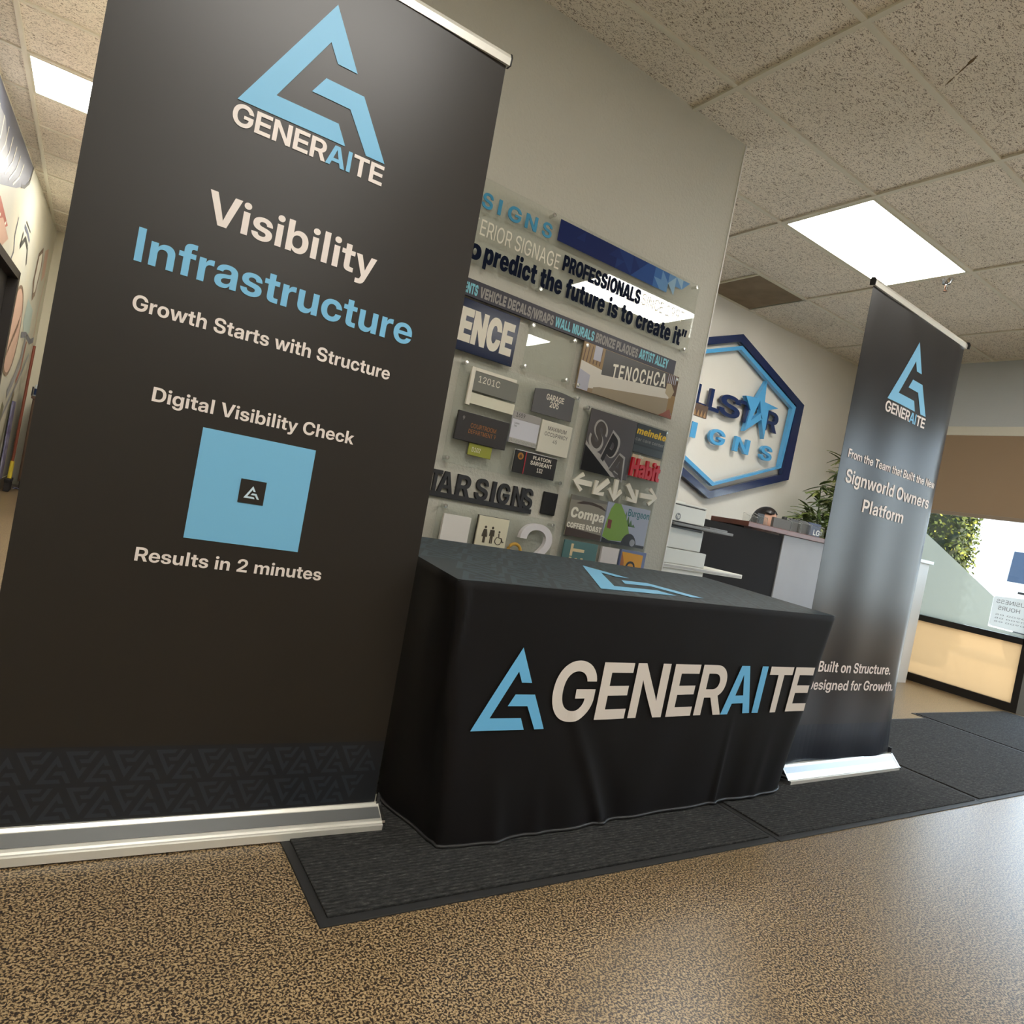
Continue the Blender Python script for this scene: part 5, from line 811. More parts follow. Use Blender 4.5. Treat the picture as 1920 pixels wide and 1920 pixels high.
def lettering(root, items, y, mats, name='lettering', thick=None):
    for it in items:
        mb = MB(); s, font, x0, x1, zb, cap = it[:6]; mi = it[6] if len(it) > 6 else 0
        text(mb, s, font, x0, x1, zb, cap, face(y), 0.0006 if thick is None else 0.0, 0, thick, slope=it[7] if len(it) > 7 else 0, skew=it[8] if len(it) > 8 else 0, fat=it[9] if len(it) > 9 else 0, track=it[10] if len(it) > 10 else 0)
        o = mb.build(name, mats[mi], root)
    return o
G_ = 'sample signs on the partition wall'
# --- big clear panel with the slogan
YF = 2.488
r = thing('acrylic_sign', 'widest clear acrylic sign at the top of the partition, with predict the future slogan', 'sign', (1.7, YF, 2.0), G_)
p = quad_panel(r, 0.86, 2.489, 1.836, 2.186, YF + 0.006, 0.006, acrylic)
standoffs(r, [(0.88, 2.174), (1.542, 2.174), (2.470, 2.174), (0.88, 1.848), (1.544, 1.848), (2.468, 1.848)], YF)
sl = lettering(r, [('INT', 'R', 1.092, 1.190, 1.958, 0.064, 0), ('ERIOR SIGNAGE', 'R', 1.203, 1.613, 1.958, 0.064, 0), ('PROFESSIONALS', 'K', 1.634, 2.112, 1.964, 0.069, 1, 0, 0, 0.0012), ('SINCE 1997', 'R', 2.122, 2.418, 1.970, 0.055, 0)], YF, [cream, navy_l], 'tagline')
lettering(r, [('to', 'K', 1.122, 1.228, 1.853, 0.088, 0, 0, 0, 0.0011), ('predict the future is to create it”', 'K', 1.244, 2.460, 1.855, 0.088, 0, 0, 0, 0.0011)], YF, [navy_l], 'slogan')
mb = MB()
for ch, a, b in (('S', 1.187, 1.238), ('I', 1.264, 1.280), ('G', 1.313, 1.380), ('N', 1.403, 1.464), ('S', 1.493, 1.544)): text(mb, ch, 'B', a, b, 2.066 if ch != 'S' else 2.067, 0.062, face(YF), 0.0, 0, 0.003)
mb.build('raised_lettering', teal_l, r)
tri = [mat('facet_%d' % i, c, 0.6, spec=0.15) for i, c in enumerate([(26, 40, 92), (30, 48, 104), (34, 58, 116), (44, 78, 140), (64, 108, 168), (104, 146, 190), (150, 182, 204), (190, 208, 214)])]
mb = MB(); rnd = random.Random(3); n = 18; xa, xb = 1.578, 2.465; zt, zbm = 2.172, 2.077; rows = 2
for i in range(n):
    for j in range(rows):
        a0 = xa + (xb - xa) * i / n; a1 = xa + (xb - xa) * (i + 1) / n; b0 = zbm + (zt - zbm) * j / rows; b1 = zbm + (zt - zbm) * (j + 1) / rows
        q = [(a0, b0), (a1, b0), (a1, b1), (a0, b1)]
        for tr in ((0, 1, 2), (0, 2, 3)) if (i + j) % 2 else ((0, 1, 3), (1, 2, 3)):
            P = [q[k] for k in tr]; cx = sum(v[0] for v in P) / 3; cz = sum(v[1] for v in P) / 3
            lim = 2.229 + (cz - zbm) / (zt - zbm) * 0.238
            if cx > lim: continue
            t = (cx - xa) / (xb - xa); base = 0.3 if t < 0.3 else 0.3 + (t - 0.3) / 0.7 * 7.0
            k = int(min(7, max(0, base + rnd.uniform(-0.9, 0.9))))
            mb.add([face(YF)(v[0], v[1], 0.0006) for v in P], [(0, 1, 2)], k)
mb.build('faceted_stripe', tri, p)
# --- services strip
r = thing('services_strip', 'long dark strip sign listing vehicle decals, wall murals and bronze plaques', 'sign', (1.8, 2.50, 1.74), G_)
quad_panel(r, 0.86, 2.432, 1.705, 1.777, 2.505, 0.012, mat('aubergine_panel', (52, 50, 62), 0.45))
lettering(r, [('EVENTS', 'K', 1.150, 1.249, 1.716, 0.044, 1), ('VEHICLE DECALS/WRAPS', 'K', 1.260, 1.646, 1.716, 0.044, 0), ('WALL MURALS', 'K', 1.655, 1.886, 1.717, 0.044, 1), ('BRONZE PLAQUES', 'K', 1.896, 2.168, 1.718, 0.044, 0), ('ARTIST ALLEY', 'K', 2.177, 2.379, 1.722, 0.046, 1)], 2.493, [grey_l, cyan_l])
# --- navy ENCE panel
r = thing('navy_sign', 'navy sign panel with heavy cream letters ending in ENCE, cut off by the left banner', 'sign', (1.3, 2.49, 1.58), G_)
quad_panel(r, 0.75, 1.471, 1.479, 1.692, 2.494, 0.010, mat('navy_panel', (10, 28, 62), 0.15, spec=0.2))
lettering(r, [('EXPERI', 'K', 0.80, 1.178, 1.518, 0.138, 0), ('ENCE', 'K', 1.193, 1.452, 1.518, 0.138, 0, 0, 0, 0.002)], 2.484, [cream])
standoffs(r, [(0.764, 1.683), (1.459, 1.681), (0.764, 1.495), (1.456, 1.497)], 2.486)
# --- clear blank panel
r = thing('acrylic_sign', 'small clear acrylic panel with four standoffs, right of the navy ENCE sign', 'sign', (1.66, 2.49, 1.59), G_)
quad_panel(r, 1.528, 1.795, 1.488, 1.700, YF + 0.006, 0.006, acrylic); standoffs(r, [(1.545, 1.687), (1.780, 1.687), (1.543, 1.503), (1.776, 1.503)], YF)
# --- photo sign with the channel letters
r = thing('photo_sign', 'acrylic photo sign of a desk front with white widely spaced letters', 'sign', (2.15, 2.49, 1.59), G_)
quad_panel(r, 1.832, 2.468, 1.482, 1.703, 2.494, 0.008, mat('photo_sign_edge', (150, 128, 100), 0.3))
PH = [mat('photo_' + n, c, 0.3) for n, c in (('dark', (84, 82, 80)), ('sand', (176, 160, 130)), ('pale', (214, 208, 196)), ('tan', (158, 144, 122)), ('straw', (150, 120, 76)), ('brown', (92, 66, 44)), ('lilac', (178, 178, 190)), ('rust', (150, 88, 72)))]
mb = MB(); fy = face(2.486)
def fp(poly, mi, d=0.0006): mb.flat(poly, fy, d, mi)
fp([(1.834, 1.60), (1.97, 1.60), (1.97, 1.701), (1.834, 1.701)], 4); fp([(1.834, 1.53), (1.97, 1.505), (1.97, 1.60), (1.834, 1.615)], 2, 0.0009)
fp([(1.834, 1.484), (1.90, 1.484), (1.90, 1.56), (1.834, 1.575)], 6, 0.0010); fp([(1.90, 1.635), (1.945, 1.635), (1.945, 1.701), (1.90, 1.701)], 6, 0.0010)
fp([(1.963, 1.578), (2.386, 1.610), (2.386, 1.700), (1.963, 1.700)], 0, 0.0011)
fp([(1.90, 1.50), (2.42, 1.575), (2.42, 1.625), (1.966, 1.580), (1.90, 1.58)], 2, 0.0013)
fp([(1.93, 1.484), (2.42, 1.484), (2.42, 1.578), (1.966, 1.520), (1.93, 1.51)], 3, 0.0015)
fp([(2.386, 1.60), (2.466, 1.56), (2.466, 1.701), (2.386, 1.701)], 5, 0.0009); fp([(2.42, 1.484), (2.466, 1.484), (2.466, 1.60), (2.42, 1.60)], 4, 0.0010)
for k in range(5): fp([(2.392 + 0.013 * k, 1.655), (2.397 + 0.013 * k, 1.655), (2.397 + 0.013 * k, 1.700), (2.392 + 0.013 * k, 1.700)], 6, 0.0012)
fp([(2.39, 1.60), (2.43, 1.58), (2.45, 1.62), (2.42, 1.655), (2.39, 1.65)], 1, 0.0019)
fp([(2.37, 1.484), (2.466, 1.484), (2.46, 1.50), (2.44, 1.53), (2.40, 1.50)], 7, 0.0016)
for k in range(6): fp([(1.84 + 0.02 * k, 1.615), (1.846 + 0.02 * k, 1.612), (1.850 + 0.02 * k, 1.69), (1.846 + 0.02 * k, 1.695)], 5, 0.0008)
mb.build('print', PH, r)
lettering(r, [('TENOCHCA', 'B', 2.024, 2.378, 1.580, 0.068, 0, 0.135, 0, 0, 0.14)], 2.4835, [cream])
standoffs(r, [(1.852, 1.687), (2.456, 1.687), (1.845, 1.498), (2.453, 1.503)], 2.486)

# --- clear board with the room plates
r = thing('acrylic_board', 'large clear acrylic board behind the room plates, above the black cut-out letters', 'board', (1.55, 2.49, 1.2), G_)
quad_panel(r, 1.234, 1.874, 1.018, 1.462, YF + 0.006, 0.006, acrylic); standoffs(r, [(1.259, 1.439), (1.860, 1.439), (1.255, 1.038), (1.853, 1.036)], YF)
YF_ = YF - 0.0018
G2 = 'room plates on the clear board'
def plate(name, label, x0, x1, z0, z1, rgb, th=0.006, rough=0.45, y=YF_, cat='plate', group=G2, off=0.0):
    r = thing(name, label, cat, ((x0 + x1) / 2, y, (z0 + z1) / 2), group)
    p = quad_panel(r, x0, x1, z0, z1, y - off, th, mat('plate_%d_%d_%d' % rgb, rgb, rough)); r['_'] = 0; del r['_']
    return r, y - off - th
def bar(r, name, x0, x1, z0, z1, y0, y1, m): return MB().rbox(x0, x1, y0, y1, z0, z1, 0.001).build(name, m, r)
gr = mat('plate_grey', (120, 120, 112), 0.5)
r = thing('room_plate', 'grey and white room plate numbered 1201C with an L-shaped white frame', 'plate', (1.4, YF_, 1.35), G2)
bar(r, 'frame', 1.283, 1.301, 1.270, 1.430, YF_ - 0.012, YF_, cream); bar(r, 'frame_arm', 1.301, 1.508, 1.416, 1.430, YF_ - 0.012, YF_, cream)
bar(r, 'number_panel', 1.3015, 1.522, 1.334, 1.4155, YF_ - 0.010, YF_, gr); bar(r, 'insert_panel', 1.3015, 1.524, 1.280, 1.326, YF_ - 0.006, YF_, mat('insert_cream', (222, 218, 196), 0.4))
lettering(r, [('1201C', 'R', 1.322, 1.429, 1.3735, 0.027, 0)], YF_ - 0.010, [cream])
r = thing('room_plate', 'dark grey room plate with arched top reading GARAGE 205', 'plate', (1.72, YF_, 1.37), G2)
arc = [(1.613 + 0.224 * k / 16, 1.424 + 0.012 * sin(pi * k / 16) + 0.006 * k / 16) for k in range(17)]
MB().prism([(1.613, 1.320), (1.838, 1.322)] + arc[::-1], face(YF_), 0.006, 0.0).build('panel', mat('plate_charcoal', (92, 91, 92), 0.55), r)
lettering(r, [('GARAGE', 'B', 1.679, 1.778, 1.390, 0.0265, 0), ('205', 'B', 1.7045, 1.7545, 1.3605, 0.0265, 0)], YF_ - 0.006, [cream])
r, y = plate('room_plate', 'black room plate with bronze lettering COURTROOM DEPARTMENT 9', 1.2595, 1.512, 1.1205, 1.2405, (45, 42, 42), 0.014)
lettering(r, [('COURTROOM', 'R', 1.3245, 1.451, 1.181, 0.0185, 0), ('DEPARTMENT 9', 'R', 1.319, 1.454, 1.156, 0.0175, 0), ('9', 'R', 1.281, 1.291, 1.205, 0.016, 1)], y, [mat('bronze_letter', (170, 112, 60), 0.35, metal=0.4), grey_l])
r, y = plate('room_plate', 'white and grey room plate numbered 1659 with a patterned bottom band', 1.523, 1.671, 1.1625, 1.302, (206, 206, 214), 0.010)
bar(r, 'header', 1.5235, 1.6705, 1.268, 1.3015, y - 0.002, y, mat('header_grey', (160, 156, 152), 0.5)); bar(r, 'footer', 1.5235, 1.6705, 1.163, 1.1845, y - 0.002, y, mat('footer_grey', (176, 174, 168), 0.5))
lettering(r, [('1659', 'R', 1.537, 1.583, 1.2785, 0.0175, 0)], y - 0.002, [black]); lettering(r, [('Lorem', 'R', 1.5365, 1.562, 1.2465, 0.008, 0), ('Text', 'R', 1.5365, 1.551, 1.234, 0.008, 0)], y, [black], 'small_lettering')
mb = MB()
for k in range(8):
    x = 1.528 + 0.018 * k; mb.tube([face(y - 0.0011)(x, 1.167, 0.001), face(y - 0.0011)(x + 0.006, 1.180, 0.001), face(y - 0.0011)(x + 0.012, 1.169, 0.001), face(y - 0.0011)(x + 0.018, 1.179, 0.001)], 0.0008, 5)
mb.build('pattern', gr, r)
r, y = plate('room_plate', 'cream square plate reading MAXIMUM OCCUPANCY 45', 1.6775, 1.8515, 1.1535, 1.2985, (214, 210, 194), 0.012)
lettering(r, [('MAXIMUM', 'R', 1.716, 1.821, 1.2585, 0.0175, 0), ('OCCUPANCY', 'R', 1.703, 1.8345, 1.232, 0.0175, 0), ('45', 'R', 1.755, 1.7785, 1.2045, 0.0165, 0)], y, [mat('dark_letter', (52, 50, 48), 0.5)])
r, y = plate('room_plate', 'small olive green tag numbered D102 under the black courtroom plate', 1.3395, 1.454, 1.0685, 1.1190, (148, 150, 54), 0.006)
lettering(r, [('D102', 'R', 1.356, 1.398, 1.0845, 0.0190, 0)], y, [cream])
r, y = plate('room_plate', 'black plate with red stripe and gold crest reading PLATOON SARGEANT 132', 1.572, 1.803, 1.0395, 1.139, (26, 25, 25), 0.010)
bar(r, 'edge', 1.570, 1.805, 1.0375, 1.141, YF_ - 0.004, YF_ - 0.0005, mat('edge_silver', (190, 190, 186), 0.3, metal=0.6))
bar(r, 'red_stripe', 1.6265, 1.6315, 1.0400, 1.1385, y - 0.0012, y, mat('stripe_red', (172, 44, 56), 0.5))
mb = MB(); mb.prism([(1.601 + 0.0155 * cos(t * pi / 12), 1.1145 + 0.0155 * sin(t * pi / 12)) for t in range(24)], face(y), 0.0015, 0); mb.build('crest', mat('crest_gold', (176, 124, 56), 0.35, metal=0.4), r)
MB().flat([(1.5945, 1.106), (1.6075, 1.106), (1.609, 1.114), (1.601, 1.125), (1.593, 1.114)], face(y), 0.0019).build('crest_flame', mat('flame_dark', (84, 48, 26), 0.5), r)
lettering(r, [('PLATOON', 'B', 1.668, 1.7685, 1.1135, 0.0160, 0), ('SARGEANT', 'B', 1.659, 1.7785, 1.0885, 0.0180, 0), ('132', 'B', 1.701, 1.732, 1.0600, 0.0190, 0)], y, [cream])

# --- cut-out sign on a bar
r = thing('cutout_sign', 'black cut-out letters standing on a black bar, low on the partition', 'sign', (1.45, 2.50, 0.93), G_)
blk = mat('satin_black_sign', (42, 43, 46), 0.5)
MB().rbox(0.83, 1.736, YP - 0.016, YP - 0.002, 0.869, 0.891, 0.0015).build('bar', blk, r)
mb = MB()
for s, a, b in (('ALLS', 0.84, 1.170), ('T', 1.201, 1.259), ('A', 1.246, 1.318), ('R', 1.334, 1.402), ('S', 1.428, 1.492), ('I', 1.512, 1.530), ('G', 1.543, 1.605), ('N', 1.623, 1.682), ('S', 1.678, 1.733)):
    text(mb, s, 'B', a, b, 0.889, 0.092, face(YP - 0.002), 0.0, 0, 0.014)
mb.build('letters', blk, r)
r = thing('card_sign', 'small black rounded card sign right of the black cut-out letters', 'sign', (1.83, YP, 0.93), G_)
quad_panel(r, 1.789, 1.871, 0.881, 0.986, YP - 0.004, 0.012, mat('card_black', (22, 20, 21), 0.4), 'card', 0.004)

# --- lower clear board
r = thing('acrylic_board', 'lower clear acrylic board with restroom plate and big number 2, partly behind the table', 'board', (1.56, YF, 0.7), G_)
quad_panel(r, 1.257, 1.874, 0.42, 0.858, YF + 0.006, 0.006, acrylic); standoffs(r, [(1.291, 0.838), (1.859, 0.837), (1.291, 0.44), (1.859, 0.44)], YF)
G3 = 'plates on the lower clear board'
plate('blank_plate', 'plain white square plate left of the restroom plate', 1.2825, 1.415, 0.640, 0.807, (226, 222, 216), 0.014, group=G3)
r, y = plate('restroom_plate', 'cream restroom plate with woman, man and wheelchair figures', 1.4515, 1.607, 0.652, 0.826, (222, 216, 190), 0.016, group=G3)
bar(r, 'edge', 1.4495, 1.609, 0.650, 0.828, YF_ - 0.010, YF_ - 0.0005, mat('edge_dark', (62, 58, 52), 0.5))
fig = mat('pictogram_brown', (70, 62, 48), 0.5); fy2 = face(y)
def circ(cx, cz, rr, n=14): return [(cx + rr * cos(2 * pi * k / n), cz + rr * sin(2 * pi * k / n)) for k in range(n)]
mb = MB(); mb.flat(circ(1.492, 0.7795, 0.0062), fy2, 0.0006)
mb.flat([(1.4855, 0.711), (1.4985, 0.711), (1.4985, 0.737), (1.506, 0.737), (1.4995, 0.758), (1.503, 0.745), (1.506, 0.747), (1.500, 0.771), (1.484, 0.771), (1.478, 0.747), (1.481, 0.745), (1.4845, 0.758), (1.478, 0.737), (1.4855, 0.737)], fy2, 0.0006); mb.build('woman_figure', fig, r)
mb = MB(); mb.flat(circ(1.5285, 0.7800, 0.0062), fy2, 0.0006)
mb.flat([(1.521, 0.711), (1.5275, 0.711), (1.5285, 0.738), (1.5295, 0.711), (1.536, 0.711), (1.536, 0.746), (1.539, 0.742), (1.542, 0.744), (1.540, 0.771), (1.517, 0.771), (1.515, 0.744), (1.518, 0.742), (1.521, 0.746)], fy2, 0.0006); mb.build('man_figure', fig, r)
mb = MB(); mb.flat(circ(1.5655, 0.7665, 0.0050), fy2, 0.0006)
arc_ = [(1.566 + 0.0165 * cos(math.radians(a)), 0.727 + 0.0165 * sin(math.radians(a))) for a in range(110, 400, 15)]
mb.tube([fy2(a, b, 0.001) for a, b in arc_], 0.0017, 6); mb.tube([fy2(a, b, 0.001) for a, b in ((1.5635, 0.760), (1.567, 0.741), (1.580, 0.740), (1.589, 0.723), (1.594, 0.725))], 0.0024, 6); mb.build('wheelchair_figure', fig, r)
r = thing('number_sign', 'big white dimensional number 2 on the lower clear board', 'sign', (1.77, YF_, 0.7), G3)
mb = MB(); text(mb, '2', 'R', 1.672, 1.858, 0.575, 0.255, face(YF_), 0.0, 0, 0.024); mb.build('numeral', mat('number_white', (226, 222, 224), 0.4), r)
r = thing('ring_sign', 'gold ring-shaped sample peeking over the cloth left of the big number 2', 'sign', (1.66, YF_, 0.69), G3)
mb = MB(); pts = [(1.662 + 0.034 * cos(2 * pi * k / 28), YF_ - 0.012, 0.692 + 0.034 * sin(2 * pi * k / 28)) for k in range(29)]
mb.tube(pts, 0.0075, 8, cap=False); mb.build('ring', mat('gold_yellow', (204, 160, 66), 0.4), r)

# --- right clear board and its samples
r = thing('acrylic_board', 'tall clear acrylic board holding the row of white arrows, near the partition end', 'board', (2.2, YF, 1.0), G_)
quad_panel(r, 1.917, 2.472, 0.42, 1.424, YF + 0.006, 0.006, acrylic); standoffs(r, [(1.932, 1.412), (2.458, 1.412), (1.932, 0.44), (2.458, 0.44)], YF)
G4 = 'samples on the tall clear board'
r, y = plate('letter_sign', 'dark square sample with chrome-edged letters running diagonally', 1.945, 2.243, 1.121, 1.4155, (84, 80, 82), 0.008, 0.35, cat='sign', group=G4)
MB().flat([(1.9455, 1.2415), (1.9455, 1.1215), (2.136, 1.1215)], face(y), 0.0007).build('black_corner', mat('sample_black', (22, 20, 21), 0.3), r)
chro = mat('letter_chrome', (216, 210, 204), 0.25, metal=0.5); dk = mat('letter_dark', (40, 37, 37), 0.35); dk2 = mat('letter_bronze', (78, 72, 68), 0.35)
fyS = face(y)
def diag(mb, ch, ox, oz, wv, hv, mi, d):       # letter on slanted axes
    def fn(a, b, dd): return fyS(ox + wv[0] * a + hv[0] * b, oz + wv[1] * a + hv[1] * b, dd)
    text(mb, ch, 'K', 0, 1, 0, 1, fn, d, mi)
sk = mat('sample_highlight', (238, 232, 226), 0.3)
mb = MB()
mb.flat([(1.9455, 1.262), (1.9455, 1.243), (2.136, 1.1215), (2.165, 1.1215), (2.045, 1.215), (2.005, 1.226), (1.965, 1.245)], fyS, 0.0010, 0)
def sfn(g):
    def fn(a, b, dd): return fyS(1.952 - g + (0.074 + 2 * g) * a + (0.052) * b, 1.262 - g - 0.050 * a + (0.140 + g) * b, dd)
    return fn
text(mb, 'S', 'K', 0, 1, 0, 0.92, sfn(0.006), 0.0012, 0); text(mb, 'S', 'K', 0.07, 0.93, 0.05, 0.82, sfn(0.0), 0.0018, 2)
def dfn(o, w_, h_, g):
    return lambda a, b, dd: fyS(o[0] - g + (w_[0] + 2 * g) * a + (h_[0] + g) * b, o[1] - g + w_[1] * a + (h_[1] + 2 * g) * b, dd)
for ch, o, w_, h_, m_ in (('P', (2.046, 1.192), (0.060, -0.040), (0.052, 0.150), 1), ('A', (2.110, 1.150), (0.098, -0.040), (0.020, 0.105), 2)):
    text(mb, ch, 'K', 0, 1, 0, 0.97, dfn(o, w_, h_, 0.006), 0.0020, 0); text(mb, ch, 'K', 0.04, 0.96, 0.03, 0.90, dfn(o, w_, h_, 0.0), 0.0028, m_)
mb.build('letters', [chro, dk, dk2], r)
r, y = plate('car_care_sign', 'small dark sample with yellow letters above a grey line of text', 2.247, 2.452, 1.271, 1.4145, (52, 58, 60), 0.006, 0.4, cat='sign', group=G4)
bar(r, 'dark_band', 2.2475, 2.4515, 1.306, 1.316, y - 0.001, y, mat('band_dark', (34, 38, 42), 0.4))
lettering(r, [('meineke', 'K', 2.250, 2.452, 1.362, 0.036, 0, 0, 0.15), ('car care center', 'R', 2.250, 2.446, 1.329, 0.017, 1, 0, 0.1)], y, [mat('letter_yellow', (232, 190, 36), 0.45), grey_l])
r = thing('red_letter_sign', 'red dimensional letters on a beige backing, above the white arrows', 'sign', (2.35, YF_, 1.2), G4)
quad_panel(r, 2.254, 2.450, 1.150, 1.2605, YF_, 0.004, mat('beige_back', (198, 182, 152), 0.5), 'backing')
mb = MB()
for i_, (ch, a, b) in enumerate((('H', 2.248, 2.300), ('a', 2.302, 2.345), ('b', 2.348, 2.395), ('i', 2.398, 2.416), ('t', 2.417, 2.449))): text(mb, ch, 'K', a, b, 1.150, 0.092, face(YF_ - 0.004), 0.0, 0, 0.014)
mb.build('letters', mat('letter_red', (196, 28, 44), 0.4), r)
mb = MB(); text(mb, 'the', 'K', 2.290, 2.325, 1.246, 0.016, face(YF_ - 0.004), 0.0, 0, 0.004); mb.build('small_lettering', cream, r)
AR = [(1.916, 1.064, 2.030, 1.064, 'white arrow pointing left, first of the arrow row'), (2.046, 1.021, 2.132, 1.101, 'white arrow pointing down to the left, in the arrow row'), (2.184, 1.007, 2.183, 1.115, 'white arrow pointing straight down, in the middle of the arrow row'), (2.336, 1.021, 2.257, 1.105, 'white arrow pointing down to the right, in the arrow row'), (2.472, 1.070, 2.354, 1.067, 'white arrow pointing right, last of the arrow row')]
for tx, tz, bx, bz, lab in AR:
    t = Vector((tx - bx, tz - bz)); l = t.length; t /= l; n_ = Vector((-t.y, t.x)); tip = Vector((tx, tz)); hw = 0.0425; st = 0.0125
    P = []
    for a, b in ((0, 0), (0.050, hw + 0.004), (0.064, hw - 0.010), (0.032, st), (l, st), (l, -st), (0.032, -st), (0.064, -hw + 0.010), (0.050, -hw - 0.004)):
        q = tip - t * a + n_ * b; P.append((q.x, q.y))
    o = MB().prism(P[::-1], face(YF_), 0.010, 0.0).build('arrow_sign', cream); tag(o, lab, 'arrow', 'white arrows in a row')
r, y = plate('coffee_sign', 'brown and grey sample with retro script above coffee roast lettering', 1.927, 2.150, 0.804, 0.999, (138, 132, 118), 0.008, 0.45, cat='sign', group=G4)
mb = MB(); mb.flat([(1.9275, 0.845), (2.1495, 0.83), (2.1495, 0.8045), (1.9275, 0.8045)], face(y), 0.0006, 0)
mb.flat([(1.96, 0.962), (2.0, 0.978), (2.06, 0.980), (2.12, 0.970), (2.149, 0.955), (2.149, 0.950), (2.10, 0.962), (2.04, 0.967), (1.99, 0.962)], face(y), 0.0006, 0)
mb.flat([(1.9275, 0.975), (2.1495, 0.985), (2.1495, 0.9985), (1.9275, 0.9985)], face(y), 0.0005, 1)
mb.build('print', [mat('print_brown', (66, 52, 44), 0.45), mat('print_stone', (112, 108, 100), 0.45)], r)
lettering(r, [('Compa', 'K', 1.938, 2.147, 0.893, 0.050, 0, 0, 0.08), ('COFFEE ROAST', 'K', 1.900 + 0.03, 2.144, 0.843, 0.026, 0)], y, [cream])
r, y = plate('poster_sign', 'pale blue sample with a green vehicle and teal lettering', 2.155, 2.446, 0.801, 1.002, (164, 170, 188), 0.008, 0.45, cat='sign', group=G4)
mb = MB(); f5 = face(y)
mb.flat([(2.1555, 0.83), (2.20, 0.815), (2.30, 0.822), (2.335, 0.85), (2.31, 0.905), (2.28, 0.955), (2.24, 1.0015), (2.20, 1.0015), (2.18, 0.97), (2.165, 0.90)], f5, 0.0006, 0)
mb.flat([(2.20, 0.815), (2.445, 0.815), (2.445, 0.8015), (2.1555, 0.8015), (2.1555, 0.828)], f5, 0.0008, 2)
for k in range(4): mb.flat([(2.27 + 0.02 * k, 0.90), (2.30 + 0.02 * k, 0.90), (2.285 + 0.02 * k, 0.975 - 0.02 * k)], f5, 0.0005, 1)
mb.flat([(2.175, 0.875), (2.20, 0.872), (2.20, 0.915), (2.175, 0.918)], f5, 0.0010, 3)
mb.flat([(2.335 + 0.052 * cos(pi * k / 12), 0.8015 + 0.064 * sin(pi * k / 12)) for k in range(13)], f5, 0.0010, 2); mb.flat(circ(2.36, 0.822, 0.018), f5, 0.0013, 4)
mb.build('print', [mat('print_green', (122, 158, 62), 0.45), mat('print_forest', (78, 112, 64), 0.45), mat('print_ink', (28, 30, 34), 0.45), mat('print_maroon', (116, 44, 44), 0.45), mat('print_hub', (150, 152, 158), 0.45)], r)
lettering(r, [('Burgeon', 'B', 2.296, 2.444, 0.952, 0.036, 0)], y, [mat('letter_teal', (58, 112, 120), 0.5)])
r, y = plate('teal_sign', 'teal sample with cream letters turned on their side, low on the tall board', 1.938, 2.145, 0.560, 0.784, (86, 122, 122), 0.008, 0.45, cat='sign', group=G4)
mb = MB()
text(mb, 'ET', 'B', 0, 0.115, 0, 0.085, lambda a, b, d: face(y)(2.065 - b, 0.655 + a, d), 0.0006, 0); mb.build('lettering', mat('letter_sand', (222, 200, 156), 0.5), r)
plate('blank_plate', 'plain white plate low on the tall board, left of the orange sample', 2.171, 2.283, 0.640, 0.781, (222, 216, 214), 0.012, group=G4)
r, y = plate('orange_sign', 'orange and blue sample with a black outlined numeral, low at the partition end', 2.297, 2.470, 0.560, 0.783, (112, 124, 164), 0.014, 0.45, cat='sign', group=G4)
MB().flat([(2.303, 0.562), (2.448, 0.562), (2.448, 0.768), (2.303, 0.772)], face(y), 0.0006).build('orange_field', mat('field_orange', (226, 160, 30), 0.45), r)
MB().flat([(2.303, 0.770), (2.303, 0.562), (2.342, 0.562), (2.325, 0.72)], face(y), 0.0012).build('rust_edge', mat('field_rust', (176, 106, 54), 0.45), r)
mb = MB(); text(mb, '2', 'K', 2.338, 2.405, 0.62, 0.108, face(y), 0.0014, 0); text(mb, '2', 'K', 2.348, 2.396, 0.629, 0.088, face(y), 0.0020, 1); mb.build('numeral', [black, mat('field_amber', (220, 152, 44), 0.45)], r)
# small brown blade sign on the partition end
r = thing('blade_sign', 'small brown photo blade sign sticking out from the partition end', 'sign', (2.75, 2.60, 1.6), G_)
MB().rbox(XP + 0.004, 2.838, 2.592, 2.606, 1.572, 1.640, 0.001).build('panel', mat('blade_brown', (104, 74, 48), 0.4), r)
mb = MB()
for k in range(5): mb.flat([(2.70 + 0.027 * k, 1.574), (2.722 + 0.027 * k, 1.574), (2.712 + 0.027 * k, 1.612)], face(2.592), 0.0008)
mb.build('flame_print', mat('blade_amber', (190, 146, 92), 0.4), r)
# ================================================================== HEXAGON LOGO SIGN ON THE BACK WALL
r = thing('hexagon_logo_sign', 'large navy and blue hexagon wall sign with raised letters and a star', 'sign', (4.64, YB, 2.0))
def off(poly, k):
    cx = sum(p[0] for p in poly) / 6; cz = sum(p[1] for p in poly) / 6
    return [(cx + (p[0] - cx) * k[0], cz + (p[1] - cz) * k[1]) for p in poly]
O = [(4.632, 2.756), (3.595, 2.378), (3.60, 1.640), (4.608, 1.277), (5.664, 1.640), (5.674, 2.376)]
I = [(4.616, 2.684), (3.700, 2.345), (3.705, 1.672), (4.600, 1.342), (5.548, 1.676), (5.560, 2.342)]
BO = [(4.640, 2.652), (3.735, 2.325), (3.74, 1.725), (4.612, 1.392), (5.505, 1.726), (5.545, 2.326)]
BI = [(4.636, 2.616), (3.785, 2.305), (3.79, 1.722 + 0.02), (4.626, 1.425), (5.472, 1.735), (5.494, 2.302)]
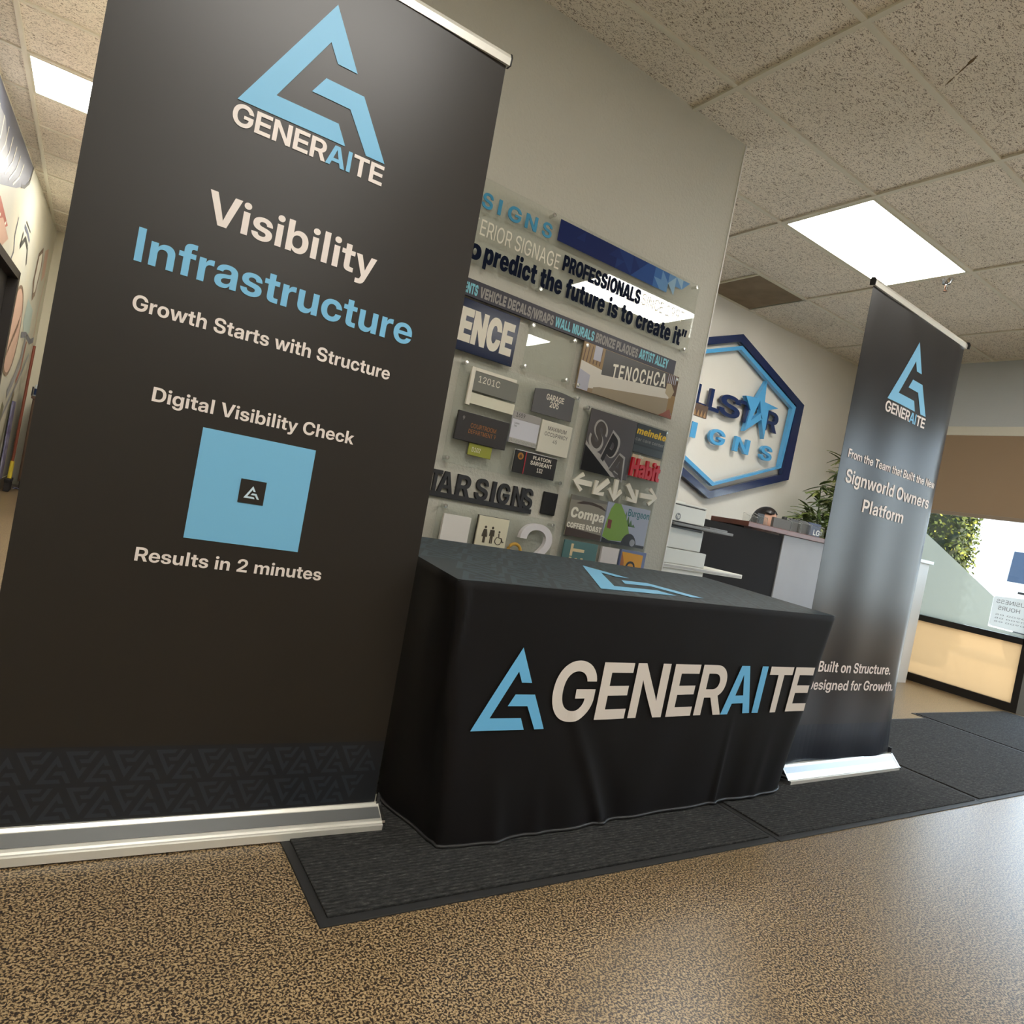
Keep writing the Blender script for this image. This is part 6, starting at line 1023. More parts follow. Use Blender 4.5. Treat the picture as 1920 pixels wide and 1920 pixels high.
def ring6(name, A, B, y0, y1, m):
    mb = MB()
    for i in range(6):
        j = (i + 1) % 6; q = [A[i], B[i], B[j], A[j]]
        for yy in (y0, y1):
            v = [(a, yy, b) for a, b in q]; mb.add(v, [(0, 1, 2, 3) if yy == y0 else (3, 2, 1, 0)])
        mb.add([(A[i][0], y0, A[i][1]), (A[j][0], y0, A[j][1]), (A[j][0], y1, A[j][1]), (A[i][0], y1, A[i][1])], [(0, 1, 2, 3)])
        mb.add([(B[i][0], y0, B[i][1]), (B[j][0], y0, B[j][1]), (B[j][0], y1, B[j][1]), (B[i][0], y1, B[i][1])], [(3, 2, 1, 0)])
    return mb.build(name, m, r)
navy_s = mat('navy_enamel', (20, 40, 84), 0.22, spec=0.6, coat=0.3); blue_s = mat('sky_blue_enamel', (84, 166, 218), 0.22, spec=0.6, coat=0.3)
ring6('outer_frame', O, I, 3.998, 4.042, navy_s)
ring6('inner_frame', BO, BI, 3.990, 4.030, blue_s)
fl = face(4.028)
def letter(ch, a, b, z0, cap, m, th=0.028, n='letter'):
    mb = MB(); text(mb, ch, 'B', a, b, z0, cap, fl, 0.0, 0, th); return mb.build(n, m, r)
for ch, a, b in (('A', 3.95, 4.19), ('L', 4.205, 4.345), ('L', 4.375, 4.515), ('S', 4.510, 4.790), ('T', 4.776, 5.018), ('R', 5.140, 5.345)): letter(ch, a, b, 2.020, 0.185, navy_s)
for ch, a, b in (('S', 3.95, 4.11), ('I', 4.225, 4.292), ('G', 4.462, 4.668), ('N', 4.806, 5.010), ('S', 5.176, 5.348)): letter(ch, a, b, 1.750 if ch not in 'GS' else 1.752, 0.132, blue_s)
mb = MB()
STAR = [[(5.050, 2.448), (4.966, 2.270), (5.008, 2.255), (5.075, 2.258)],
        [(5.008, 2.255), (5.050, 2.150), (5.163, 1.933), (5.150, 2.200), (5.283, 2.248), (5.075, 2.258)],
        [(4.808, 2.251), (4.905, 2.140), (4.875, 1.943), (4.935, 2.055), (5.008, 2.255), (4.966, 2.270)],
        [(4.875, 1.943), (5.090, 2.105), (5.050, 2.150), (4.935, 2.055)]]
for P in STAR: mb.prism(P, fl, 0.044, 0.0)
mb.build('star', blue_s, r)

# ================================================================== PRINTER STAND AND PRINTER
lam = mat('white_laminate', (226, 224, 214), 0.4); pw = mat('printer_white', (222, 222, 214), 0.45); pd = mat('printer_grey', (122, 122, 122), 0.5)
r = thing('printer_stand', 'white laminate stand under the printer with a shelf pointing right', 'stand', (3.0, 2.9, 0))
MB().rbox(2.70, 3.215, 2.72, 3.05, 0.0, 0.712, 0.003).build('pedestal', lam, r)
mb = MB(); mb.rbox(2.68, 3.555, 2.70, 3.03, 0.712, 0.738, 0.003); mb.build('top', lam, r)
MB().rbox(2.70, 3.545, 2.697, 2.700, 0.719, 0.731, 0.001).build('edge_band', mat('edge_grey', (178, 174, 168), 0.4), r)
r = thing('printer', 'white office printer with round badge on the stand beside the partition end', 'printer', (2.95, 2.88, 0.738))
MB().rbox(2.69, 3.205, 2.715, 3.03, 0.739, 0.826, 0.006).build('paper_drawer', pw, r)
body = MB().rbox(2.69, 3.150, 2.72, 3.04, 0.829, 0.958, 0.006).build('body', pw, r)
MB().rbox(2.70, 3.13, 2.717, 2.722, 0.945, 0.958, 0.001).build('output_slot', black, body)
MB().rbox(2.69, 3.125, 2.73, 3.03, 0.958, 0.985, 0.004).build('output_bay', mat('printer_dark', (48, 48, 50), 0.5), r)
tray = MB().rbox(2.82, 3.345, 2.66, 2.80, 0.962, 0.978, 0.004).build('output_tray', pd, r)
MB().rbox(3.17, 3.335, 2.70, 2.80, 0.9785, 0.990, 0.003).build('tray_stop', pd, tray)
up = MB().rbox(2.69, 3.135, 2.715, 3.04, 0.986, 1.080, 0.006).build('upper_body', pw, r)
MB().rbox(2.695, 3.125, 2.719, 3.035, 1.080, 1.086, 0.001).build('lid_gap', mat('gap_dark', (70, 70, 70), 0.6), r)
MB().rbox(2.69, 3.135, 2.715, 3.04, 1.086, 1.096, 0.003).build('scanner_lid', pw, r)
MB().rbox(2.69, 2.98, 2.75, 3.0, 1.096, 1.104, 0.002).build('lid_pad', pw, r)
mb = MB(); mb.prism([(2.902 + 0.021 * cos(t * pi / 14), 1.013 + 0.021 * sin(t * pi / 14)) for t in range(28)], face(2.715), 0.0012, 0.0); bd = mb.build('badge', mat('badge_grey', (112, 112, 112), 0.4), up)
r_b = MB(); text(r_b, 'hp', 'B', 2.889, 2.915, 1.006, 0.021, face(2.7137), 0.0004, 0, None, 0, None, 0, 0.12); r_b.build('badge_lettering', pw, up)

# ================================================================== RECEPTION COUNTER
dark_lam = mat('dark_laminate', (30, 28, 28), 0.75, spec=0.15); grey_lam = mat('grey_laminate', (142, 142, 144), 0.6, var=(2.2, (154, 154, 156)))
wood = mat('mahogany', (92, 52, 42), 0.35, var=(6, (110, 62, 50)))
r = thing('reception_counter', 'reception counter with dark front, grey end and mahogany top, behind the table', 'counter', (4.3, 3.3, 0))
MB().rbox(3.30, 4.46, 3.10, 3.14, 0.0, 1.053, 0.003).build('dark_front', dark_lam, r)
MB().rbox(4.462, 5.35, 3.092, 3.14, 0.0, 1.066, 0.003).build('grey_front', grey_lam, r)
MB().rbox(4.005, 5.36, 3.075, 3.42, 1.067, 1.104, 0.004).build('top', wood, r)
MB().rbox(4.02, 4.06, 3.15, 3.40, 0.0, 1.066, 0.003).build('end_support', dark_lam, r); MB().rbox(5.30, 5.34, 3.15, 3.40, 0.0, 1.066, 0.003).build('end_support', dark_lam, r)
# card holders on the counter
def holder(name, label, x0, x1, y0, y1, z1, back=None, words=None):
    h = thing(name, label, 'holder', ((x0 + x1) / 2, (y0 + y1) / 2, 1.104), 'holders along the counter top')
    z0 = 1.1045; e = 0.0025
    mb = MB(); mb.box(x0, x1, y0, y0 + e, z0, z1 - 0.02); mb.box(x0, x1, y1 - e, y1, z0, z1); mb.box(x0, x0 + e, y0, y1, z0, z1 - 0.01); mb.box(x1 - e, x1, y0, y1, z0, z1 - 0.01); mb.box(x0, x1, y0, y1, z0, z0 + e)
    mb.build('shell', MATS.get('thin_clear') or make_acrylic('thin_clear', (0.97, 0.975, 0.97), 1.02, 0.03), h)
    mb = MB(); q = 0.0013
    for pts in ([(x0, y0, z0), (x0, y0, z1 - 0.02), (x1, y0, z1 - 0.02), (x1, y0, z0), (x0, y0, z0)], [(x0, y1, z0), (x0, y1, z1), (x1, y1, z1), (x1, y1, z0)], [(x0, y0, z1 - 0.02), (x0, y1, z1)], [(x1, y0, z1 - 0.02), (x1, y1, z1)]): mb.tube(pts, q, 6)
    mb.build('rim', mat('frosted_edge', (182, 182, 176), 0.5), h)
    if back is not None:
        c = MB().rbox(x0 + 0.006, x1 - 0.006, y1 - 0.03, y1 - 0.006, z0 + 0.004, z1 + 0.004, 0.001).build('cards', back, h)
        if words:
            mb = MB(); text(mb, words, 'B', x0 + (x1 - x0) * 0.45, x1 - 0.012, z0 + 0.018, 0.045, face(y1 - 0.030), 0.0006); mb.build('lettering', white, c)
    return h
holder('card_holder', 'empty clear card holder at the left end of the counter top', 4.165, 4.262, 3.20, 3.26, 1.172)
holder('card_holder', 'clear card holder with dark cards in front of the hair, second on the counter', 4.268, 4.365, 3.19, 3.25, 1.186, mat('dark_cards', (30, 28, 30), 0.5))
h = thing('desk_sign', 'low grey block sign on the counter between the clear holders', 'sign', (4.57, 3.22, 1.104), 'holders along the counter top'); MB().rbox(4.452, 4.672, 3.20, 3.222, 1.1045, 1.188, 0.003).build('plate', mat('sign_grey', (96, 95, 91), 0.7), h)
MB().rbox(4.455, 4.67, 3.222, 3.26, 1.1045, 1.112, 0.002).build('foot', mat('sign_grey', (96, 95, 91), 0.7), h)
holder('brochure_holder', 'clear brochure holder with grey leaflets, just right of the grey block sign', 4.684, 4.800, 3.20, 3.25, 1.205, mat('leaflet_grey', (84, 84, 82), 0.7))
holder('brochure_holder', 'clear brochure holder with grey and white leaflets, second right of the block sign', 4.806, 4.925, 3.195, 3.25, 1.212, mat('leaflet_grey', (84, 84, 82), 0.7))
holder('brochure_holder', 'clear brochure holder with blue-white lettering, closest to the right banner', 4.932, 5.115, 3.19, 3.25, 1.214, mat('leaflet_blue', (62, 72, 98), 0.6), 'LG')
b = MB().lathe([(0, 0), (0.022, 0), (0.022, 0.10), (0.018, 0.112), (0, 0.112)], (4.70, 3.285, 1.1045), 16).build('black_cup', black); tag(b, 'small black cylinder behind the leaflet holders on the counter', 'cup')

# ================================================================== PERSON BEHIND THE COUNTER
skin = mat('skin', (202, 160, 138), 0.5, spec=0.3); hair_m = mat('dark_hair', (28, 22, 20), 0.35, spec=0.5); top_m = mat('dark_top', (38, 40, 48), 0.8)
def skin_body(name, joints, edges, m, parent, root_i=0, sub=2):
    me = bpy.data.meshes.new(name); me.from_pydata([j[0] for j in joints], edges, []); o = bpy.data.objects.new(name, me); COL.objects.link(o)
    me.materials.append(m)
    sk = o.modifiers.new('skin', 'SKIN'); sk.use_smooth_shade = True
    lay = me.skin_vertices[0] if me.skin_vertices else None
    if lay is None:
        bm = bmesh.new(); bm.from_mesh(me); bm.verts.layers.skin.verify(); bm.to_mesh(me); bm.free(); lay = me.skin_vertices[0]
    for i, j in enumerate(joints): lay.data[i].radius = j[1] if isinstance(j[1], tuple) else (j[1], j[1]); lay.data[i].use_root = (i == root_i)
    ss = o.modifiers.new('sub', 'SUBSURF'); ss.levels = sub; ss.render_levels = sub
    o.parent = parent; o.matrix_parent_inverse = Matrix.Translation(-parent.location)
    return o
HX, HY, HZ = 4.845, 3.56, 1.165       # centre of the head
pr = thing('person', 'person with long dark hair sitting behind the counter, only the top of the head showing', 'person', (HX, HY + 0.02, 0.45))
FD = Vector((0.22, -0.96, -0.16)).normalized(); FS = Vector((FD.y, -FD.x, 0)).normalized() * -1; FU = FS.cross(FD) * 1.0
if FU.z < 0: FU = -FU
Cc = Vector((HX, HY, HZ))
def hp(s_, u_, f_): return Cc + FS * s_ + FU * u_ + FD * f_
J = [(Vector((HX, HY + 0.06, 0.52)), (0.15, 0.11)), (Vector((HX, HY + 0.05, 0.72)), (0.135, 0.10)), (Vector((HX, HY + 0.04, 0.90)), (0.15, 0.095)), (Vector((HX, HY + 0.03, 0.985)), (0.075, 0.06)), (Vector((HX, HY + 0.015, 1.045)), 0.048)]
E_ = [(0, 1), (1, 2), (2, 3), (3, 4)]
def arm(sd):
    b0 = len(J)
    J.append((Vector((HX + sd * 0.17, HY + 0.03, 0.935)), 0.052)); J.append((Vector((HX + sd * 0.23, HY + 0.0, 0.72)), 0.042)); J.append((Vector((HX + sd * 0.20, HY - 0.10, 0.645)), 0.034)); J.append((Vector((HX + sd * 0.14, HY - 0.17, 0.610)), 0.024)); J.append((Vector((HX + sd * 0.11, HY - 0.22, 0.600)), 0.026))
    E_.extend([(2, b0), (b0, b0 + 1), (b0 + 1, b0 + 2), (b0 + 2, b0 + 3), (b0 + 3, b0 + 4)])
    for k, (dx, ln) in enumerate(((-0.030, 0.062), (-0.010, 0.072), (0.010, 0.067), (0.028, 0.052))):
        q = len(J); J.append((Vector((HX + sd * 0.11 + dx, HY - 0.22 - ln * 0.55, 0.598)), 0.009)); J.append((Vector((HX + sd * 0.11 + dx * 1.1, HY - 0.22 - ln, 0.586)), 0.0075)); E_.extend([(b0 + 4, q), (q, q + 1)])
    q = len(J); J.append((Vector((HX + sd * 0.065, HY - 0.205, 0.596)), 0.010)); J.append((Vector((HX + sd * 0.050, HY - 0.245, 0.588)), 0.009)); E_.extend([(b0 + 3, q), (q, q + 1)])
    return b0
arm(-1); arm(1)
for sd in (-1, 1):
    q = len(J); J.append((Vector((HX + sd * 0.09, HY + 0.02, 0.50)), 0.085)); J.append((Vector((HX + sd * 0.11, HY - 0.28, 0.50)), 0.065)); J.append((Vector((HX + sd * 0.11, HY - 0.26, 0.12)), 0.045)); J.append((Vector((HX + sd * 0.11, HY - 0.34, 0.05)), 0.04)); E_.extend([(0, q), (q, q + 1), (q + 1, q + 2), (q + 2, q + 3)])
body = skin_body('body', J, E_, skin, pr)
# head: a shaped ellipsoid with brow, nose, lips and chin, joined to the body's mesh through the neck
dg = bpy.context.evaluated_depsgraph_get(); ev = body.evaluated_get(dg); me2 = bpy.data.meshes.new_from_object(ev)
body.modifiers.clear(); body.data = me2; me2.materials.clear(); me2.materials.append(skin); me2.materials.append(mat('eye_white', (226, 222, 214), 0.3)); me2.materials.append(mat('eye_iris', (48, 32, 22), 0.3)); me2.materials.append(mat('lips', (166, 92, 82), 0.45)); me2.materials.append(hair_m)
bm = bmesh.new(); bm.from_mesh(me2)
NU, NV = 40, 30; grid = []
for i in range(NV + 1):
    th = pi * i / NV; row = []
    for k in range(NU):
        ph = 2 * pi * k / NU
        s_ = sin(th) * sin(ph); f_ = sin(th) * cos(ph); u_ = cos(th)
        wS = 0.074 * (1 - 0.22 * max(0, -u_) ** 1.5); x = wS * s_; z = 0.112 * u_; y = 0.092 * f_ if f_ > 0 else 0.100 * f_
        if f_ > 0:
            y += 0.020 * math.exp(-((s_ / 0.16) ** 2 + ((u_ + 0.22) / 0.13) ** 2)) + 0.012 * math.exp(-((s_ / 0.12) ** 2 + ((u_ + 0.05) / 0.22) ** 2))
            for sd in (-1, 1): y -= 0.010 * math.exp(-(((s_ - sd * 0.40) / 0.17) ** 2 + ((u_ - 0.02) / 0.11) ** 2))
            y += 0.006 * math.exp(-((s_ / 0.28) ** 2 + ((u_ + 0.50) / 0.07) ** 2)) + 0.010 * math.exp(-((s_ / 0.3) ** 2 + ((u_ + 0.82) / 0.15) ** 2))
        row.append(bm.verts.new(hp(x, z, y)))
    grid.append(row)
for i in range(NV):
    for k in range(NU):
        try:
            f = bm.faces.new((grid[i][k], grid[i][(k + 1) % NU], grid[i + 1][(k + 1) % NU], grid[i + 1][k])); f.smooth = True
            c = f.calc_center_median() - Cc
            if abs(c.dot(FS)) < 0.026 and c.dot(FD) > 0.05 and -0.066 < c.dot(FU) < -0.046: f.material_index = 3
        except ValueError: pass
def ball(c, rr, mi):
    res = bmesh.ops.create_uvsphere(bm, u_segments=14, v_segments=10, radius=rr, matrix=Matrix.Translation(c))
    for v in res['verts']:
        for f in v.link_faces: f.material_index = mi; f.smooth = True
for sd in (-1, 1):
    ball(hp(sd * 0.030, 0.003, 0.069), 0.0125, 1); ball(hp(sd * 0.030, 0.003, 0.0775), 0.0062, 2)
    ball(hp(sd * 0.075, -0.012, -0.008), 0.014, 0)
bm.to_mesh(me2); bm.free()
# hair: cap with a side part, falling behind the shoulders
mb = MB(); V = []; F = []; n1, n2 = 36, 20
for i in range(n2 + 1):
    th = pi * 0.80 * i / n2
    for k in range(n1):
        ph = 2 * pi * k / n1; s_ = sin(th) * sin(ph); f_ = sin(th) * cos(ph); u_ = cos(th)
        kf = 1.0
        if f_ > 0.05:                                     # hairline: front of the cap ends above the forehead
            lim = 0.74 - 0.35 * abs(s_)
            if u_ < lim: kf = 0.55
        rip = 0.0025 * sin(k * 2.3 + i * 0.3)
        V.append(tuple(hp((0.086 + rip) * s_ * (kf if kf < 1 else 1), 0.122 * u_ + 0.004, (0.104 if f_ > 0 else 0.122) * f_ * kf - 0.002)))
for i in range(n2):
    for k in range(n1): F.append((i * n1 + k, i * n1 + (k + 1) % n1, (i + 1) * n1 + (k + 1) % n1, (i + 1) * n1 + k))
mb.add(V, F, 0, True)
rnd = random.Random(11)
for k in range(46):
    a = pi * (0.55 + 0.9 * k / 45); sx, fx = sin(a), cos(a)
    p0 = hp(0.080 * sx, 0.05, 0.10 * fx); p1 = hp(0.098 * sx, -0.05, 0.118 * fx); p2 = hp(0.105 * sx + rnd.uniform(-.01, .01), -0.17, 0.12 * fx - 0.01); p3 = hp(0.10 * sx + rnd.uniform(-.015, .015), -0.27, 0.11 * fx - 0.02)
    mb.tube([p0, p1, p2, p3], [0.008, 0.012, 0.011, 0.003], 6)
mb.build('hair', hair_m, pr)
# dark top following the torso
J2 = [(J[0][0], (0.162, 0.122)), (J[1][0], (0.146, 0.112)), (J[2][0], (0.160, 0.106)), (J[3][0] - Vector((0, 0, 0.012)), (0.085, 0.070))]; E2 = [(0, 1), (1, 2), (2, 3)]
for sd in (-1, 1):
    q = len(J2); J2.append((Vector((HX + sd * 0.17, HY + 0.03, 0.935)), 0.062)); J2.append((Vector((HX + sd * 0.23, HY + 0.0, 0.72)), 0.052)); J2.append((Vector((HX + sd * 0.20, HY - 0.10, 0.647)), 0.043)); E2 += [(2, q), (q, q + 1), (q + 1, q + 2)]
skin_body('shirt', J2, E2, top_m, pr)
ch = thing('office_chair', 'dark office chair under the person behind the counter', 'chair', (HX, HY + 0.08, 0))
MB().rbox(HX - 0.23, HX + 0.23, HY - 0.18, HY + 0.20, 0.35, 0.41, 0.02).build('seat', black, ch); MB().rbox(HX - 0.21, HX + 0.21, HY + 0.21, HY + 0.26, 0.52, 0.88, 0.02).build('backrest', black, ch)
MB().tube([(HX, HY + 0.05, 0.06), (HX, HY + 0.05, 0.35)], 0.03, 10).build('post', black, ch)
mb = MB()
for k in range(5): mb.tube([(HX, HY + 0.05, 0.08), (HX + 0.25 * cos(k * 1.2566), HY + 0.05 + 0.25 * sin(k * 1.2566), 0.03)], [0.025, 0.02], 8)
mb.build('base', black, ch); MB().tube([(HX, HY + 0.20, 0.38), (HX, HY + 0.24, 0.38), (HX, HY + 0.245, 0.60)], 0.02, 8).build('back_support', black, ch)

# ================================================================== POTTED PALM BY THE BACK WALL
r = thing('potted_palm', 'tall leafy palm in a pot against the back wall, half behind the right banner', 'plant', (6.02, 3.72, 0))
MB().lathe([(0, 0), (0.14, 0), (0.18, 0.30), (0.19, 0.32), (0.17, 0.32), (0.165, 0.28), (0, 0.28)], (6.02, 3.72, 0), 28).build('pot', mat('grey_pot', (88, 88, 86), 0.5), r)
LV_ = [mat('leaf_green', (124, 142, 70), 0.45), mat('leaf_dark', (78, 96, 48), 0.45), mat('leaf_olive', (168, 174, 104), 0.45)]
rnd = random.Random(21); lf = MB()
def leaf(mbx, p, d, l, wd, mi):
    d = d.normalized(); sd = d.cross(Vector((0, 0, 1))); sd = sd.normalized() if sd.length > 1e-3 else Vector((1, 0, 0)); n = sd.cross(d)
    V = []
    for t, w_ in ((0, 0.15), (0.25, 0.9), (0.55, 1.0), (0.8, 0.55), (1.0, 0.02)):
        c = p + d * l * t + Vector((0, 0, -0.25 * l * t * t)); V += [tuple(c - sd * wd * w_), tuple(c + n * wd * 0.3), tuple(c + sd * wd * w_)]
    mbx.add(V, [(3 * i, 3 * i + 1, 3 * i + 4, 3 * i + 3) for i in range(4)] + [(3 * i + 1, 3 * i + 2, 3 * i + 5, 3 * i + 4) for i in range(4)], mi)
stems = [((5.74, 3.70), 1.60), ((6.00, 3.62), 1.82), ((6.18, 3.80), 1.95), ((5.86, 3.86), 1.38), ((5.72, 3.80), 1.30), ((6.2, 3.66), 1.5), ((5.95, 3.72), 1.48)]
for (sx, sy), sh in stems:
    b0 = Vector((6.02 + (sx - 6.02) * 0.2, 3.72 + (sy - 3.72) * 0.2, 0.27)); tpv = Vector((sx, sy, sh)); mid = b0.lerp(tpv, 0.6) + Vector((0, 0, 0.08))
    MB().tube([b0, mid, tpv], [0.009, 0.007, 0.005], 8).build('stem', LV_[1], r)
    for q in range(5):
        c = b0.lerp(tpv, 0.62 + 0.095 * q) if q < 4 else tpv
        for k in range(16):
            a = rnd.uniform(0, 2 * pi); d = Vector((cos(a), sin(a) * 0.8, rnd.uniform(-0.45, 0.65)))
            leaf(lf, c + Vector((rnd.uniform(-.02, .02), rnd.uniform(-.02, .02), rnd.uniform(-.04, .04))), d, rnd.uniform(0.12, 0.21), rnd.uniform(0.014, 0.022), rnd.choice((0, 0, 1, 1, 2)))
lf.build('foliage', LV_, r)

# low white cabinet by the window
r = thing('low_cabinet', 'low white cabinet with a cap, between the right banner and the frosted window', 'cabinet', (6.28, 3.2, 0))
MB().rbox(6.22, 6.42, 2.95, 3.5, 0.0, 1.085, 0.004).build('body', mat('cabinet_white', (214, 212, 206), 0.5), r); MB().rbox(6.20, 6.44, 2.925, 3.52, 1.085, 1.115, 0.004).build('cap', white, r)
MB().rbox(6.216, 6.2205, 2.955, 2.985, 0.0, 1.08, 0.001).build('edge_strip', bronze, r)
# roller blind
r = thing('roller_blind', 'brown roller blind pulled halfway down over the shop window', 'blind', (6.6, 1.0, 2.3))
bf = mat('blind_fabric', (150, 128, 104), 0.85, spec=0.15)
MB().rbox(6.604, 6.608, 0.9, 3.97, 1.60, 2.306, 0.0008).build('fabric', bf, r); MB().rbox(6.596, 6.616, 0.9, 3.97, 1.568, 1.602, 0.004).build('bottom_rail', mat('blind_rail', (138, 122, 104), 0.6), r)
# business hours decal, read from outside
r = thing('hours_sign', 'white BUSINESS HOURS decal seen reversed on the window glass', 'sign', (6.68, 2.36, 0.8))
def hx(a, b, d): return (XW + 0.043 - d, a, b)
MB().prism([(2.235, 0.655), (2.505, 0.665), (2.515, 0.675), (2.515, 0.915), (2.505, 0.922), (2.235, 0.945)], hx, 0.0015, 0.0).build('board', make_film('white_decal', (218, 218, 215), 0.62), r)
mb = MB(); hl = mat('pale_grey_letter', (120, 118, 116), 0.6)
def hxm(a, b, d): return (XW + 0.043 - d, a, b)
# mirrored: letters run from the window's far side towards the viewer's left
text(mb, 'BUSINESS', 'R', 2.250, 2.490, 0.868, 0.034, lambda a, b, d: (XW + 0.043 - d, a, b), 0.0022, 0)
text(mb, 'HOURS', 'R', 2.310, 2.470, 0.812, 0.034, lambda a, b, d: (XW + 0.043 - d, a, b), 0.0022, 0)
for k, z in enumerate((0.765, 0.735, 0.705)): text(mb, '0900 05', 'R', 2.26, 2.48, z, 0.012, lambda a, b, d: (XW + 0.043 - d, a, b), 0.0022, 0)
mb.build('lettering', hl, r)

# ================================================================== CEILING FIXTURES
diff = make_emit('lit_diffuser', PANEL_COLOR, PANEL_STRENGTH); fr_m = mat('fixture_frame', (206, 200, 176), 0.45)
def ceiling_light(x0, x1, y0, y1, label):
    r = thing('ceiling_light', label, 'light', ((x0 + x1) / 2, (y0 + y1) / 2, HCEIL), 'fluorescent ceiling panels')
    mb = MB(); b = 0.028; z0, z1 = HCEIL - 0.004, HCEIL + 0.007
    mb.box(x0 + 0.012, x1 - 0.012, y0 + 0.012, y0 + b, z0, z1); mb.box(x0 + 0.012, x1 - 0.012, y1 - b, y1 - 0.012, z0, z1); mb.box(x0 + 0.012, x0 + b, y0 + b, y1 - b, z0, z1); mb.box(x1 - b, x1 - 0.012, y0 + b, y1 - b, z0, z1)
    mb.build('frame', fr_m, r); MB().box(x0 + b, x1 - b, y0 + b, y1 - b, HCEIL - 0.002, HCEIL + 0.006).build('diffuser', diff, r)
def cell(j, i): return GX + 2 * S * (j - 1), GX + 2 * S * j, GY - S * (i - 1), GY - S * (i - 2)
for (j, i, lab) in ((2, 1, 'lit ceiling panel above the right banner, beside the sprinkler'), (2, 5, 'lit ceiling panel behind the viewer on the window side'), (2, 9, 'lit ceiling panel far behind the viewer on the window side'), (-1, 5, 'added fill light panel above and behind the viewer, left side'), (-1, 9, 'added fill light panel far behind the viewer, left side')):  # the two left-side panels are added, unseen, to light the room
    x0, x1, y0, y1 = cell(j, i); ceiling_light(x0, x1, y0, y1, lab)
ceiling_light(-0.655, 0.56, 5.21, 5.805, 'lit ceiling panel in the hall at the upper left, beside the mural')
ceiling_light(-0.655, 0.29, 3.42, 4.02, 'added fill light panel nearer in the hall, unseen above the top left of the frame')  # added out of frame to brighten the hall
ceiling_light(-0.42, 0.29, 7.40, 8.00, 'added fill light panel deep in the hall, hidden by the left banner')  # added out of sight behind the banner to lift the far hall
r = thing('ceiling_vent', 'brown stained square vent in the ceiling above the hexagon sign', 'vent', (4.4, 3.77, HCEIL))
mb = MB(); MB().box(4.09, 4.672, 3.492, 4.03, HCEIL - 0.001, HCEIL + 0.006).build('plate', mat('vent_brown', (116, 98, 74), 0.8, var=(5, (140, 122, 96))), r)
mb.box(4.074, 4.092, 3.476, 4.046, HCEIL - 0.004, HCEIL + 0.006); mb.box(4.670, 4.686, 3.476, 4.046, HCEIL - 0.004, HCEIL + 0.006); mb.box(4.092, 4.670, 3.476, 3.494, HCEIL - 0.004, HCEIL + 0.006); mb.box(4.092, 4.670, 4.028, 4.046, HCEIL - 0.004, HCEIL + 0.006); mb.build('frame', fr_m, r)
r = thing('sprinkler', 'chrome sprinkler head under the ceiling beside the lit panel', 'sprinkler', (4.735, 2.43, HCEIL))
MB().lathe([(0.0, 0.0), (0.042, 0.0), (0.042, -0.004), (0.028, -0.020), (0.026, -0.032), (0.0, -0.032)], (4.735, 2.43, HCEIL), 24).build('escutcheon', chrome, r)
MB().lathe([(0.0, -0.032), (0.012, -0.032), (0.010, -0.05), (0.005, -0.055), (0.005, -0.075), (0.0, -0.075)], (4.735, 2.43, HCEIL), 16).build('nozzle', chrome, r)
mb = MB()
for sd in (-1, 1): mb.tube([(4.735 + sd * 0.010, 2.43, HCEIL - 0.045), (4.735 + sd * 0.014, 2.43, HCEIL - 0.062), (4.735 + sd * 0.004, 2.43, HCEIL - 0.080)], 0.003, 8)
mb.build('yoke', mat('sprinkler_brass', (110, 82, 66), 0.35, metal=0.7), r)
MB().lathe([(0.0, -0.080), (0.014, -0.081), (0.014, -0.084), (0.0, -0.085)], (4.735, 2.43, HCEIL), 16).build('deflector', MATS['sprinkler_brass'], r)

# ================================================================== HALL ON THE LEFT
brown = mat('cabinet_walnut', (86, 62, 42), 0.5, var=(4, (72, 50, 34)))
r = thing('hall_cabinet', 'brown wooden cabinet at the end of the hall, behind the broom', 'cabinet', (-0.1, 9.3, 0))
MB().rbox(-0.535, 0.28, 9.05, 9.68, 0.10, 1.02, 0.006).build('body', brown, r); MB().rbox(-0.55, 0.29, 9.03, 9.69, 1.02, 1.05, 0.004).build('top', brown, r)
MB().rbox(-0.52, 0.27, 9.09, 9.66, 0.0, 0.10, 0.003).build('plinth', dark_lam, r)
for k in range(2): d_ = MB().rbox(-0.525 + 0.4 * k, -0.135 + 0.4 * k, 9.035, 9.049, 0.13, 1.0, 0.003).build('door', brown, r); MB().tube([(-0.17 + 0.07 * k, 9.02, 0.6), (-0.17 + 0.07 * k, 9.02, 0.72)], 0.005, 8).build('handle', alum, d_)
r = thing('soap_bottle', 'pump soap bottle with blue label on the hall cabinet', 'bottle', (-0.505, 9.13, 1.05))
MB().lathe([(0, 0), (0.034, 0), (0.036, 0.01), (0.036, 0.11), (0.030, 0.125), (0.012, 0.135), (0.012, 0.15), (0, 0.15)], (-0.505, 9.13, 1.0505), 18).build('bottle_body', mat('bottle_clear', (196, 206, 206), 0.2), r)
MB().lathe([(0.0368, 0.015), (0.0368, 0.085)], (-0.505, 9.13, 1.0505), 18).build('label', mat('label_blue', (40, 58, 92), 0.5), r)
mb = MB(); mb.lathe([(0, 0.15), (0.014, 0.15), (0.014, 0.165), (0.004, 0.168), (0.004, 0.19), (0, 0.19)], (-0.505, 9.13, 1.0505), 14); mb.tube([(-0.515, 9.13, 1.243), (-0.46, 9.13, 1.240), (-0.455, 9.13, 1.232)], 0.005, 8); mb.build('pump', mat('pump_grey', (90, 88, 84), 0.4), r)
b = MB().rbox(-0.585 + 0.05, -0.548, 9.06, 9.12, 1.0505, 1.15, 0.003).build('small_box', black); b.location.x = -0.008; tag(b, 'small black box beside the soap bottle on the hall cabinet', 'box')
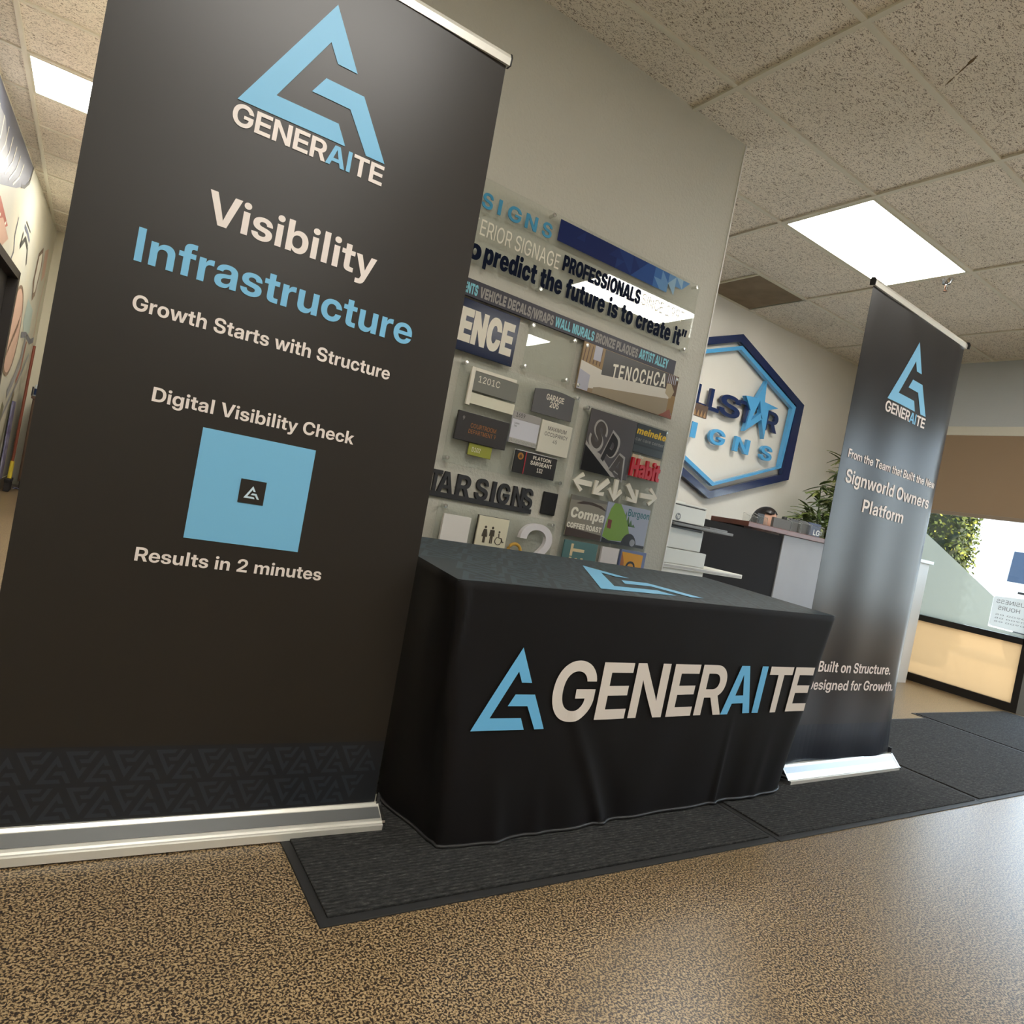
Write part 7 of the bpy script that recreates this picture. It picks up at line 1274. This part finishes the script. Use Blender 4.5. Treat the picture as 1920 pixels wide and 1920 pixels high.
r = thing('broom', 'broom with red-brown handle and yellow socket leaning in the hall corner', 'broom', (-0.60, 8.95, 0))
P0 = Vector((-0.598, 8.90, 0.30)); P1 = Vector((-0.600, 9.00, 1.58))
MB().tube([P0, P1], 0.014, 10).build('handle', mat('handle_redbrown', (112, 54, 34), 0.45), r); MB().tube([P0 - Vector((0, 0.012, 0.17)), P0 + Vector((0, 0, 0.02))], 0.02, 10).build('socket', mat('socket_yellow', (206, 184, 60), 0.45), r)
MB().rbox(-0.63, -0.57, 8.74, 9.02, 0.10, 0.135, 0.006).build('head', black, r); MB().rbox(-0.625, -0.575, 8.745, 9.015, 0.002, 0.10, 0.004).build('bristles', mat('bristle_dark', (36, 34, 34), 0.8), r)
mb = MB(); lbox(mb, 8.62, 8.80, 0.13, 0.95, 0.017, 0.03)
b = mb.build('leaning_board', mat('board_violet', (76, 70, 110), 0.6, var=(9, (150, 150, 178)))); tag(b, 'violet and white patterned board leaning on the mural wall by the broom', 'board')
b = MB().add([(-0.56 + 0.03 * i + 0.01 * sin(j * 2.1), 8.98 + 0.02 * j, 0.012 + 0.02 * abs(sin(i * 1.7 + j)) ) for i in range(9) for j in range(4)], [(i * 4 + j, (i + 1) * 4 + j, (i + 1) * 4 + j + 1, i * 4 + j + 1) for i in range(8) for j in range(3)], 0, True).build('cloth_rag', mat('rag_lilac', (128, 126, 148), 0.9)); tag(b, 'crumpled lilac rag on the floor in front of the hall cabinet', 'rag')

# ================================================================== OUTSIDE THE WINDOW
hg = [mat('hedge_leaf', (72, 78, 40), 0.8, spec=0.1), mat('hedge_dark', (44, 50, 28), 0.8, spec=0.1), mat('hedge_bright', (118, 116, 48), 0.8, spec=0.1)]
r = thing('hedge', 'tall clipped green hedge outside the window, yellow in the sun', 'hedge', (9.0, 5.0, 0))
MB().rbox(8.53, 8.90, 3.66, 7.4, -0.02, 3.2, 0.08).build('core', mat('hedge_core', (40, 44, 22), 0.9), r)
rnd = random.Random(4); mb = MB()
for k in range(9000):
    s_ = rnd.random()
    if s_ < 0.70: p = Vector((8.50 + rnd.uniform(-0.05, 0.05), rnd.uniform(3.62, 6.0), rnd.uniform(0.2, 3.2)))
    elif s_ < 0.96: p = Vector((rnd.uniform(8.48, 8.92), 3.63 + rnd.uniform(-0.04, 0.04), rnd.uniform(0.2, 3.2)))
    else: p = Vector((rnd.uniform(8.5, 8.9), rnd.uniform(3.65, 6.0), 3.2 + rnd.uniform(-0.05, 0.06)))
    a = Vector((rnd.uniform(-1, 1), rnd.uniform(-1, 1), rnd.uniform(-1, 1))).normalized(); b_ = a.cross(Vector((rnd.uniform(-1, 1), rnd.uniform(-1, 1), rnd.uniform(-1, 1)))).normalized(); l = rnd.uniform(0.018, 0.034)
    mb.add([tuple(p - a * l), tuple(p - b_ * l * 0.55), tuple(p + a * l), tuple(p + b_ * l * 0.55)], [(0, 1, 2, 3)], rnd.choice((0, 0, 0, 1, 2)))
fo = mb.build('foliage', hg, r); fo['kind'] = 'stuff'
van_w = mat('van_white', (240, 240, 238), 0.3, coat=0.4)
r = thing('parked_van', 'white van parked outside the window beside the hedge', 'van', (12, 3.2, 0))
prof = [(1.0, 0.35), (1.0, 1.05), (1.15, 1.35), (1.55, 2.0), (1.9, 2.15), (4.55, 2.15), (4.75, 1.9), (4.8, 0.35)]
MB().prism([(y, z) for y, z in prof], lambda a, b, d: (11.0 + d, a - 0.35, b), 0.0, 1.9).build('body', van_w, r)
for (y0, y1, z0, z1, sl) in ((3.62, 4.02, 1.17, 1.60, 0.06), (3.05, 3.50, 1.17, 1.60, 0.0), (1.5, 2.7, 1.20, 1.66, 0.25)):
    MB().prism([(y0, z0), (y1, z0), (y1 - 0.02, z1), (y0 + sl, z1)], lambda a, b, d: (10.994 + d, a, b), 0.0, 0.004).build('side_window', mat('van_glass', (66, 78, 96), 0.2, spec=0.4), r)
MB().rbox(10.975, 11.0, 3.70, 3.86, 1.02, 1.05, 0.006).build('door_handle', black, r)
for y in (1.5, 3.6):
    wv = [(11.02 + dx, y + rr * cos(2 * pi * k / 24), 0.31 + rr * sin(2 * pi * k / 24)) for dx, rr in ((-0.03, 0.0), (-0.03, 0.2), (-0.02, 0.3), (0.0, 0.33), (0.2, 0.33)) for k in range(24)]
    MB().add(wv, [(i * 24 + k, i * 24 + (k + 1) % 24, (i + 1) * 24 + (k + 1) % 24, (i + 1) * 24 + k) for i in range(4) for k in range(24)], 0, True).build('wheel', rubber, r)
bpy.context.view_layer.update()
